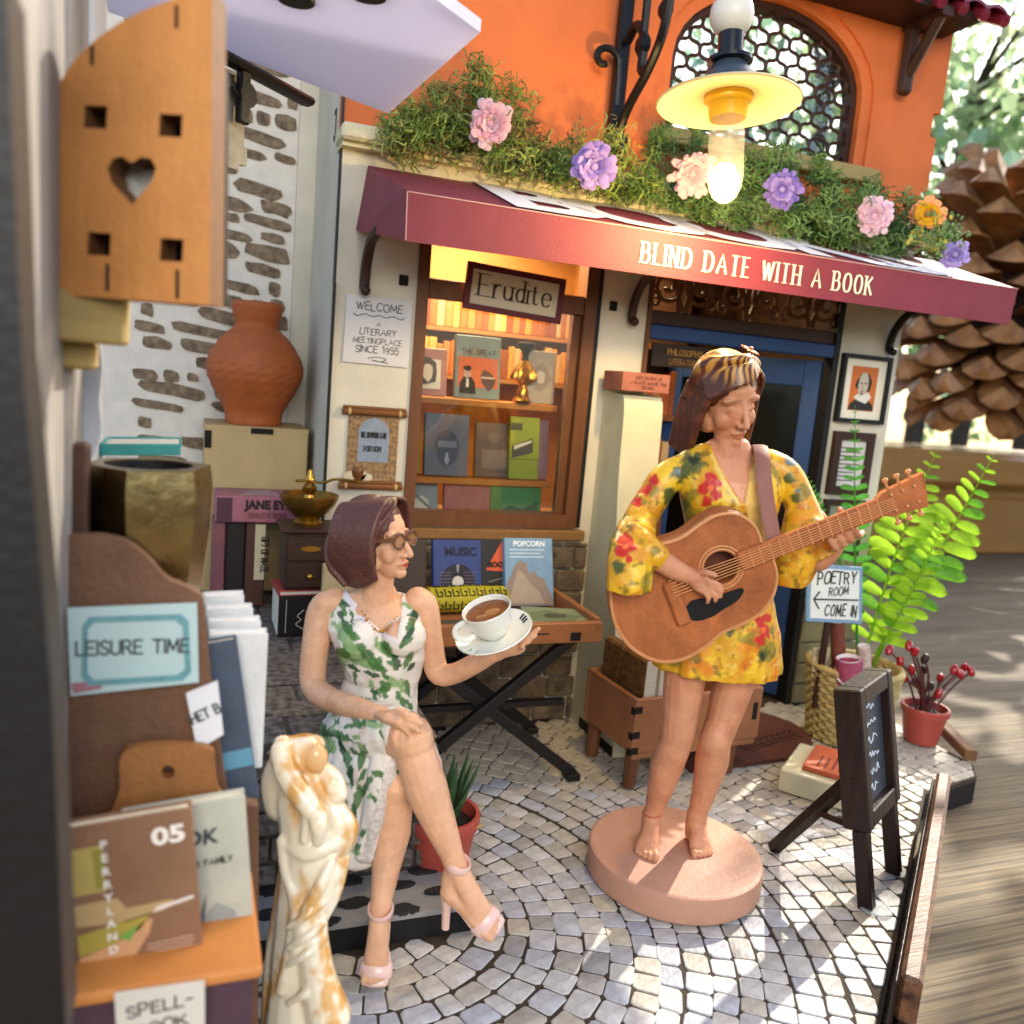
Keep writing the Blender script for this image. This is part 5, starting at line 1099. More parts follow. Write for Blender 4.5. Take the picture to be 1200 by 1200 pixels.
tb([(331, 872), (326, 890), (338, 912)], [11, 10, 9], [-.03, -.05, -.06])
for yy in (1060, 1085, 1105, 1150): tb([(338, yy+26), (358, yy+14), (380, yy-4)], [3.5, 5, 4], [-.075, -.085, -.06])
tb([(326, 880), (334, 905), (348, 925), (360, 950), (356, 985)], [6, 6, 7, 7, 5], [-.03, -.06, -.085, -.095, -.085])     # cloak edge
tb([(330, 985), (334, 1020), (346, 1060), (340, 1110), (330, 1160)], [6, 6, 7, 7, 7], [-.05, -.05, -.055, -.055, -.06])
tb([(388, 1010), (374, 1040), (356, 1075), (345, 1120)], [6, 7, 7, 6], [-.055, -.07, -.07, -.065])
tb([(402, 1005), (392, 1045), (376, 1080)], [9, 9, 7], [-.02, -.03, -.04])
tb([(342, 992), (358, 1000), (378, 994), (398, 985)], [8, 10, 10, 8], [-.05, -.06, -.06, -.04])
me = fuse(b, .0045, 3, 'porcelain'); P = verts_np(me); N_ = np.array([v.normal[:] for v in me.vertices], np.float32)
nz = np_noise(P*np.array([1, 1, .4]), 13, 3, 4); nz2 = np_noise(P, 40, 9, 2)
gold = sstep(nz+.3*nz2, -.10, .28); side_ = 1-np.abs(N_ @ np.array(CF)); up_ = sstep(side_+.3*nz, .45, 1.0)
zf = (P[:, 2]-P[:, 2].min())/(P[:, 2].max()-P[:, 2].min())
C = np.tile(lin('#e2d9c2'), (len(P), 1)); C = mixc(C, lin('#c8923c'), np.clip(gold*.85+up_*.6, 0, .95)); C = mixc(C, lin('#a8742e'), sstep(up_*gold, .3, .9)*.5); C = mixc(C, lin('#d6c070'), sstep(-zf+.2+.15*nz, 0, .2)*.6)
hd = np.linalg.norm(P-np.array(sp_(371, 889, -.06))[None], axis=1); C = mixc(C, lin('#cf9a58'), sstep(-hd, -.05, -.03)*.8)
st = thing('porcelain_figurine', 'tall white and gold porcelain figurine of an embracing couple beside the shelf', 'figurine', (sp_(350, 1150).x, sp_(350, 1150).y, .009))
paint(me, C); P[:, 2] = np.maximum(P[:, 2], .009); set_verts(me, P); put(me, 'body', mat('glazed_porcelain', '#e4ddca', .22, attr='Col', coat=.5, sss=.08), st)
# ================================================================== right side and plants
M_aboard = mat('dark_stained_wood', '#2c1a14', .42, var=.45, vscale=10, stretch=(1, 1, .2), bump=.25, col2='#120a08')
# A-frame chalkboard: foot line, lean and size as surveyed
fA, fB = Vector((2.175, 1.985, .009)), Vector((2.485, 2.165, .009)); ax = (fB-fA).normalized(); back = Vector((-ax.y, ax.x, 0)); tA = Vector((2.075, 2.11, .745)); upv = (tA-fA).normalized(); H_ = (tA-fA).length; Wd = (fB-fA).length
AM = frame(fA, ax, upv); ab = thing('chalkboard_stand', 'dark wooden A-frame chalkboard stand seen edge-on at right', 'chalkboard', (fA+fB)/2)
for x in (0, Wd-.045):
    b = MB(AM); b.box((x, 0, -.05), (x+.045, H_*.36, .0), bev=.004); part('leg', b, M_aboard, ab)
for x in (0, Wd-.05):
    b = MB(AM); b.box((x, H_*.361, -.08), (x+.05, H_, .012), bev=.005); part('stile', b, M_aboard, ab)
for y in (H_*.361, H_-.06):
    b = MB(AM); b.box((.051, y, -.078), (Wd-.051, y+.06, .010), bev=.005); part('rail', b, M_aboard, ab)
b = MB(AM); b.box((.051, H_*.361+.061, -.03), (Wd-.051, H_-.061, -.02)); brd = part('board', b, mat('chalk_slate', '#3a4048', .35, var=.3, vscale=20, bump=.2), ab)
rk = random.Random(15)
for i in range(6):                                   # illegible chalk marks
    y = H_-.10-.055*i; pts = [(.075+.012*k, y+rk.uniform(-.014, .014), -.0185) for k in range(int((Wd-.16)/.012)+rk.randint(-4, 0))]
    b = MB(AM); b.tube(catmull(pts, 3), .0022, n=4); part('chalk_mark', b, mat('chalk', '#c9d2d8', .9), brd)
for s_ in (.03,):
    p0 = fA+ax*s_+upv*(H_*.60)-Vector((0, 0, 0))+back*.03; p1 = fA+ax*(s_)+back*.52; p1.z = .012
    if s_ == .03: p1 = Vector((2.085, 2.40, .012))
    b = MB(); b.tube([p0, p1], (.019, .026), n=4, up=tuple(ax)); part('prop', b, M_aboard, ab)
    pm = p0.lerp(p1, .45); b = MB(); b.tube([pm, fA+ax*s_+upv*(H_*.36)+back*.02], .016, n=4); part('brace', b, M_aboard, ab)
b = MB(); b.tube([fA+ax*.03+upv*(H_*.60)+back*.035, fA+ax*(Wd-.05)+upv*(H_*.60)+back*.035], .018, n=4); part('hinge_bar', b, M_aboard, ab)
b = MB(); b.lathe([(.055, 0), (.05, .004), (.02, .006)], 16, M=Matrix.Translation((fA.x+.03, fA.y+.02, .0125))); part('glue_drop', b, mat('clear_glue', '#dfe4e6', .05, alpha=.3), ab)
# rail along the cut corner
M_rail = mat('striped_rail_wood', '#7a5238', .45, var=.6, vscale=9, stretch=(.12, 3, 3), bump=.3, col2='#2a1812')
dr = Vector((1, .84, 0)).normalized(); nr = Vector((dr.y, -dr.x, 0)); r0 = Vector((1.83, 1.58, 0))+nr*.012-dr*.06; RM = frame((r0.x, r0.y, .0), dr, nr)   # z of frame points down
rl = thing('kerb_rail', 'dark brown wooden rail edging the cut corner of the base', 'rail', r0+dr*.8)
Ld = 1.52
def rbox(l0, l1, n0, n1, z0, z1, name, m, bev=.006):
    b = MB(); F = frame((r0.x, r0.y, 0), dr, (-nr.x, -nr.y, 0)); b.box((l0, -n1, z0), (l1, -n0, z1), bev=bev, M=F); part(name, b, m, rl)
rbox(0, Ld, .014, .070, .06, .20, 'top_board', M_rail, .012); rbox(-.015, Ld*.97, .0, .0135, -.12, .185, 'inner_board', M_aboard); rbox(.02, Ld*.98, .022, .05, -.126, .059, 'footing', M_aboard)
# orange book and cream block behind the stand
t = book('orange leaflet book lying on the cream block behind the chalkboard', TR((2.63, 2.62, .112), rz=rad(38)), .28, .2, .022, '#c4603a', lambda t, M, w, h: lines(t, M, .03, .2, .14, 4, .03, '#7a3420', .01), pages=mat('bright_pages', '#e6e4dc', .8, var=.1, vscale=40))
b = MB(TR((2.60, 2.57, .009), rz=rad(38))); b.box((0, 0, 0), (.36, .30, .10), bev=.006); single('cream_block', b, mat('cream_block', '#cfc6a4', .7, var=.1, vscale=12, bump=.1), 'cream coloured block on the cobbles behind the chalkboard stand', 'block')
# plank and berry pot on the corner
p0, p1 = atz(1108, 858, .03), atz(1138, 888, .03); d_ = (p1-p0)
b = MB(frame((p0.x-d_.x*.2, p0.y-d_.y*.2, .012), d_, (-d_.y, d_.x, 0))); b.box((0, -.03, 0), (d_.length*1.2, .03, .055), bev=.006); single('wood_offcut', b, mat('offcut', '#7a5636', .6, var=.35, vscale=10, bump=.25), 'short brown wood offcut lying at the corner of the base', 'offcut')
M_pot = mat('red_terracotta', '#a5473c', .5, var=.15, vscale=12, bump=.12)
def pot(label, loc, r, h, name='flower_pot', soil='#231a14'):
    t = thing(name, label, 'potted plant', loc); Mp = Matrix.Translation(loc)
    b = MB(Mp); b.lathe([(r*.66, 0), (r*.70, .004), (r*.93, h*.8), (r, h*.82), (r*1.03, h*.97), (r, h), (r*.9, h), (r*.86, h*.8), (.001, h*.78)], 32, closed=False); part('pot', b, M_pot, t)
    b = MB(Mp); b.ell((0, 0, h*.8), (r*.88, r*.88, h*.07), 20); part('soil', b, mat('soil', soil, .9, var=.5, vscale=40, bump=.9, bscale=50), t)
    return t
pb = atz(1078, 868, .012); bp = pot('small terracotta pot with red berry twigs at the base corner', (pb.x, pb.y, .012), .115, .19)
M_berry = mat('red_berry', '#9c1420', .25, var=.3, vscale=20, coat=.5); M_twig = mat('dark_twig', '#4a1c1c', .5); M_dbud = mat('dark_bud', '#2a1416', .5)
rr = random.Random(8); pc0 = Vector((pb.x, pb.y, .17)); dep = (pc0-CP).dot(CF)
for i, (px, py) in enumerate(((1042, 762), (1065, 757), (1072, 764), (1055, 775), (1068, 785), (1084, 772), (1082, 785), (1073, 800), (1102, 795), (1118, 785), (1130, 782), (1138, 787), (1125, 790), (1100, 813), (1090, 805), (1060, 795))):
    tip = atd(px, py, dep+rr.uniform(-.07, .07)); mid = pc0.lerp(tip, .5)+Vector((rr.uniform(-.02, .02), rr.uniform(-.02, .02), .02))
    b = MB(); b.tube(catmull([pc0+Vector((rr.uniform(-.03, .03), rr.uniform(-.03, .03), -.03)), mid, tip], 4), [.006]*8+[.004], n=5); tw = part('twig', b, M_twig, bp)
    b = MB(); b.ell(tip, (.020, .020, .030), 10, R=Euler((rr.uniform(-.6, .6), rr.uniform(-.6, .6), 0)).to_matrix()); part('berry', b, M_dbud if i in (5, 6, 7, 14) else M_berry, tw)
# aloe pot beside the seated woman
pb = atz(522, 1042, .012); ap_ = Vector((pb.x-.01, pb.y+.07, .012)); al = pot('terracotta pot with a dark green aloe beside the seated woman', ap_, .125, .24)
M_aloe = mat('aloe_leaf', '#3c5a34', .4, var=.4, vscale=14, bump=.1, col2='#1e3320')
for i in range(13):
    a_ = i*2.4; l = rr.uniform(.13, .24); sp2 = .25+.5*(i/13); base = ap_+Vector((.02*math.cos(a_), .02*math.sin(a_), .19)); o_ = Vector((math.cos(a_)*sp2, math.sin(a_)*sp2, 1)).normalized()
    pts = [base, base+o_*l*.45, base+o_*l*.8+Vector((0, 0, .01)), base+o_*l+Vector((0, 0, .03))]; b = MB(); b.tube(catmull(pts, 4), lerp_list([(.022, .009), (.02, .008), (.012, .006), (.001, .001)], 4), n=8, up=(-math.sin(a_), math.cos(a_), 0)); part('leaf', b, M_aloe, al)
b = MB(); b.tube([ap_+Vector((.05, -.09, .20)), ap_+Vector((.12, -.07, .215))], .006, n=6); part('straw', b, M_olive, al)
# basket with rolls, sign and fern
bc = Vector((3.16, 3.24, .012)); M_bask = mat('wicker', '#b09a62', .6, var=.3, vscale=30, bump=.2)
bk_ = thing('wicker_basket', 'round straw-coloured woven basket by the right column', 'basket', bc)
N_ROW = 16; bh = .375
for i in range(N_ROW):
    z = .012+bh*i/N_ROW; r = .175+.045*(i/N_ROW); pts = []
    for k in range(72):
        a_ = 6.2832*k/72; w = .007*math.cos(18*a_+math.pi*(i % 2)); pts.append(bc+Vector(((r+w)*math.cos(a_), (r+w)*math.sin(a_), z)))
    b = MB(); b.tube(pts, .0135, n=6, closed=True); part('wicker_strand', b, M_bask, bk_)
for k in range(18):
    a_ = 6.2832*(k+.5)/18; b = MB(); b.tube([bc+Vector((.17*math.cos(a_), .17*math.sin(a_), .0)), bc+Vector((.215*math.cos(a_), .215*math.sin(a_), bh))], .008, n=5); part('stake', b, M_bask, bk_)
b = MB(); b.tube([bc+Vector((.222*math.cos(6.2832*k/48), .222*math.sin(6.2832*k/48), bh+.005)) for k in range(48)], .018, n=8, closed=True); part('rim', b, M_bask, bk_)
b = MB(); b.lathe([(.16, 0), (.16, .02)], 24, M=Matrix.Translation(bc)); part('bottom', b, M_bask, bk_)
b = MB(); b.lathe([(.165, .1), (.17, .19), (.001, .22)], 24, M=Matrix.Translation(bc)); part('filling', b, mat('dark_filling', '#30281c', .9, bump=.6), bk_)
def roll(label, px, pyt, pyb, r, col, Y, tilt=0, dots=None):
    a_ = at(px, pyb, Y); t_ = at(px+tilt, pyt, Y); t = thing('paper_roll', label, 'paper roll', a_)
    ln = (t_-a_).length; z_ = (t_-a_).normalized(); F = frame(a_, z_.orthogonal(), z_.cross(z_.orthogonal())); F = Matrix(F); 
    b = MB(F); b.lathe([(r, 0), (r, ln), (r*.88, ln), (r*.86, ln-.03), (.001, ln-.03)], 18, closed=False); part('wrap', b, mat('wrap_'+col.strip('#'), col, .6, var=.45, vscale=30), t)
    b = MB(F); b.lathe([(r*.87, ln-.028), (r*.87, ln+.004), (r*.9, ln+.004)], 18, closed=False); part('lining', b, mat('white_lining', '#dcd6d6', .7), t)
    if dots:
        b = MB(F)
        for i in range(40):
            q = i*2.399; z2 = .02+ln*.9*((i*.618) % 1); b.ell((r*1.0*math.cos(q), r*1.0*math.sin(q), z2), (.006, .006, .006), 8)
        part('dots', b, mat('dot_white', '#d9c6cc', .7), t, kind='stuff')
    return t
roll('pink spotted paper roll in the basket', 995, 772, 830, .062, '#a44a66', 3.12, dots=True)
roll('tall brown patterned paper tube in the basket', 984, 728, 800, .036, '#7a4232', 3.26, tilt=-3)
roll('slim pale flowered roll leaning at the right in the basket', 1016, 757, 820, .03, '#c9b0a4', 3.14, tilt=-4)
for lab, px, py, col in (('cream flowered card in the basket beside the sign post', 959, 775, '#c3b48e'), ('grey-green folded card at the left in the basket', 962, 795, '#8d8f74')):
    p = at(px+3, py-4, 3.27); b = MB(frame(p, (1, -.2, 0), (.1, .2, 1))); b.box((-.045, -.07, -.006), (.045, .05, .006), bev=.002); b.box((-.03, -.06, .006), (.03, .03, .012)); single('card', b, mat('cardmix_'+col.strip('#'), col, .7, var=.5, vscale=30), lab, 'card')
F, L = plane_px((945, 729), (1008, 732), 3.22, 3.20)
sg = thing('direction_sign', 'white sign with arrow reading poetry room come in', 'sign', at(975, 800, 3.22))
b = MB(F); b.prism([L(945, 728), L(1010, 731), L(1011, 665), L(947, 661)], -.012, 0); part('board', b, mat('pale_blue_edge', '#7b9cb8', .6, var=.2), sg)
b = MB(F); b.prism([L(949, 724), L(1006, 727), L(1007, 669), L(951, 665)], 0, .002); part('face', b, mat('sign_white', '#d8dcd6', .6, var=.05), sg)
Ft = F @ Matrix.Translation((0, 0, .0026))
for s_, px, py, h in (('POETRY', 980, 684, .06), ('ROOM', 982, 697, .042), ('COME IN', 984, 722, .055)):
    mm = L(px, py); b = MB(); stroke_text(b, s_, Ft @ Matrix.Translation((mm[0], mm[1], 0)), h, w=.13, jit=.1, xs=.72 if s_ != 'COME IN' else .56, th=.001, gap=.22 if s_ != 'COME IN' else .34); part('lettering', b, M_ink, sg, smooth=0)
b = MB(Ft); a0, a1, a2, a3 = L(953, 702), L(1005, 703), L(960, 693), L(959, 713)
b.tube([(*a0, .001), (*a1, .001)], .0045, n=4); b.tube([(*a2, .001), (*a0, .001), (*a3, .001)], .0045, n=4); part('arrow', b, M_ink, sg)
b = MB(); p = at(969, 735, 3.235); b.box((p.x-.016, 3.225, .18), (p.x+.016, 3.245, p.z+.1), bev=.003); part('post', b, M_darkwood, sg)

def frond(base, tip, bend, wmax, n, side, parent, M_, droop=.15, start=.22):
    """pinnate frond: a tapering rachis with rounded leaflets in pairs"""
    base, tip = Vector(base), Vector(tip); mid = base.lerp(tip, .5)+Vector(bend); C_ = catmull([base, mid, tip], 14); b = MB(); b.tube(C_, [.009*(1-.8*i/(len(C_)-1)) for i in range(len(C_))], n=6); fr = part('frond', b, M_, parent)
    sv = Vector(side).normalized()
    for i in range(n):
        f = start+(.97-start)*i/(n-1); k = f*(len(C_)-1); k0 = int(k); p = C_[k0].lerp(C_[min(k0+1, len(C_)-1)], k-k0); t_ = (C_[min(k0+1, len(C_)-1)]-C_[max(k0-1, 0)]).normalized()
        s1 = (sv-t_*sv.dot(t_)).normalized(); nn = t_.cross(s1); g = (f-start)/(1-start); l = wmax*(.45+.55*math.sin(math.pi*min(1, (g*.85+.12))))*(1-.70*g**2.2)
        l *= rr.uniform(.86, 1.1); w = min(l*.20, .036)*rr.uniform(.85, 1.1)*(1.0 if g < .8 else .85)
        for sg_ in (-1, 1):
            d = (s1*sg_*.88+t_*rr.uniform(.32, .58)+nn*rr.uniform(-.35, .35)).normalized(); wv = (t_-d*t_.dot(d)).normalized(); nv = d.cross(wv); pts = []
            for (u, ww) in ((.0, .25), (.15, .75), (.5, 1.0), (.8, .95), (.95, .6), (1.0, .15)): c = p+d*l*u-Vector((0, 0, 1))*l*droop*u*u; pts.append([c-wv*w*ww, c+nv*w*.35, c+wv*w*ww])
            q = MB(); q.sheet(pts); part('leaflet', q, M_ if rr.random() < .8 or M_ is not M_fern else M_fern3, fr, smooth=60)
M_fern = mat('fern_bright', '#a4d234', .4, var=.3, vscale=14, transl=.7, bump=.05); M_fern3 = mat('fern_mid', '#6aa82a', .4, var=.3, vscale=30, transl=.55); M_fern2 = mat('fern_shade', '#4f9a34', .4, var=.2, vscale=20, transl=.4)
fb = Vector((3.33, 3.33, .33)); fe = thing('fern', 'tall bright green fern growing from the wicker basket', 'fern', fb)
side = tuple(CR)
frond(fb, at(1165, 533, 3.40), (.05, 0, .06), .20, 16, side, fe, M_fern, start=.12); frond(fb+Vector((-.02, .02, 0)), at(1098, 528, 3.55), (-.02, 0, .06), .19, 16, side, fe, M_fern, start=.12)
frond(fb+Vector((-.06, .0, .02)), at(1002, 475, 3.45), (-.02, 0, .05), .09, 20, side, fe, M_fern2); frond(fb+Vector((.0, -.03, 0)), at(1108, 610, 3.2), (.0, -.02, .04), .12, 16, side, fe, M_fern)
frond(fb+Vector((-.06, .02, .3)), at(942, 550, 3.5), (-.05, 0, .05), .05, 12, side, fe, M_fern2, start=.5)

# ---- moss on ledge and awning, flowers
def moss_mat(n, c1, c2): return mat(n, c1, .8, var=.5, vscale=12, col2=c2, transl=.2)
rm = random.Random(31)
def moss(label, zones, mats_, nm='moss', cat='moss'):
    b = MB()
    for (x0, x1, y0, y1, z0, z1, n) in zones:
        cl = []
        for i in range(max(6, n//45)):
            u = rm.random(); e = math.sin(math.pi*min(max(u, .05), .95))**.6; cl.append((Vector((x0+(x1-x0)*u, rm.uniform(y0, y1), z0+(z1-z0)*e*rm.uniform(.05, .95))), rm.uniform(.025, .065), rm.randrange(len(mats_))))
        for i in range(n):
            c0, cr_, cm_ = rm.choice(cl); p = c0+Vector((rm.gauss(0, .6), rm.gauss(0, .6), rm.gauss(0, .5)))*cr_; d = Vector((rm.gauss(0, 1), rm.gauss(0, 1), rm.gauss(0, .8))).normalized(); pts = [p]; c = Vector((rm.gauss(0, 1), rm.gauss(0, 1), rm.gauss(0, 1)))*rm.uniform(.3, 1.3)
            for k in range(rm.randint(4, 10)): d = (d+c.cross(d)*.3+Vector((rm.gauss(0, .35), rm.gauss(0, .35), rm.gauss(0, .35)))).normalized(); p = p+d*.010; pts.append(p)
            b.tube(pts, .0020*rm.uniform(.6, 1.8), n=3, cap=False, mi=cm_ if rm.random() < .7 else rm.randrange(len(mats_)))
    o = single(nm, b, mats_, label, cat, kind='stuff', smooth=60); return o
mm1 = [moss_mat('moss_a', '#7d9444', '#556e2e'), moss_mat('moss_b', '#9aa85a', '#6d8440'), moss_mat('moss_c', '#5f7a38', '#445c2a'), moss_mat('moss_g', '#9a8a50', '#6a5a34')]
mm2 = [moss_mat('moss_d', '#668c4c', '#456a38'), moss_mat('moss_e', '#8cab70', '#5d8048'), moss_mat('moss_f', '#4f7040', '#38542e')]
moss('olive green moss along the left of the ledge above the awning', [(.70, 1.45, 3.42, 3.64, 2.52, 2.86, 2300), (.85, 1.25, 3.45, 3.6, 2.54, 2.90, 600), (1.35, 1.85, 3.42, 3.62, 2.50, 2.72, 1200)], mm1)
moss('deeper green moss on the right half of the ledge under the arched window', [(1.8, 2.15, 3.45, 3.63, 2.5, 2.86, 1000), (2.1, 3.0, 3.36, 3.62, 2.46, 2.84, 3000), (2.8, 3.45, 3.36, 3.6, 2.44, 2.76, 1900)], mm2)
def flower(label, px, py, Y, r, col, layers, npet, core=None, tilt=(0, 0)):
    c = at(px, py, Y); t = thing('paper_flower', label, 'flower', c); z_ = (CP-c).normalized(); z_ = (z_+Vector((tilt[0], 0, tilt[1]))).normalized(); x_ = z_.orthogonal().normalized(); F = frame(c, x_, z_.cross(x_))
    for l in range(layers):
        g = l/max(1, layers-1); rl_ = r*(1-.62*g); n = max(5, int(npet*(1-.4*g)))
        for k in range(n):
            a_ = 6.2832*(k+.5*(l % 2))/n+rm.uniform(-.16, .16); el = .12+1.0*g+rm.uniform(-.16, .16); rl_ = r*(1-.62*g)*rm.uniform(.82, 1.1); d = Vector((math.cos(a_)*math.cos(el), math.sin(a_)*math.cos(el), math.sin(el))); s_ = Vector((-math.sin(a_), math.cos(a_), 0)); nv = d.cross(s_); w = rl_*4.6/n; pts = []
            for (u, ww, cu) in ((.1, .25, 0), (.45, .7, .02), (.75, 1.0, .05), (.92, .85, .10), (1.0, .45, .14)): q = d*rl_*u-nv*rl_*cu*.8; pts.append([q-s_*w*ww*.6-nv*.05*rl_*ww, q, q+s_*w*ww*.6-nv*.05*rl_*ww])
            b = MB(F); b.sheet(pts); part('petal', b, mat('petal_'+col[l % len(col)].strip('#'), col[l % len(col)], .6, transl=.3), t, smooth=70)
    b = MB(F); b.ell((0, 0, r*.12), r*.2, 10); part('heart', b, mat('petal_'+(core or col[-1]).strip('#'), core or col[-1], .6), t)
    b = MB(F); b.tube([(0, 0, 0), (0, 0, -.09)], .005, n=5); part('stem', b, mm1[0], t)
flower('pale pink paper flower in the olive moss', 575, 145, 3.36, .092, ['#d8b9c4', '#d9b0be', '#d9a7b8', '#d79fb2'], 6, 14)
flower('large violet paper flower above the sign', 697, 195, 3.30, .098, ['#9a82c4', '#8a70bc', '#a08acc'], 7, 13)
flower('pale pink flower half hidden by the glowing bulb', 812, 204, 3.34, .10, ['#d0a9b8', '#c99bae'], 5, 18)
flower('small deep violet flower right of the bulb', 917, 222, 3.3, .088, ['#7d6cc0', '#6a58b0', '#9484cc'], 5, 16)
flower('pale lilac-pink flower in the moss before the arched window', 1025, 253, 3.3, .092, ['#d3bcd2', '#cfaecb', '#d8b0cc'], 6, 16)
flower('orange-yellow flower at the right end of the moss', 1088, 250, 3.3, .075, ['#c98a60', '#d9a51e', '#e0b020'], 4, 9)
flower('little violet flower hanging at the awning corner', 1120, 298, 3.2, .068, ['#8a7cc4', '#a49ad0'], 4, 12)
sp1 = thing('leafy_sprig', 'light green leafy sprig with tiny yellow buds at the moss end', 'sprig', at(1105, 285, 3.25))
for i in range(46):
    p = at(1104+rm.gauss(0, 17), 278+rm.gauss(0, 17), 3.25+rm.uniform(-.08, .1)); q = at(1104, 300, 3.28)
    b = MB(); b.tube(catmull([q, q.lerp(p, .6)+Vector((0, 0, .015)), p], 3), .0025, n=4)
    for k in range(3): b.ell(p+Vector((rm.gauss(0, .012), rm.gauss(0, .012), rm.gauss(0, .012))), (.012, .005, .008), 8, R=Euler((rm.random()*3, rm.random()*3, rm.random()*3)).to_matrix())
    part('leaf_tuft', b, mm2[1] if i % 4 else mat('yellow_bud', '#c9c060', .6, transl=.3), sp1)
# ================================================================== behind: ledge, pine cone, garden
M_beam = mat('honey_wood', '#a9793e', .4, var=.3, vscale=3, stretch=(.2, 1, 2), bump=.15, bscale=8, coat=.2)
bz = at(1150, 530, 8.2).z; 
b = MB(); b.box((2.0, 8.2, -.13), (16, 9.6, bz*.52), bev=.04); b.box((2.0, 8.3, bz*.52), (16, 9.6, bz*.62)); b.box((2.0, 8.05, bz*.62), (16, 9.6, bz), bev=.08)
single('wooden_sill', b, M_beam, 'broad honey-coloured wooden sill out of focus behind the house', 'sill')
# pine cone: spiral of woody scales
cc = at(1172, 372, 8.9); R0 = .70*(at(1172, 372, 8.9)-at(1172, 525, 8.9)).length
M_cone = mat('cone_scale', '#b8804a', .55, var=.5, vscale=4, bump=.6, bscale=14, col2='#6e4426', coat=.1); M_conei = mat('cone_core', '#2a160e', .8)
cone = thing('pine_cone', 'large brown pine cone standing on the sill behind the house', 'pine cone', (cc.x, cc.y, bz))
CX = Matrix.Translation(cc) @ Euler((rad(10), rad(-8), 0)).to_matrix().to_4x4()
b = MB(CX); b.ell((0, 0, 0), (R0*.5, R0*.5, R0*.92), 20); part('core', b, M_conei, cone)
ns = 125; rg0 = random.Random(2)
for i in range(ns):
    f = (i+.5)/ns; z = -1+2.3*f; a_ = i*2.39996; rr_ = math.sqrt(max(0.02, 1-((z-.1)/1.22)**2)) if z < 1.15 else .4; el = -.5+1.3*f+rg0.uniform(-.12, .12)
    d = Vector((math.cos(a_)*math.cos(el), math.sin(a_)*math.cos(el), math.sin(el))); s_ = Vector((-math.sin(a_), math.cos(a_), 0)); n_ = s_.cross(d)*-1
    base = Vector((math.cos(a_)*rr_*R0*.42, math.sin(a_)*rr_*R0*.42, z*R0*.86)); l = R0*(.62+.16*f)*rg0.uniform(.9, 1.1); w = R0*.215*(.7+.4*rr_)*rg0.uniform(.85, 1.1); up_, dn = [], []
    for (u, ww, th, cv) in ((0, .5, .03, 0), (.4, .7, .035, .02), (.72, 1.0, .05, .01), (.90, .9, .13, -.02), (1.0, .4, .09, -.06)):
        c = base+d*l*u+n_*R0*cv; up_.append([c-s_*w*ww+n_*R0*-.03, c+n_*R0*th, c+s_*w*ww-n_*R0*.03]); dn.append([c-s_*w*ww-n_*R0*.045, c-n_*R0*.05, c+s_*w*ww-n_*R0*.045])
    b = MB(CX); b.sheet(up_); b.sheet([list(reversed(r)) for r in dn]); b.sheet([[p[0] for p in dn], [p[0] for p in up_]]); b.sheet([[p[2] for p in up_], [p[2] for p in dn]]); b.sheet([up_[-1], dn[-1]]); part('scale', b, M_cone, cone, smooth=40)
# garden beyond
M_lf = [mat('leaf_%d' % i, c, .5, var=.3, vscale=1.0, transl=.72) for i, c in enumerate(('#a3c488', '#bcd6a2', '#9fc4a8', '#d2daae'))]
M_bark = mat('bark', '#5a4a3a', .8, var=.4, vscale=4, bump=.4)
rg = random.Random(77)
def tree(label, x, y, h, r, n, cz, mi):
    t = thing('garden_tree', label, 'tree', (x, y, -8), group='garden trees beyond the sill')
    b = MB(); b.tube(catmull([(x, y, -8), (x+.2, y, cz-r*.8), (x+.5, y+.2, cz)], 5), lerp_list([.45, .35, .12], 5), n=10)
    for k in range(9):
        a_ = rg.random()*6.28; e = Vector((math.cos(a_)*r*.8, math.sin(a_)*r*.8, rg.uniform(-.4, .7)*r)); s_ = Vector((x+.2, y, cz-r*.6+rg.random()*r*.6)); b.tube(catmull([s_, s_.lerp(Vector((x, y, cz))+e, .5)+Vector((0, 0, .3)), Vector((x, y, cz))+e], 4), lerp_list([.16, .09, .03], 4), n=6)
    part('trunk', b, M_bark, t)
    b = MB()
    cl = [(Vector((rg.gauss(0, .5), rg.gauss(0, .5), rg.gauss(0, .5)))*r, rg.uniform(.25, .5)*r) for _ in range(16)]
    for i in range(n):
        c0, cr_ = rg.choice(cl); p = Vector((x, y, cz))+c0+Vector((rg.gauss(0, .5), rg.gauss(0, .5), rg.gauss(0, .5)))*cr_
        R = Euler((rg.random()*6, rg.random()*6, rg.random()*6)).to_matrix(); s_ = rg.uniform(.2, .5); b.add([p+R @ Vector(v)*s_ for v in ((-1, 0, 0), (-.3, -.55, .1), (1, 0, 0), (-.3, .55, .1))], [(0, 1, 2), (0, 2, 3)], mi=(mi if rg.random() < .7 else rg.randrange(4)))
    part('crown', b, M_lf, t, kind='stuff', smooth=0)
tree('pale yellow-green tree in bright bokeh at the right edge', 33, 26.5, 10, 6.4, 1500, 15.5, 3)
tree('mid green garden tree just right of the orange wall', 29, 28.5, 10, 6.4, 1500, 14.5, 1)
tree('distant green tree low behind the pine cone', 31, 28, 8, 5.0, 1500, 6.5, 0)
tree('leafy tree seen through the arched lattice', 21.5, 28, 12, 6.0, 900, 15.5, 2)
tree('overhanging tree whose leaf shade dapples the tabletop', 11.2, 6.7, 8, 2.0, 85, 6.2, 1)
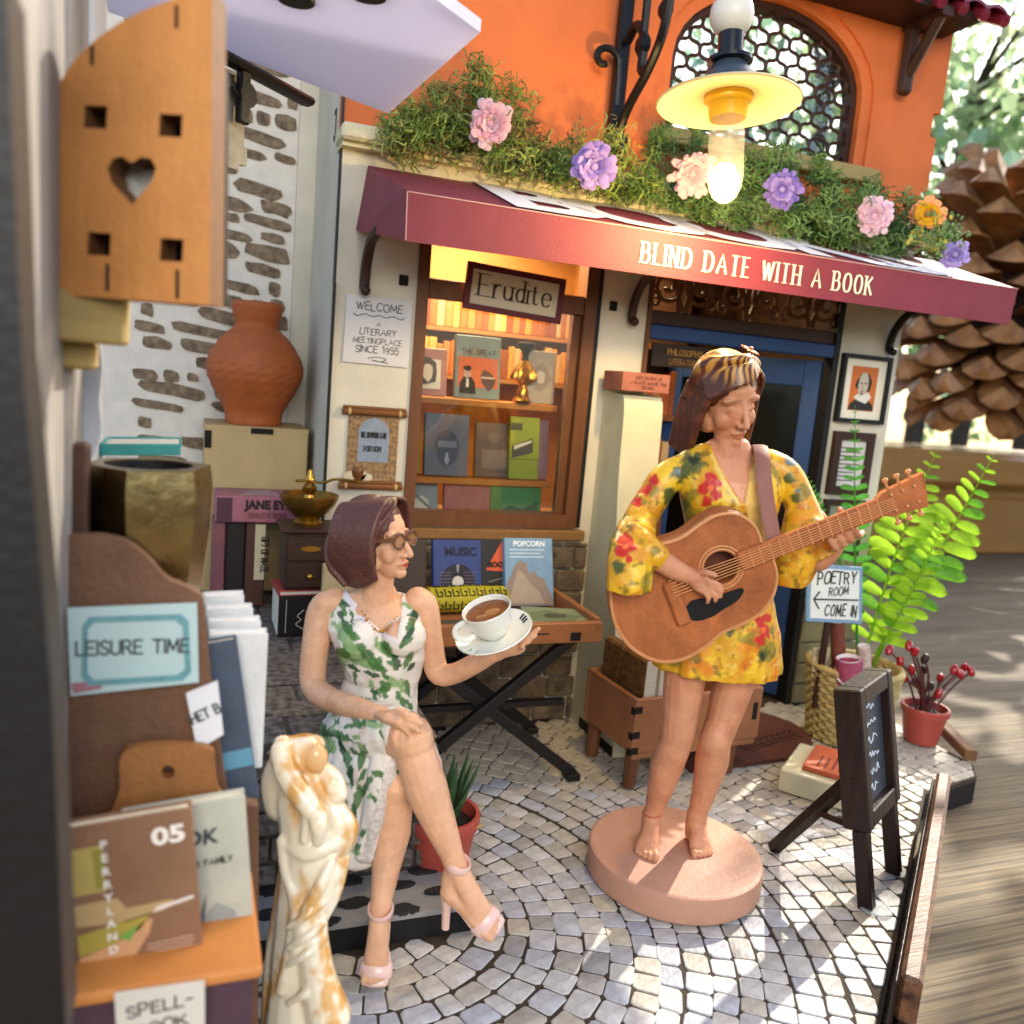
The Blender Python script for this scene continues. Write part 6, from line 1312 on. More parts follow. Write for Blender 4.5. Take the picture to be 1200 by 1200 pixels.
# ================================================================== figures
def ath(px, py, h):
    d = ray(px, py); return CP + d*(h/d.dot(_fh))
def proj_np(P):
    D = P-np.array(CP)[None]; z = D @ np.array(CF); return np.stack([600+FPX*(D @ np.array(CR))/z, 600-FPX*(D @ np.array(CU))/z, z], 1)
class Fig:
    """lays forms out from sighted joints: (px, py, horizontal distance) with radii in sighted pixels"""
    def __init__(s, h0): s.h0 = h0; s.mb = MB(); s.k = h0/FPX*1.02
    def p(s, px, py, dh=0.0): return ath(px, py, s.h0+dh)
    def limb(s, J, n=16, up=None, sub=5, flat=1.0):
        P = catmull([s.p(*j[:3]) for j in J], sub); R = lerp_list([(j[3]*s.k, (j[4] if len(j) > 4 else j[3]*flat)*s.k) for j in J], sub)
        s.mb.tube(P, R, n=n, up=up or tuple(CR), round_=True)
    def ball(s, px, py, dh, rx, ry=None, rz=None): s.mb.ell(s.p(px, py, dh), (rx*s.k, (ry or rx)*s.k, (rz or rx)*s.k), 16)
def head_frame(c, fwd, upv, s_=1.0):
    y = Vector(fwd).normalized(); x = y.cross(Vector(upv)).normalized(); z = x.cross(y); return Matrix(((x.x*s_, y.x*s_, z.x*s_, c.x), (x.y*s_, y.y*s_, z.y*s_, c.y), (x.z*s_, y.z*s_, z.z*s_, c.z), (0, 0, 0, 1)))
def add_head(mb, M):
    e = lambda c, r, n=18: mb.ell(c, r, n, M=M)
    e((0, -.012, .030), (.073, .093, .086)); e((0, .020, -.022), (.060, .066, .082)); e((0, .034, -.068), (.043, .046, .046)); e((0, .066, -.096), (.021, .020, .018))
    for s_ in (-1, 1):
        e((s_*.034, .048, -.036), (.027, .026, .030)); e((s_*.030, .064, .022), (.028, .014, .011)); e((s_*.029, .063, -.001), (.0150, .0145, .0115)); e((s_*.011, .090, -.042), (.0085, .010, .0075)); e((s_*.071, -.005, -.02), (.008, .016, .026), 12); e((s_*.052, .0, -.06), (.018, .034, .03))
    mb.tube([M @ Vector(p) for p in ((0, .078, .018), (0, .088, -.008), (0, .101, -.032), (0, .103, -.040))], [.0075, .008, .0105, .0115], n=10, round_=True)
    mb.tube(catmull([M @ Vector(p) for p in ((-.023, .074, -.067), (-.010, .086, -.064), (0, .087, -.0655), (.010, .086, -.064), (.023, .074, -.067))], 3), [.0035]+[.0058]*11+[.0035], n=8, round_=True)
    mb.tube(catmull([M @ Vector(p) for p in ((-.020, .073, -.070), (0, .085, -.0775), (.020, .073, -.070))], 4), [.004]+[.0068]*7+[.004], n=8, round_=True)
def skin_mat(n, rough=.5): return mat(n, '#c08a68', rough, attr='Col', var=.22, vscale=16, bump=.3, bscale=70, sss=.1, spec=.4, detail=8)
def rings_np(P, z0): pass

# ------------------------------------------------ the guitarist
bT = .105; bc = atz(791, 993, bT); hB = (bc-CP).dot(_fh); BR = abs((atz(889, 996, bT)-atz(693, 991, bT)).length)/2
bs = thing('display_base', 'round pinkish resin base the guitarist stands on', 'base', (bc.x, bc.y, .011)); Mb = Matrix.Translation((bc.x, bc.y, .011))
b = MB(Mb); b.lathe([(BR*.985, 0), (BR, .006), (BR*1.0, bT-.026), (BR*.992, bT-.016), (BR*.965, bT-.0115), (BR*.95, bT-.011), (.001, bT-.011)], 72, closed=False); part('disc', b, mat('pink_resin', '#b98a72', .55, var=.14, vscale=10, bump=.22, bscale=70, sss=.05), bs)
g = Fig(hB+.02); RZ = bT-.002
def foot(mb, toe, heel, ank, s_, w=1.0, big=1, toes=True):
    toe, heel, ank = Vector(toe), Vector(heel), Vector(ank); d = (toe-heel).normalized(); sd = d.cross(Vector((0, 0, 1))).normalized(); L_ = (toe-heel).length
    mid = heel.lerp(toe, .45)+Vector((0, 0, .034*s_)); ball_ = heel.lerp(toe, .76)+Vector((0, 0, .016*s_))
    mb.tube(catmull([ank+Vector((0, 0, .03*s_)), ank, heel.lerp(ank, .35)+d*.0], 4), lerp_list([.036*s_, .038*s_, .034*s_], 4), n=12, round_=True)
    mb.tube(catmull([heel+Vector((0, 0, .026*s_)), mid, ball_], 5), lerp_list([(.031*s_*w, .028*s_), (.036*s_*w, .032*s_), (.043*s_*w, .018*s_)], 5), n=14, up=tuple(sd), round_=True)
    mb.tube(catmull([ank, mid+Vector((0, 0, .012*s_)), ball_+Vector((0, 0, .006))], 5), lerp_list([(.034*s_, .034*s_), (.031*s_, .026*s_), (.034*s_, .012*s_)], 5), n=12, up=tuple(sd), round_=True)
    for i, (o, l, r) in enumerate(((-.030, 1.03, .0125), (-.011, 1.04, .0095), (.005, 1.0, .009), (.019, .955, .0085), (.031, .90, .008))):
        o *= s_*w*big; a_ = heel.lerp(toe, .74)+sd*o*.92+Vector((0, 0, .014*s_)); c_ = heel.lerp(toe, l-.05)+sd*o*1.08+Vector((0, 0, .013*s_)); e_ = heel.lerp(toe, l)+sd*o*1.08+Vector((0, 0, .008*s_))
        mb.tube([a_, c_, e_], [r*s_*1.05, r*s_*1.1, r*s_*.9], n=8, round_=True)
mb = g.mb
# legs
g.limb([(814, 735, 0, 32), (803, 790, -.02, 25.5), (796, 846, -.04, 20.5), (792, 868, -.03, 19.5), (781, 898, .0, 20.5), (772, 930, .02, 15), (765, 955, .03, 10.5), (763, 968, .03, 10.5)])
g.limb([(871, 735, .01, 32), (862, 790, .01, 25.5), (846, 846, -.01, 20), (838, 868, -.03, 19), (834, 892, .0, 20.5), (825, 928, .02, 15), (817, 955, .03, 10.5), (815, 968, .03, 10.5)])
g.ball(795, 848, -.062, 12, 8, 13); g.ball(845, 848, -.032, 11.5, 8, 12.5)
for toe, ank, sg_, dx in (((757, 1004), (764, 962, .03), 1, .02), ((824, 1002), (816, 962, .03), -1, -.03)):
    tw = atz(toe[0], toe[1], RZ+.008); an = g.p(*ank); hl = Vector((an.x, an.y, RZ))+_fh*.015; tw.z = RZ; foot(mb, tw, hl, an, 1.0, 1.0, sg_)
b = MB(); an = g.p(764, 956, .03)
# torso core, neck, arms
g.limb([(845, 740, 0, 44, 34), (852, 660, 0, 34, 27), (854, 600, -.01, 40, 30), (854, 560, .0, 46, 28), (850, 528, .01, 30, 18)], flat=.7)
g.limb([(852, 540, .0, 20), (853, 515, -.01, 15.5), (852, 495, -.01, 15)])
g.limb([(757, 643, -.235, 13), (770, 654, -.245, 13), (790, 667, -.24, 12), (806, 674, -.235, 9.5), (814, 678, -.24, 9)])
g.limb([(955, 610, -.02, 14), (955, 655, -.05, 14), (972, 648, -.09, 11), (982, 636, -.12, 9), (986, 628, -.13, 8)])
# right hand on the strings
g.limb([(812, 676, -.238, 10, 6), (822, 682, -.245, 12.5, 6), (830, 688, -.25, 11, 5)])
for (a1, a2, a3, r) in (((831, 681), (842, 685), (846, 692), 3.4), ((832, 686), (843, 691), (844, 699), 3.5), ((830, 691), (838, 698), (838, 704), 3.4), ((825, 694), (830, 701), (829, 706), 3.0)):
    g.limb([(a1[0]-8, a1[1]-4, -.25, r), (a1[0], a1[1], -.262, r), (a2[0], a2[1], -.268, r*.95), (a3[0], a3[1], -.262, r*.8)], n=8, sub=3)
g.limb([(817, 672, -.245, 3.8), (828, 671, -.265, 3.9), (838, 674, -.27, 3.2)], n=8, sub=3)
# left hand round the neck
g.limb([(985, 630, -.13, 9, 7), (990, 622, -.14, 12, 7), (992, 612, -.145, 9, 6)])
for i in range(4):
    x = 973+9.0*i; y = 634-5.2*i; g.limb([(x+10, y+6, -.14, 4.0), (x+6, y+9, -.185, 4.0), (x+1, y+1, -.212, 3.8), (x-6, y-11, -.213, 3.3)], n=8, sub=3)
g.limb([(990, 618, -.14, 4.4), (987, 604, -.16, 4.2), (984, 597, -.185, 3.4)], n=8, sub=3)
fwd = (_rt*.40-_fh*.86-_up*.30); HMg = head_frame(g.p(851, 467, -.01), fwd, _up*.97+_rt*(-.20), 1.20); add_head(mb, HMg)
gm = fuse(mb, .0042, 3, 'body'); P = verts_np(gm); C = np.tile(lin('#c98c68'), (len(P), 1)); nz = np_noise(P, 14, 2, 3); C = mixc(C, lin('#b87454'), sstep(nz, -.05, .5)*.6)
hl_ = (np.c_[P, np.ones(len(P))] @ np.array(HMg.inverted()).T)[:, :3]
def facepaint(C, hl, lip, brow=None, cheek=None):
    m = sstep(-np.abs(hl[:, 2]+.0705)+.010*(1-np.abs(hl[:, 0])/.026), -.001, .003)*(hl[:, 1] > .066)*(np.abs(hl[:, 0]) < .025)
    C = mixc(C, lin(lip), np.clip(m, 0, 1)*.85)
    if brow:
        for s_ in (-1, 1):
            t_ = np.exp(-(((hl[:, 0]-s_*.031)/.018)**2+((hl[:, 2]-.024+.1*np.abs(hl[:, 0]-s_*.025))/.0042)**2))*(hl[:, 1] > .05); C = mixc(C, lin(brow), np.clip(t_*1.1, 0, .8))
    if cheek:
        for s_ in (-1, 1): C = mixc(C, lin(cheek), np.exp(-(((hl[:, 0]-s_*.04)/.02)**2+((hl[:, 2]+.038)/.02)**2))*(hl[:, 1] > .04)*.35)
    return C
C = facepaint(C, hl_, '#b4654c', '#8a5a40', '#b8694e')
for s_ in (-1, 1): C = mixc(C, lin('#6a4030'), np.exp(-(((hl_[:, 0]-s_*.029)/.014)**2+((hl_[:, 2]+.008-.25*np.abs(hl_[:, 0]-s_*.029))/.0026)**2))*(hl_[:, 1] > .05)*.75); paint(gm, C)
gp = thing('person', 'woman in yellow floral dress standing barefoot and playing a guitar', 'person', (bc.x, bc.y, bT), group=None)
put(gm, 'body', skin_mat('resin_skin', .52), gp)
# anklet
b = MB(); c_ = g.p(765, 952, .03); b.tube([c_+_rt*(.034*math.cos(6.2832*k/20))+_fh*(.034*math.sin(6.2832*k/20))+Vector((0, 0, .004*math.cos(6.28*k/20))) for k in range(20)], .004, n=6, closed=True); part('anklet', b, mat('anklet', '#a85a3c', .5), gp)
# dress
d = Fig(hB+.02); vs_rings = []
def loft(mb, rings):
    n = len(rings[0]); vs = [p for r in rings for p in r]; fs = [(i*n+k, i*n+(k+1) % n, (i+1)*n+(k+1) % n, (i+1)*n+k) for i in range(len(rings)-1) for k in range(n)]
    fs.append(tuple(reversed(range(n)))); fs.append(tuple((len(rings)-1)*n+k for k in range(n))); mb.add(vs, fs)
def ring(fig, px, py, dh, a_, b_, n=48, rip=0.0, nr=9, ph=0.0):
    c = fig.p(px, py, dh); out = []
    for k in range(n):
        w = 6.2832*k/n; f = 1+rip*math.cos(nr*w+ph)+rip*.5*math.cos((nr*2-3)*w+1+ph); out.append(c+_rt*(a_*fig.k*f*math.cos(w))+_fh*(b_*fig.k*f*math.sin(w)))
    return out
loft(d.mb, [ring(d, *r) for r in ((838, 784, 0, 77, 50, 48, .035), (839, 776, 0, 77, 50, 48, .034), (844, 735, 0, 69, 46, 48, .025), (848, 690, 0, 58, 41, 48, .012), (852, 650, 0, 49, 37, 48, .005), (854, 615, -.005, 51, 39, 48), (855, 585, -.005, 58, 42, 48), (854, 560, 0, 64, 38, 48), (853, 545, .005, 66, 30, 48), (852, 532, .01, 50, 22, 48), (852, 522, .012, 30, 18, 48))])
d.limb([(804, 548, .01, 18), (781, 561, .0, 19, 19), (761, 590, -.02, 19, 20), (745, 618, -.07, 19, 21)], n=20)      # right sleeve, bell hanging over the guitar's edge
loft(d.mb, [ring(d, *r_) for r_ in ((735, 692, -.27, 23, 21, 36, .06, 5), (736, 684, -.27, 23.5, 22, 36, .06, 5), (738, 660, -.25, 25, 25, 36, .05, 5), (741, 635, -.20, 24, 30, 36, .03, 5), (748, 612, -.10, 20, 26, 36), (756, 597, -.05, 13, 16, 36))])
d.limb([(744, 630, -.18, 18), (757, 643, -.235, 17), (768, 652, -.245, 15.5)], n=16)
d.limb([(900, 544, .01, 18), (921, 556, .0, 18, 19), (937, 588, -.01, 18, 20), (946, 612, -.03, 19, 20)], n=20)                                  # left sleeve
loft(d.mb, [ring(d, *r_) for r_ in ((927, 686, -.05, 17, 16, 36, .08, 5), (929, 679, -.05, 20, 18, 36, .08, 5), (935, 655, -.05, 25, 23, 36, .07, 5), (942, 628, -.05, 25, 25, 36, .05, 5), (941, 602, -.03, 20, 21, 36), (938, 588, -.02, 14, 14, 36))])
d.limb([(948, 622, -.06, 20), (960, 640, -.08, 15, 17)], n=16)
dm = fuse(d.mb, .0045, 2, 'dress'); P = verts_np(dm); Q = proj_np(P)
def inpoly(Q, poly):
    x, y = Q[:, 0], Q[:, 1]; c = np.zeros(len(x), bool); n = len(poly)
    for i in range(n):
        (x1, y1), (x2, y2) = poly[i], poly[(i+1) % n]
        with np.errstate(all='ignore'): c ^= ((y1 > y) != (y2 > y)) & (x < (x2-x1)*(y-y1)/(y2-y1+1e-9)+x1)
    return c
Nn = np.array([v.normal[:] for v in dm.vertices], np.float32); front = (Nn @ np.array(CF)) < -.05
jq = Q[:, :2]+np.stack([np_noise(P, 60, 1, 2), np_noise(P, 60, 5, 2)], 1)*2.0
V = inpoly(Q[:, :2], [(828, 505), (836, 530), (852, 562), (868, 588), (873, 590), (879, 560), (884, 530), (884, 505)]) & front
P2 = P.copy(); P2[V] -= (Nn[V]*.013); fold = np_noise(P*np.array([1, 1, .22]), 22, 4, 2); low = sstep(Q[:, 1], 660, 720); P2 += Nn*(fold*low*.010)[:, None]; sl_ = sstep(-np.abs(Q[:, 0]-740), -40, -10); P2 += Nn*(np_noise(P, 16, 8, 2)*sl_*.008)[:, None]; set_verts(dm, P2)
n1, n2, n3 = np_noise(P, 9, 11, 3), np_noise(P, 13, 23, 3), np_noise(P, 34, 31, 3)
C = np.tile(lin('#c8921a'), (len(P), 1)); C = mixc(C, lin('#deb428'), sstep(n1, -.15, .25)); C = mixc(C, lin('#c9701a'), sstep(n2, .05, .4)*(.45+.45*low)); C = mixc(C, lin('#a8571c'), sstep(np_noise(P, 22, 51, 3), .18, .42)*.6); C = mixc(C, lin('#e6cf70'), sstep(n3, .25, .5)*.4)
C = mixc(C, lin('#6d6a24'), sstep(np_noise(P, 12, 41, 3), .14, .34)*.75); C = mixc(C, lin('#3f4420'), sstep(np_noise(P, 24, 61, 3), .24, .42)*.6)
def blobs(C, lst, col, soft=.35, amp=.45, k=1.0):
    for (px, py, r) in lst:
        dd = np.hypot(jq[:, 0]-px, jq[:, 1]-py)/r+amp*n3*1.3+.25*np_noise(P, 45, px*.01, 2); C = mixc(C, lin(col), sstep(-dd, -1.0, -1+soft)*front*k)
    return C
C = blobs(C, [(812, 545, 17), (795, 555, 12), (785, 580, 13), (800, 592, 10), (926, 560, 9), (932, 585, 8), (722, 625, 9), (725, 665, 10), (870, 722, 14), (855, 738, 9), (893, 769, 9), (845, 705, 7)], '#4f5524', .5)
C = blobs(C, [(794, 553, 6), (928, 540, 9), (935, 575, 5)], '#5a6a66', .5); C = blobs(C, [(870, 722, 7), (812, 540, 7), (893, 769, 5)], '#2e2e18', .4)
C = blobs(C, [(833, 563, 10), (825, 573, 9), (838, 577, 9), (829, 588, 8), (842, 566, 6), (733, 632, 10), (730, 645, 10), (739, 640, 9), (736, 655, 6), (757, 575, 9), (748, 590, 7), (766, 562, 7), (889, 730, 8), (897, 740, 9), (890, 750, 9), (898, 725, 6)], '#b8281c', .35)
C = blobs(C, [(833, 572, 4), (733, 641, 5), (894, 738, 4)], '#d8602a', .5); C = blobs(C, [(893, 690, 10), (868, 760, 9), (826, 762, 8), (940, 610, 12), (930, 650, 14), (850, 600, 8)], '#d98a1e', .6, k=.6)
inner = inpoly(Q[:, :2], [(873, 588), (878, 560), (886, 535), (897, 590), (902, 650), (885, 640)]) & front; C = mixc(C, lin('#d6b264'), inner*.75)
C = mixc(C, lin('#c98c68'), V*1.0); edge = inpoly(Q[:, :2], [(835, 530), (850, 563), (868, 590), (866, 594), (846, 566), (832, 533)]) & front & ~V; C = mixc(C, lin('#d9bf6a'), edge*.7)
paint(dm, C); put(dm, 'dress', mat('painted_dress', '#d8a81c', .42, attr='Col', bump=.25, bscale=60, coat=.12), gp)
# hair
h = MB(); M_ = HMg; h.ell((0, -.022, .040), (.085, .098, .088), 20, M=M_); h.ell((0, -.05, -.03), (.074, .05, .09), 18, M=M_)
rh = random.Random(4); 
for i in range(30):                                  # swept strands from a side parting
    a_ = -1.25+2.6*i/29; r = .086; st = Vector((-.035, .022, .125)); e = Vector((.09*math.sin(a_)*1.02, .052-.09*abs(a_)**1.2*.6-.04, .04-.05*abs(math.sin(a_)))); m_ = (st+e)/2; dd = m_-Vector((0, -.02, .03)); m_ = Vector((0, -.02, .03))+dd.normalized()*.102
    h.tube(catmull([M_ @ st, M_ @ m_, M_ @ e], 6), [.008]*5+[.0095]*5+[.007]*3, n=6, round_=True)
for sg_, nL, ln in ((-1, 12, .30), (1, 8, .17)):       # long hair, the fuller fall on the image-left side
    for i in range(nL):
        f = i/(nL-1); st = Vector((sg_*.074, .03-.10*f, .03)); pts = [st, Vector((sg_*(.086), .012-.095*f, -.05)), Vector((sg_*(.092), -.005-.08*f, -.13)), Vector((sg_*(.095+.02*f*(sg_ < 0)), -.02-.07*f, -.05-ln*.62)), Vector((sg_*(.085+.04*f*(sg_ < 0)), -.03-.06*f, -.02-ln))]
        if sg_ > 0: pts = pts[:4]
        h.tube(catmull([M_ @ p for p in pts], 5), lerp_list([.012, .014, .015, .013, .006][:len(pts)], 5), n=8, round_=True)
for i in range(9):                                   # fringe swept from the parting across the brow
    f = i/8; pts = [Vector((-.045, .058-.03*f, .098+.02*f)), Vector((-.012+.01*f, .084-.024*f, .083+.032*f)), Vector((.04, .078-.03*f, .066+.036*f)), Vector((.080, .038-.04*f, .024+.03*f))]; h.tube(catmull([M_ @ p for p in pts], 5), lerp_list([.005, .0075, .008, .005], 5), n=6, round_=True)
for i in range(6):
    f = i/5; pts = [Vector((-.045, .056-.03*f, .098+.02*f)), Vector((-.070, .050-.03*f, .066+.01*f)), Vector((-.082, .030-.03*f, .01))]; h.tube(catmull([M_ @ p for p in pts], 5), lerp_list([.005, .008, .007], 5), n=6, round_=True)
hm = fuse(h, .0032, 1, 'hair', .4); P = verts_np(hm); C = np.tile(lin('#4a241a'), (len(P), 1)); C = mixc(C, lin('#6e3a26'), sstep(np_noise(P, 30, 6, 3), .0, .4)*.7); hq = (np.c_[P, np.ones(len(P))] @ np.array(HMg.inverted()).T)[:, :3]; ang = np.arctan2(hq[:, 0]+.035, hq[:, 1]-.022+.001); stk = .5+.5*np.sin(ang*26+6*np_noise(P, 14, 3, 2)); C = mixc(C, lin('#c08a3a'), sstep(hq[:, 2], .055, .105)*sstep(stk, .25, .75)*.9); paint(hm, C); put(hm, 'hair', mat('painted_hair', '#3a1a16', .4, attr='Col', bump=.15, bscale=120, coat=.2), gp)  # gold crown streaks: hair paint and the lamp's highlight put into the colour
b = MB(); c_ = HMg @ Vector((-.05, -.0, .125)); zz = (HMg.to_3x3() @ Vector((-.4, .1, .9))).normalized(); F = frame(c_, zz.orthogonal(), zz.cross(zz.orthogonal()))
for k in range(12):
    a_ = k*.5236; b.ell((.018*math.cos(a_), .018*math.sin(a_), .006), (.016, .006, .004), 8, M=F @ Matrix.Rotation(0, 4, 'Z'), R=Matrix.Rotation(a_, 3, 'Z'))
b.ell((0, 0, .010), .009, 8, M=F); part('hair_flower', b, mat('hair_flower', '#a85a24', .5, bump=.1), gp)
# necklace / earring
b = MB(); c_ = HMg @ Vector((-.075, .005, -.06)); b.ell(c_, .006, 8); part('earring', b, mat('silver', '#b8b4b0', .3, metal=1), gp)
# strap over the shoulder
b = MB(); sp3 = [g.p(889, 522, .05), g.p(891, 524, -.03), g.p(893, 534, -.085), g.p(895, 556, -.125), g.p(900, 595, -.16), g.p(908, 640, -.19), g.p(911, 652, -.19)]
b.tube(catmull(sp3, 5), [(.024, .0035)]*31, n=8, up=tuple(CR)); part('guitar_strap', b, mat('strap', '#8a5a4e', .6, var=.15, bump=.1), gp)

# guitar
GD = hB-.205
def Gp(px, py): return ath(px, py, GD)
o_ = Gp(845, 665); xg = (Gp(1065, 580)-o_).normalized(); nrm = (-_fh*.93+_rt*.02-_up*.05); yg = nrm.cross(xg); GM_ = frame(o_, xg, yg); GI = GM_.inverted(); gn = Vector((GM_[0][2], GM_[1][2], GM_[2][2]))
def GL2(px, py): dd = ray(px, py); t_ = (o_-CP).dot(gn)/dd.dot(gn); q = GI @ (CP+dd*t_); return (q.x, q.y)
gt = thing('guitar', 'tan acoustic guitar with a black pickguard held by the standing woman', 'guitar', o_)
outline = spl([GL2(*p) for p in ((896, 642), (886, 616), (866, 601), (842, 601), (820, 613), (797, 629), (770, 637), (742, 642), (722, 660), (714, 690), (718, 728), (736, 758), (766, 776), (796, 776), (824, 762), (846, 744), (868, 734), (890, 722), (906, 702), (912, 678), (908, 658), (897, 643))], 5)
hole = [ (GL2(845, 665)[0]+.052*math.cos(6.2832*k/28), GL2(845, 665)[1]+.052*math.sin(6.2832*k/28)) for k in range(28)]
M_gt = mat('guitar_tan', '#b86a3a', .45, var=.42, vscale=9, bump=.35, bscale=45, stretch=(.6, 2.2, 1), wave=(8, (.25, 9, 1), .22)); M_gt2 = mat('guitar_pale', '#c98a58', .5, var=.2, vscale=20, bump=.15)
b = MB(GM_); b.prism(outline, -.085, 0, holes=[hole]); gb = part('body', b, M_gt, gt, smooth=40)
b = MB(GM_); b.prism(outline, -.088, -.0855); b.prism(circ(0, 0, .06), -.084, -.06); part('back', b, mat('guitar_in', '#5a2e1a', .6), gt)
b = MB(GM_)
for r in (.058, .068): b.tube([(r*math.cos(6.2832*k/36), r*math.sin(6.2832*k/36), .001) for k in range(36)], .004, n=6, closed=True)
part('rosette', b, M_gt2, gt)
ce = (sum(p[0] for p in outline)/len(outline), sum(p[1] for p in outline)/len(outline)); b = MB(GM_); b.tube([(p[0]+(ce[0]-p[0])*.02, p[1]+(ce[1]-p[1])*.03, .0) for p in outline], .006, n=6, closed=True); part('binding', b, M_gt2, gt)
b = MB(GM_); b.prism(spl([GL2(*p) for p in ((804, 711), (812, 703), (832, 700), (852, 694), (867, 689), (871, 692), (864, 703), (848, 713), (834, 722), (816, 727), (806, 722), (804, 711))], 4)[:-1], 0, .006); part('pickguard', b, mat('black_guard', '#14151a', .35, var=.3, vscale=20, bump=.2), gt)
b = MB(GM_); p_, q_ = GL2(785, 690), GL2(800, 722); cx_, cy_ = (p_[0]+q_[0])/2, (p_[1]+q_[1])/2; b.box((cx_-.022, cy_-.075, 0), (cx_+.022, cy_+.075, .016), bev=.006); part('bridge', b, M_gt, gt)
nk0 = .02; nkL = GL2(1030, 594)[0]; b = MB(GM_); b.box((.055, -.030, .002), (nkL, .030, .022), bev=.004); b.tube([(.19, 0, -.008), (nkL, 0, -.004)], [(.026, .022), (.022, .018)], n=10, up=(0, 1, 0)); nk = part('neck', b, M_gt, gt)
for k in range(14):
    x = .10+(nkL-.11)*(1-(.5**(k/7.5)))/(1-.5**(13/7.5)) if False else .09+(nkL-.1)*k/13; b = MB(GM_); b.box((x, -.029, .0222), (x+.004, .029, .0255)); part('fret', b, M_gt2, nk)
b = MB(GM_); b.prism([(nkL-.002, -.028), (nkL+.02, -.040), (nkL+.135, -.052), (nkL+.145, .0), (nkL+.15, .052), (nkL+.02, .040), (nkL-.002, .028)], -.012, .012); hs = part('headstock', b, M_gt, gt)
for k in range(3):
    for sg_ in (-1, 1):
        b = MB(GM_); x = nkL+.04+.036*k; b.tube([(x, sg_*.038, 0), (x, sg_*.066, 0)], .005, n=6); b.ell((x, sg_*.07, 0), (.011, .009, .008), 8); b.ell((x, sg_*.026, .014), (.006, .006, .006), 8); part('tuning_peg', b, M_gt2, hs)
for k in range(6):
    y = -.021+.0084*k; b = MB(GM_); b.tube([(cx_, cy_*.0+y*1.25+ (cy_)*1.0*0, .018), (.06, y, .028), (nkL+.04, y*.8, .024)], .0018, n=4); part('string', b, M_gt2, gt)

# ------------------------------------------------ the seated woman
s = Fig(2.58); mb = s.mb
s.limb([(430, 868, .05, 52, 42), (444, 820, .02, 43, 34), (450, 792, .01, 39, 30), (446, 760, .0, 46, 36), (440, 728, .0, 50, 32), (440, 706, .01, 40, 22), (442, 694, .01, 24, 18)], flat=.8)
s.limb([(442, 704, .0, 22), (443, 686, -.01, 18), (446, 668, -.015, 17.5)])
s.limb([(392, 706, .01, 18), (377, 715, .0, 17), (370, 755, -.03, 16.5), (367, 800, -.06, 15.5), (384, 818, -.13, 14), (412, 828, -.23, 13), (438, 836, -.31, 10.5), (452, 840, -.335, 9.5)])
s.limb([(490, 704, .02, 17), (499, 712, .02, 15.5), (505, 750, .01, 14.5), (513, 788, .0, 14), (533, 789, -.03, 12.5), (556, 778, -.07, 12), (576, 768, -.1, 9.5), (586, 764, -.11, 9)])
# legs: crossing leg and planted leg
s.limb([(418, 872, .02, 40), (446, 864, -.2, 33), (478, 862, -.37, 24), (486, 880, -.385, 21.5), (500, 925, -.40, 22.5), (514, 962, -.41, 18), (529, 1000, -.42, 12.5), (534, 1014, -.42, 12)])
s.limb([(440, 884, .02, 36), (452, 896, -.2, 28), (463, 912, -.33, 22), (462, 935, -.34, 20), (458, 975, -.35, 21.5), (452, 1020, -.39, 15), (447, 1055, -.43, 11.5), (446, 1070, -.435, 11.5)])
# hand on the knee
s.limb([(448, 838, -.34, 9.5, 6), (460, 841, -.39, 12.5, 6.5), (472, 844, -.415, 11.5, 5.5)])
for (a1, a2, r) in (((472, 836), (489, 840), 3.3), ((475, 841), (494, 848), 3.4), ((473, 847), (491, 857), 3.4), ((468, 852), (483, 864), 3.0)): s.limb([(a1[0]-7, a1[1]-1, -.405, r), (a1[0]+4, a1[1]+1, -.435, r), (a2[0], a2[1], -.428, r*.85)], n=8, sub=3)
s.limb([(456, 836, -.38, 3.8), (468, 833, -.40, 3.6), (478, 835, -.405, 3.0)], n=8, sub=3)
# hand under the saucer
s.limb([(582, 766, -.108, 9, 7), (596, 761, -.13, 13, 6.5), (608, 756, -.14, 12, 5.5)])
for i, (x, y) in enumerate(((631, 737), (627, 745), (620, 752), (612, 758))): s.limb([(606+2*i*.4, 752+2.2*i, -.14, 3.5), (616-1.5*i, 748+3*i, -.165, 3.5), (x, y, -.17, 2.9)], n=8, sub=3)
s.limb([(592, 757, -.14, 3.8), (603, 748, -.18, 3.6), (612, 744, -.19, 3.0)], n=8, sub=3)
fw = (_rt*.92-_fh*.40+_up*.10); HMs = head_frame(s.p(445, 632, -.02), fw, _up-_rt*.06, 1.03); add_head(mb, HMs)
mb.ell(s.p(474, 745, -.085), (.058, .05, .05), 14); mb.ell(s.p(424, 748, -.075), (.058, .05, .05), 14)
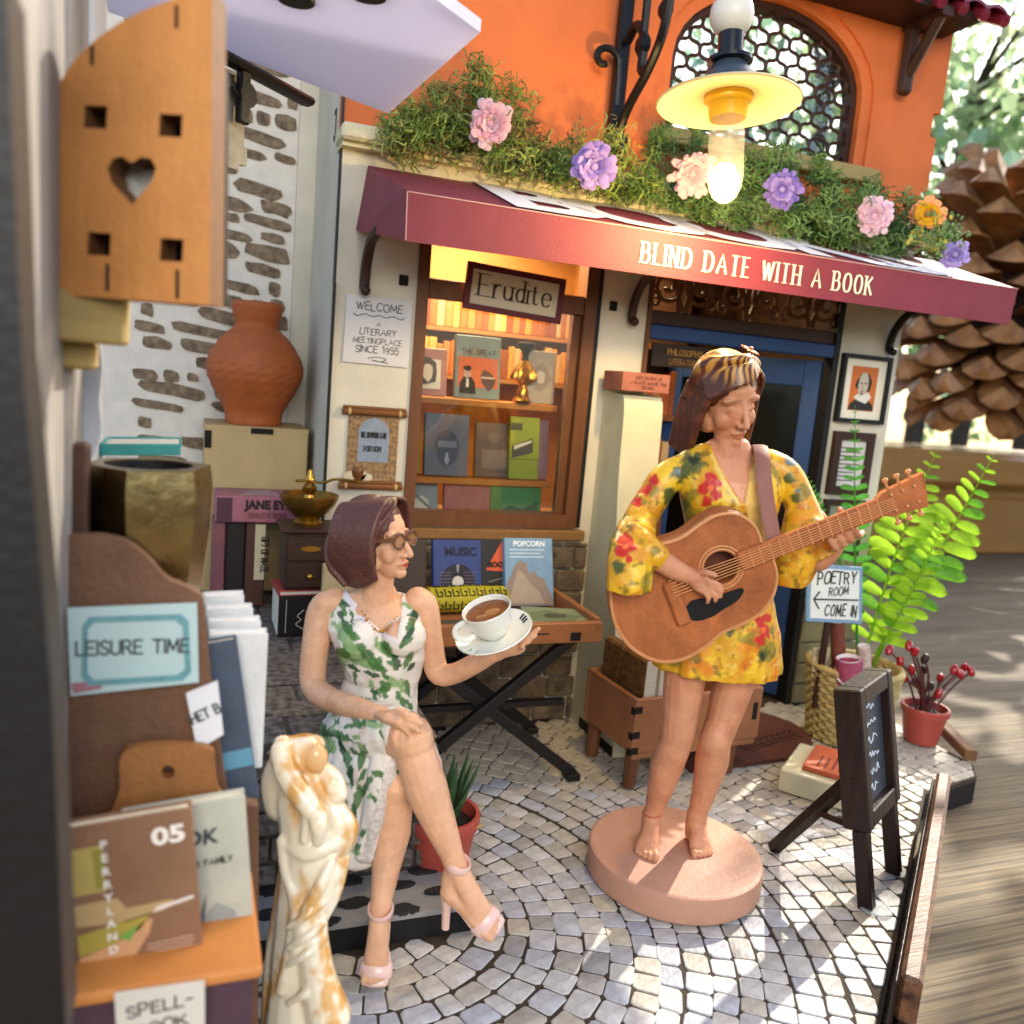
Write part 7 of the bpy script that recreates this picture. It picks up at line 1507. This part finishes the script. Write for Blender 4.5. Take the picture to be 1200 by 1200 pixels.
# feet in heeled sandals
tw1 = atz(439, 1150, .03); an1 = s.p(446, 1068, -.435); hl1 = Vector((an1.x, an1.y, an1.z-.055))+_fh*.03
an2 = s.p(535, 1016, -.42); hl2 = s.p(524, 1044, -.405); tw2 = s.p(580, 1088, -.44)
def heeled(mb, toe, heel, ank, sd, s_=1.0, big=1):
    toe, heel, ank, sd = Vector(toe), Vector(heel), Vector(ank), Vector(sd); d_ = (toe-heel).normalized(); nrm_ = sd.cross(d_); nrm_ = nrm_ if nrm_.dot(ank-heel) > 0 else -nrm_
    ball_ = heel.lerp(toe, .78)+nrm_*.012
    mb.tube(catmull([ank, heel.lerp(ank, .45), heel+nrm_*.02+d_*.012], 4), lerp_list([.030*s_, .031*s_, .025*s_], 4), n=12, round_=True)
    mb.tube(catmull([ank, ank.lerp(ball_, .45)+nrm_*.006, ball_], 5), lerp_list([(.030*s_, .031*s_), (.030*s_, .025*s_), (.037*s_, .014*s_)], 5), n=12, up=tuple(sd), round_=True)
    mb.tube(catmull([heel+nrm_*.018, heel.lerp(toe, .42)+nrm_*.022, ball_], 5), lerp_list([(.022*s_, .02*s_), (.026*s_, .022*s_), (.037*s_, .014*s_)], 5), n=12, up=tuple(sd), round_=True)
    for o, l, r in ((-.026, 1.03, .011), (-.009, 1.03, .0088), (.005, 1.0, .0082), (.017, .96, .0078), (.027, .91, .0072)):
        o *= s_*big; a_ = heel.lerp(toe, .76)+sd*o+nrm_*.013; e_ = heel.lerp(toe, l)+sd*o*1.08+nrm_*.009; mb.tube([a_, a_.lerp(e_, .6)+nrm_*.003, e_], [r*s_, r*s_*1.05, r*s_*.85], n=8, round_=True)
    return d_, nrm_
sd1 = Vector(_rt); sd2 = (tw2-hl2).normalized().cross(_fh*-1).normalized().cross((tw2-hl2).normalized()); sd2 = (Vector(-_fh)*.8+_rt*.0); sd2 = (sd2-(tw2-hl2).normalized()*sd2.dot((tw2-hl2).normalized())).normalized()
sd2 = (sd2*.45+((tw2-hl2).normalized().cross(sd2))*.9).normalized()
d1, n1_ = heeled(mb, tw1, hl1, an1, sd1, 1.0, 1); d2, n2_ = heeled(mb, tw2, hl2, an2, sd2, 1.0, -1)
sm_ = fuse(mb, .0040, 3, 'body'); P = verts_np(sm_); C = np.tile(lin('#dcaa86'), (len(P), 1)); C = mixc(C, lin('#cb9070'), sstep(np_noise(P, 12, 2, 3), .0, .5)*.55)
hl_ = (np.c_[P, np.ones(len(P))] @ np.array(HMs.inverted()).T)[:, :3]; C = facepaint(C, hl_, '#a81c20', '#4a2a22', '#c47a62'); paint(sm_, C)
hip = s.p(430, 880, .1); sp_w = thing('person', 'seated woman in white and green leaf-print dress holding up a coffee cup', 'person', (hip.x, hip.y, .56)); put(sm_, 'body', skin_mat('painted_skin', .45), sp_w)
# dress of the seated woman
d = Fig(2.58)
loft(d.mb, [ring(d, *r) for r in ((428, 885, .05, 63, 58, 40), (430, 862, .05, 62, 56, 40), (440, 826, .03, 51, 44, 40), (448, 796, .015, 44, 35, 40), (447, 765, .0, 54, 42, 40), (441, 738, .0, 60, 40, 40), (440, 716, .008, 58, 30, 40), (440, 702, .015, 50, 22, 40), (441, 694, .02, 36, 17, 40))])
d.mb.ell(d.p(474, 746, -.09), (.068, .06, .064), 16); d.mb.ell(d.p(422, 750, -.08), (.07, .06, .066), 16)
d.limb([(408, 872, .0, 44, 42), (430, 862, -.18, 44, 40), (462, 858, -.32, 30, 28), (470, 858, -.35, 24, 24)], n=20)         # lap
d.limb([(398, 880, -.05, 40), (418, 892, -.2, 40), (440, 900, -.28, 32)], n=18)
d.limb([(428, 872, -.22, 40, 26), (424, 915, -.29, 36, 22), (417, 960, -.33, 32, 18), (412, 998, -.36, 29, 13), (411, 1006, -.365, 28, 12)], n=20)          # hanging side
d.limb([(462, 868, -.33, 20, 15), (449, 905, -.365, 16, 12), (440, 945, -.38, 13, 10), (431, 985, -.39, 11, 8), (427, 1004, -.395, 10, 7)], n=12)
d.limb([(486, 870, -.18, 22, 14), (505, 892, -.22, 12, 8), (514, 905, -.23, 6, 5)], n=12)
dm = fuse(d.mb, .0042, 2, 'dress'); P = verts_np(dm); Q = proj_np(P); Nn = np.array([v.normal[:] for v in dm.vertices], np.float32); front = (Nn @ np.array(CF)) < -.02
V = inpoly(Q[:, :2], [(404, 686), (412, 700), (430, 722), (450, 742), (464, 748), (467, 735), (471, 712), (472, 686)]) & front
P2 = P.copy(); P2[V] -= Nn[V]*.012; low = sstep(Q[:, 1], 850, 900); P2 += Nn*(np_noise(P*np.array([1, 1, .3]), 18, 4, 2)*low*.012)[:, None]; P2 += Nn*(np_noise(P, 16, 14, 2)*sstep(-np.abs(Q[:, 1]-800), -45, -10)*.007)[:, None]; set_verts(dm, P2)
jit_ = np.stack([np_noise(P, 50, 1, 2), np_noise(P, 50, 5, 2)], 1)*3; jq = Q[:, :2]+jit_; n3 = np_noise(P, 40, 31, 3)
C = np.tile(lin('#d9d2c8'), (len(P), 1)); C = mixc(C, lin('#c9b0a2'), sstep(np_noise(P, 8, 3, 3), .1, .4)*sstep(Q[:, 1], 770, 810)*.9)
def leafm(C, lst, col):
    for (px, py, l, w, an) in lst:
        x = jq[:, 0]-px; y = jq[:, 1]-py; ca, sa = math.cos(rad(an)), math.sin(rad(an)); u = (x*ca+y*sa)/(l*.95); v = (-x*sa+y*ca)/(w*.80); dd = u*u+v*v*(1.0+.5*np.clip(u, -1, 1))+.7*n3+.18; C = mixc(C, lin(col), sstep(-dd, -1.0, -.7)*front*.93)
    return C
DG, MG, LG = '#23482a', '#3f6b34', '#7fa068'
C = leafm(C, [(405, 745, 26, 13, 55), (420, 770, 30, 14, 40), (450, 760, 22, 9, 35), (485, 705, 14, 7, 110), (400, 770, 14, 12, 60), (462, 800, 16, 8, 30), (385, 870, 22, 9, 60), (440, 850, 20, 6, 10), (400, 930, 24, 10, 75)], LG)
C = leafm(C, [(396, 702, 15, 6, 50), (403, 716, 12, 5, 70), (410, 740, 22, 7, 60), (428, 762, 24, 7, 40), (440, 778, 22, 8, 35), (402, 765, 13, 8, 30), (482, 730, 26, 8, 105), (490, 712, 13, 6, 120), (475, 752, 14, 7, 140), (455, 765, 15, 6, 50), (478, 775, 15, 7, 120), (448, 808, 15, 6, 150), (470, 820, 17, 6, 60), (478, 808, 14, 5, 75), (395, 790, 15, 6, 30), (430, 822, 14, 5, 10), (375, 850, 14, 8, 40), (398, 862, 26, 7, 25), (415, 850, 20, 5, 170), (378, 880, 18, 6, 70), (408, 895, 24, 7, 80), (424, 890, 22, 6, 105), (395, 925, 26, 7, 85), (418, 940, 28, 7, 105), (408, 975, 22, 7, 95), (430, 920, 22, 5, 115), (388, 960, 20, 6, 80)], MG)
rl2 = random.Random(6); C = leafm(C, [(rl2.uniform(372, 490), rl2.uniform(700, 1000), rl2.uniform(7, 15), rl2.uniform(3, 5), rl2.uniform(20, 130)) for _ in range(60)], MG); C = leafm(C, [(rl2.uniform(372, 490), rl2.uniform(700, 1000), rl2.uniform(6, 12), rl2.uniform(2, 4), rl2.uniform(20, 130)) for _ in range(40)], LG)
C = leafm(C, [(400, 722, 10, 4, 60), (407, 708, 8, 4, 20), (486, 722, 16, 5, 100), (478, 745, 13, 5, 130), (465, 775, 12, 6, 60), (482, 782, 10, 5, 130), (435, 790, 13, 4, 20), (414, 782, 12, 4, 30), (400, 875, 16, 5, 80), (412, 910, 18, 5, 90), (384, 860, 10, 5, 20), (415, 955, 16, 4, 100), (440, 812, 9, 4, 30)], DG)
lace = inpoly(Q[:, :2], [(482, 860), (470, 866), (452, 900), (438, 950), (420, 1012), (440, 1012), (452, 950), (462, 905), (484, 872)]) & front; lz = .75+.25*np.clip(np_noise(P, 90, 3, 2)*2+.5, 0, 1); C = np.where(lace[:, None], lin('#d4cac4')[None]*lz[:, None], C)
trim = inpoly(Q[:, :2], [(404, 690), (430, 724), (464, 751), (464, 758), (424, 730), (398, 694)]) & front & ~V; C = mixc(C, lin('#d6cdd0'), trim*.9); C = mixc(C, lin('#dcaa86'), V*1.0)
paint(dm, C); put(dm, 'dress', mat('painted_print', '#d9d2c8', .45, attr='Col', bump=.2, bscale=70), sp_w)
# bob hair
h = MB(); M_ = HMs; h.ell((0, -.030, .038), (.090, .104, .098), 24, M=M_); h.ell((0, -.060, -.040), (.088, .066, .092), 20, M=M_)
for sg_ in (-1, 1): h.ell((sg_*.066, -.030, -.045), (.036, .058, .084), 18, M=M_)
for i in range(22):
    f = i/21
    for sg_ in (-1, 1):
        st = Vector((sg_*.008, .050-.13*f, .126-.03*f*f)); e = Vector((sg_*(.070-.02*f*f), .030-.135*f, -.105-.03*math.sin(f*2.6))); m_ = Vector((sg_*.101, .040-.14*f, .030)); m2 = Vector((sg_*(.102-.01*f), .036-.145*f, -.045)); h.tube(catmull([M_ @ st, M_ @ Vector((sg_*.066, .054-.14*f, .106)), M_ @ m_, M_ @ m2, M_ @ e], 5), lerp_list([.006, .009, .010, .010, .006], 5), n=6, round_=True)
for i in range(9):
    a_ = -1+2*i/8; h.tube(catmull([M_ @ Vector((0, -.115, .07)), M_ @ Vector((a_*.06, -.134, .0)), M_ @ Vector((a_*.082, -.122, -.07)), M_ @ Vector((a_*.07, -.085, -.130))], 5), lerp_list([.010, .014, .014, .008], 5), n=8, round_=True)
for i in range(8): h.tube(catmull([M_ @ Vector((-.012, .052, .122)), M_ @ Vector((.032+.005*i, .070-.012*i, .102)), M_ @ Vector((.078, .052-.012*i, .052)), M_ @ Vector((.092, .030-.010*i, -.01))], 5), .0085, n=6, round_=True)
hm = fuse(h, .0034, 3, 'hair', .5); P = verts_np(hm); C = np.tile(lin('#54322a'), (len(P), 1)); C = mixc(C, lin('#6e4840'), sstep(np_noise(P*np.array([1, 1, .35]), 110, 6, 2), .05, .45)*.45); paint(hm, C); put(hm, 'hair', mat('painted_bob', '#54322a', .42, attr='Col', bump=.35, bscale=90, coat=.08), sp_w)
# glasses, earring, necklace
M_fr = mat('amber_frame', '#6a4630', .25, alpha=.85, coat=.3); M_ln = mat('amber_lens', '#a8744c', .1, alpha=.55)
b = MB(HMs); q = MB(HMs)
for s_ in (-1, 1):
    ring_ = [(s_*.033+.026*math.cos(6.2832*k/24)*(1+.12*math.cos(6.28*k/12)), .094-.006*abs(math.cos(6.2832*k/24)), .004+.021*math.sin(6.2832*k/24)) for k in range(24)]
    b.tube(ring_, .0046, n=6, closed=True); q.add(ring_, [tuple(range(24))]); b.tube([(s_*.058, .088, .012), (s_*.079, .05, .010), (s_*.082, .0, .006)], (.0035, .006), n=6)
b.tube([(-.009, .098, .006), (0, .103, .008), (.009, .098, .006)], .0045, n=6)
gl = part('sunglasses', b, M_fr, sp_w); part('lens', q, M_ln, gl)
b = MB(); c_ = HMs @ Vector((.088, .0, -.075)); 
for k in range(5): a_ = k*1.2566; b.tube([c_, c_+CR*(.016*math.sin(a_))+CU*(.016*math.cos(a_))], [.006, .002], n=6, round_=True)
b.tube([c_+CU*.014, HMs @ Vector((.082, .0, -.046))], .0022, n=5); part('star_earring', b, mat('gold', '#b8863a', .35, metal=1), sp_w)
b = MB(); 
for k in range(16): f = k/15; px = 424+44*f; py = 716+20*math.sin(math.pi*min(1, f*1.1))+8*f; b.ell(s.p(px, py, -.072-.03*math.sin(math.pi*f)), .003+.0012*(k % 3), 8)
part('necklace', b, mat('gold', '#b8863a', .35, metal=1), sp_w)
# sandals
M_sh = mat('blush_shoe', '#d9b4a8', .3, coat=.3, bump=.06)
for nm, (toe, heel, ank, sd, dd, nn) in (('a', (tw1, hl1, an1, sd1, d1, n1_)), ('b', (tw2, hl2, an2, sd2, d2, n2_))):
    toe, heel, ank = Vector(toe), Vector(heel), Vector(ank); sd = Vector(sd)
    b = MB(); b.tube(catmull([heel-nn*.008, heel.lerp(toe, .4)-nn*.002, heel.lerp(toe, .75)-nn*.006, heel.lerp(toe, 1.05)-nn*.006], 4), lerp_list([(.026, .009), (.028, .009), (.044, .009), (.034, .008)], 4), n=10, up=tuple(sd), round_=True); sh = part('sandal', b, M_sh, sp_w)
    hb_ = heel-nn*.008; hb2 = Vector((hb_.x, hb_.y, .014)) if nm == 'a' else s.p(522, 1088, -.40)
    b = MB(); b.tube([hb_+nn*.004, hb_.lerp(hb2, .4), hb2], [.020, .013, .011], n=8); part('heel', b, M_sh, sh)
    c_ = ank+(ank-heel).normalized()*.012; ax_ = (ank-heel).normalized(); u_ = ax_.orthogonal().normalized(); v_ = ax_.cross(u_); b = MB(); b.tube([c_+u_*(.0325*math.cos(6.2832*k/22))+v_*(.0325*math.sin(6.2832*k/22)) for k in range(22)], (.014, .005), n=8, closed=True, up=tuple(ax_)); part('ankle_strap', b, M_sh, sh)
    c_ = heel.lerp(toe, .80)+nn*.004; b = MB(); b.tube(catmull([c_+sd*.042*math.cos(math.pi*k/8)+nn*(.024*math.sin(math.pi*k/8)-.002) for k in range(9)], 2), (.020, .0045), n=8, up=tuple(dd)); part('toe_strap', b, M_sh, sh)

# cup, saucer
cupc = s.p(578, 738, -.20); un = (CR*-.26+CU*.88-CF*.40).normalized(); CM2 = frame(cupc, un.orthogonal(), un.cross(un.orthogonal())); kk = 1.0
xr = (CR-un*CR.dot(un)).normalized(); CM2 = frame(cupc, xr, un.cross(xr)) @ Matrix.Diagonal((.9, .9, .9, 1))
M_chi = mat('white_china', '#dcdcd2', .18, coat=.6, var=.04, vscale=8)
cu_ = thing('coffee_cup', 'white china cup of coffee tilted on its saucer in the raised hand', 'cup', cupc)
b = MB(CM2); b.lathe([(.036, -.018), (.040, -.012), (.052, .0), (.068, .03), (.077, .065), (.081, .082), (.0795, .0845), (.076, .082), (.070, .055), (.055, .02), (.001, .01)], 40, closed=False); part('bowl', b, M_chi, cu_)
b = MB(CM2); b.lathe([(.0735, .068), (.001, .0685)], 32, closed=False); cf = part('coffee', b, mat('coffee', '#6a3a1c', .18, var=.35, vscale=25, col2='#8a5a34'), cu_)
b = MB(CM2); b.ell((.015, -.005, .0685), (.026, .02, .0015), 14); b.ell((-.02, -.02, .0685), (.02, .012, .0012), 12); part('crema', b, mat('crema', '#a8713c', .3, var=.4, vscale=60), cf)
b = MB(CM2); b.tube(catmull([(-.070, -.012, .06), (-.105, -.03, .055), (-.112, -.032, .025), (-.085, -.022, .0), (-.058, -.01, .005)], 6), (.010, .013), n=10); part('handle', b, M_chi, cu_)
sa = thing('saucer', 'white china saucer with green and black marks under the cup', 'saucer', cupc-un*.03)
b = MB(CM2); b.lathe([(.045, -.026), (.05, -.030), (.10, -.020), (.128, -.006), (.126, -.002), (.10, -.013), (.05, -.020), (.001, -.021)], 48, closed=False); part('dish', b, M_chi, sa)
for a_, c_, l in ((.35, '#1a1a18', .02), (.5, '#1a1a18', .02), (.2, '#1a1a18', .018), (-2.4, '#7fa08a', .035), (-2.1, '#7fa08a', .03)):
    b = MB(CM2); b.tube([((.098)*math.cos(a_), .098*math.sin(a_), -.0105), ((.098+l)*math.cos(a_+.03), (.098+l)*math.sin(a_+.03), -.003)], (.003, .0012), n=6); part('mark', b, mat('ink_'+c_.strip('#'), c_, .5), sa)
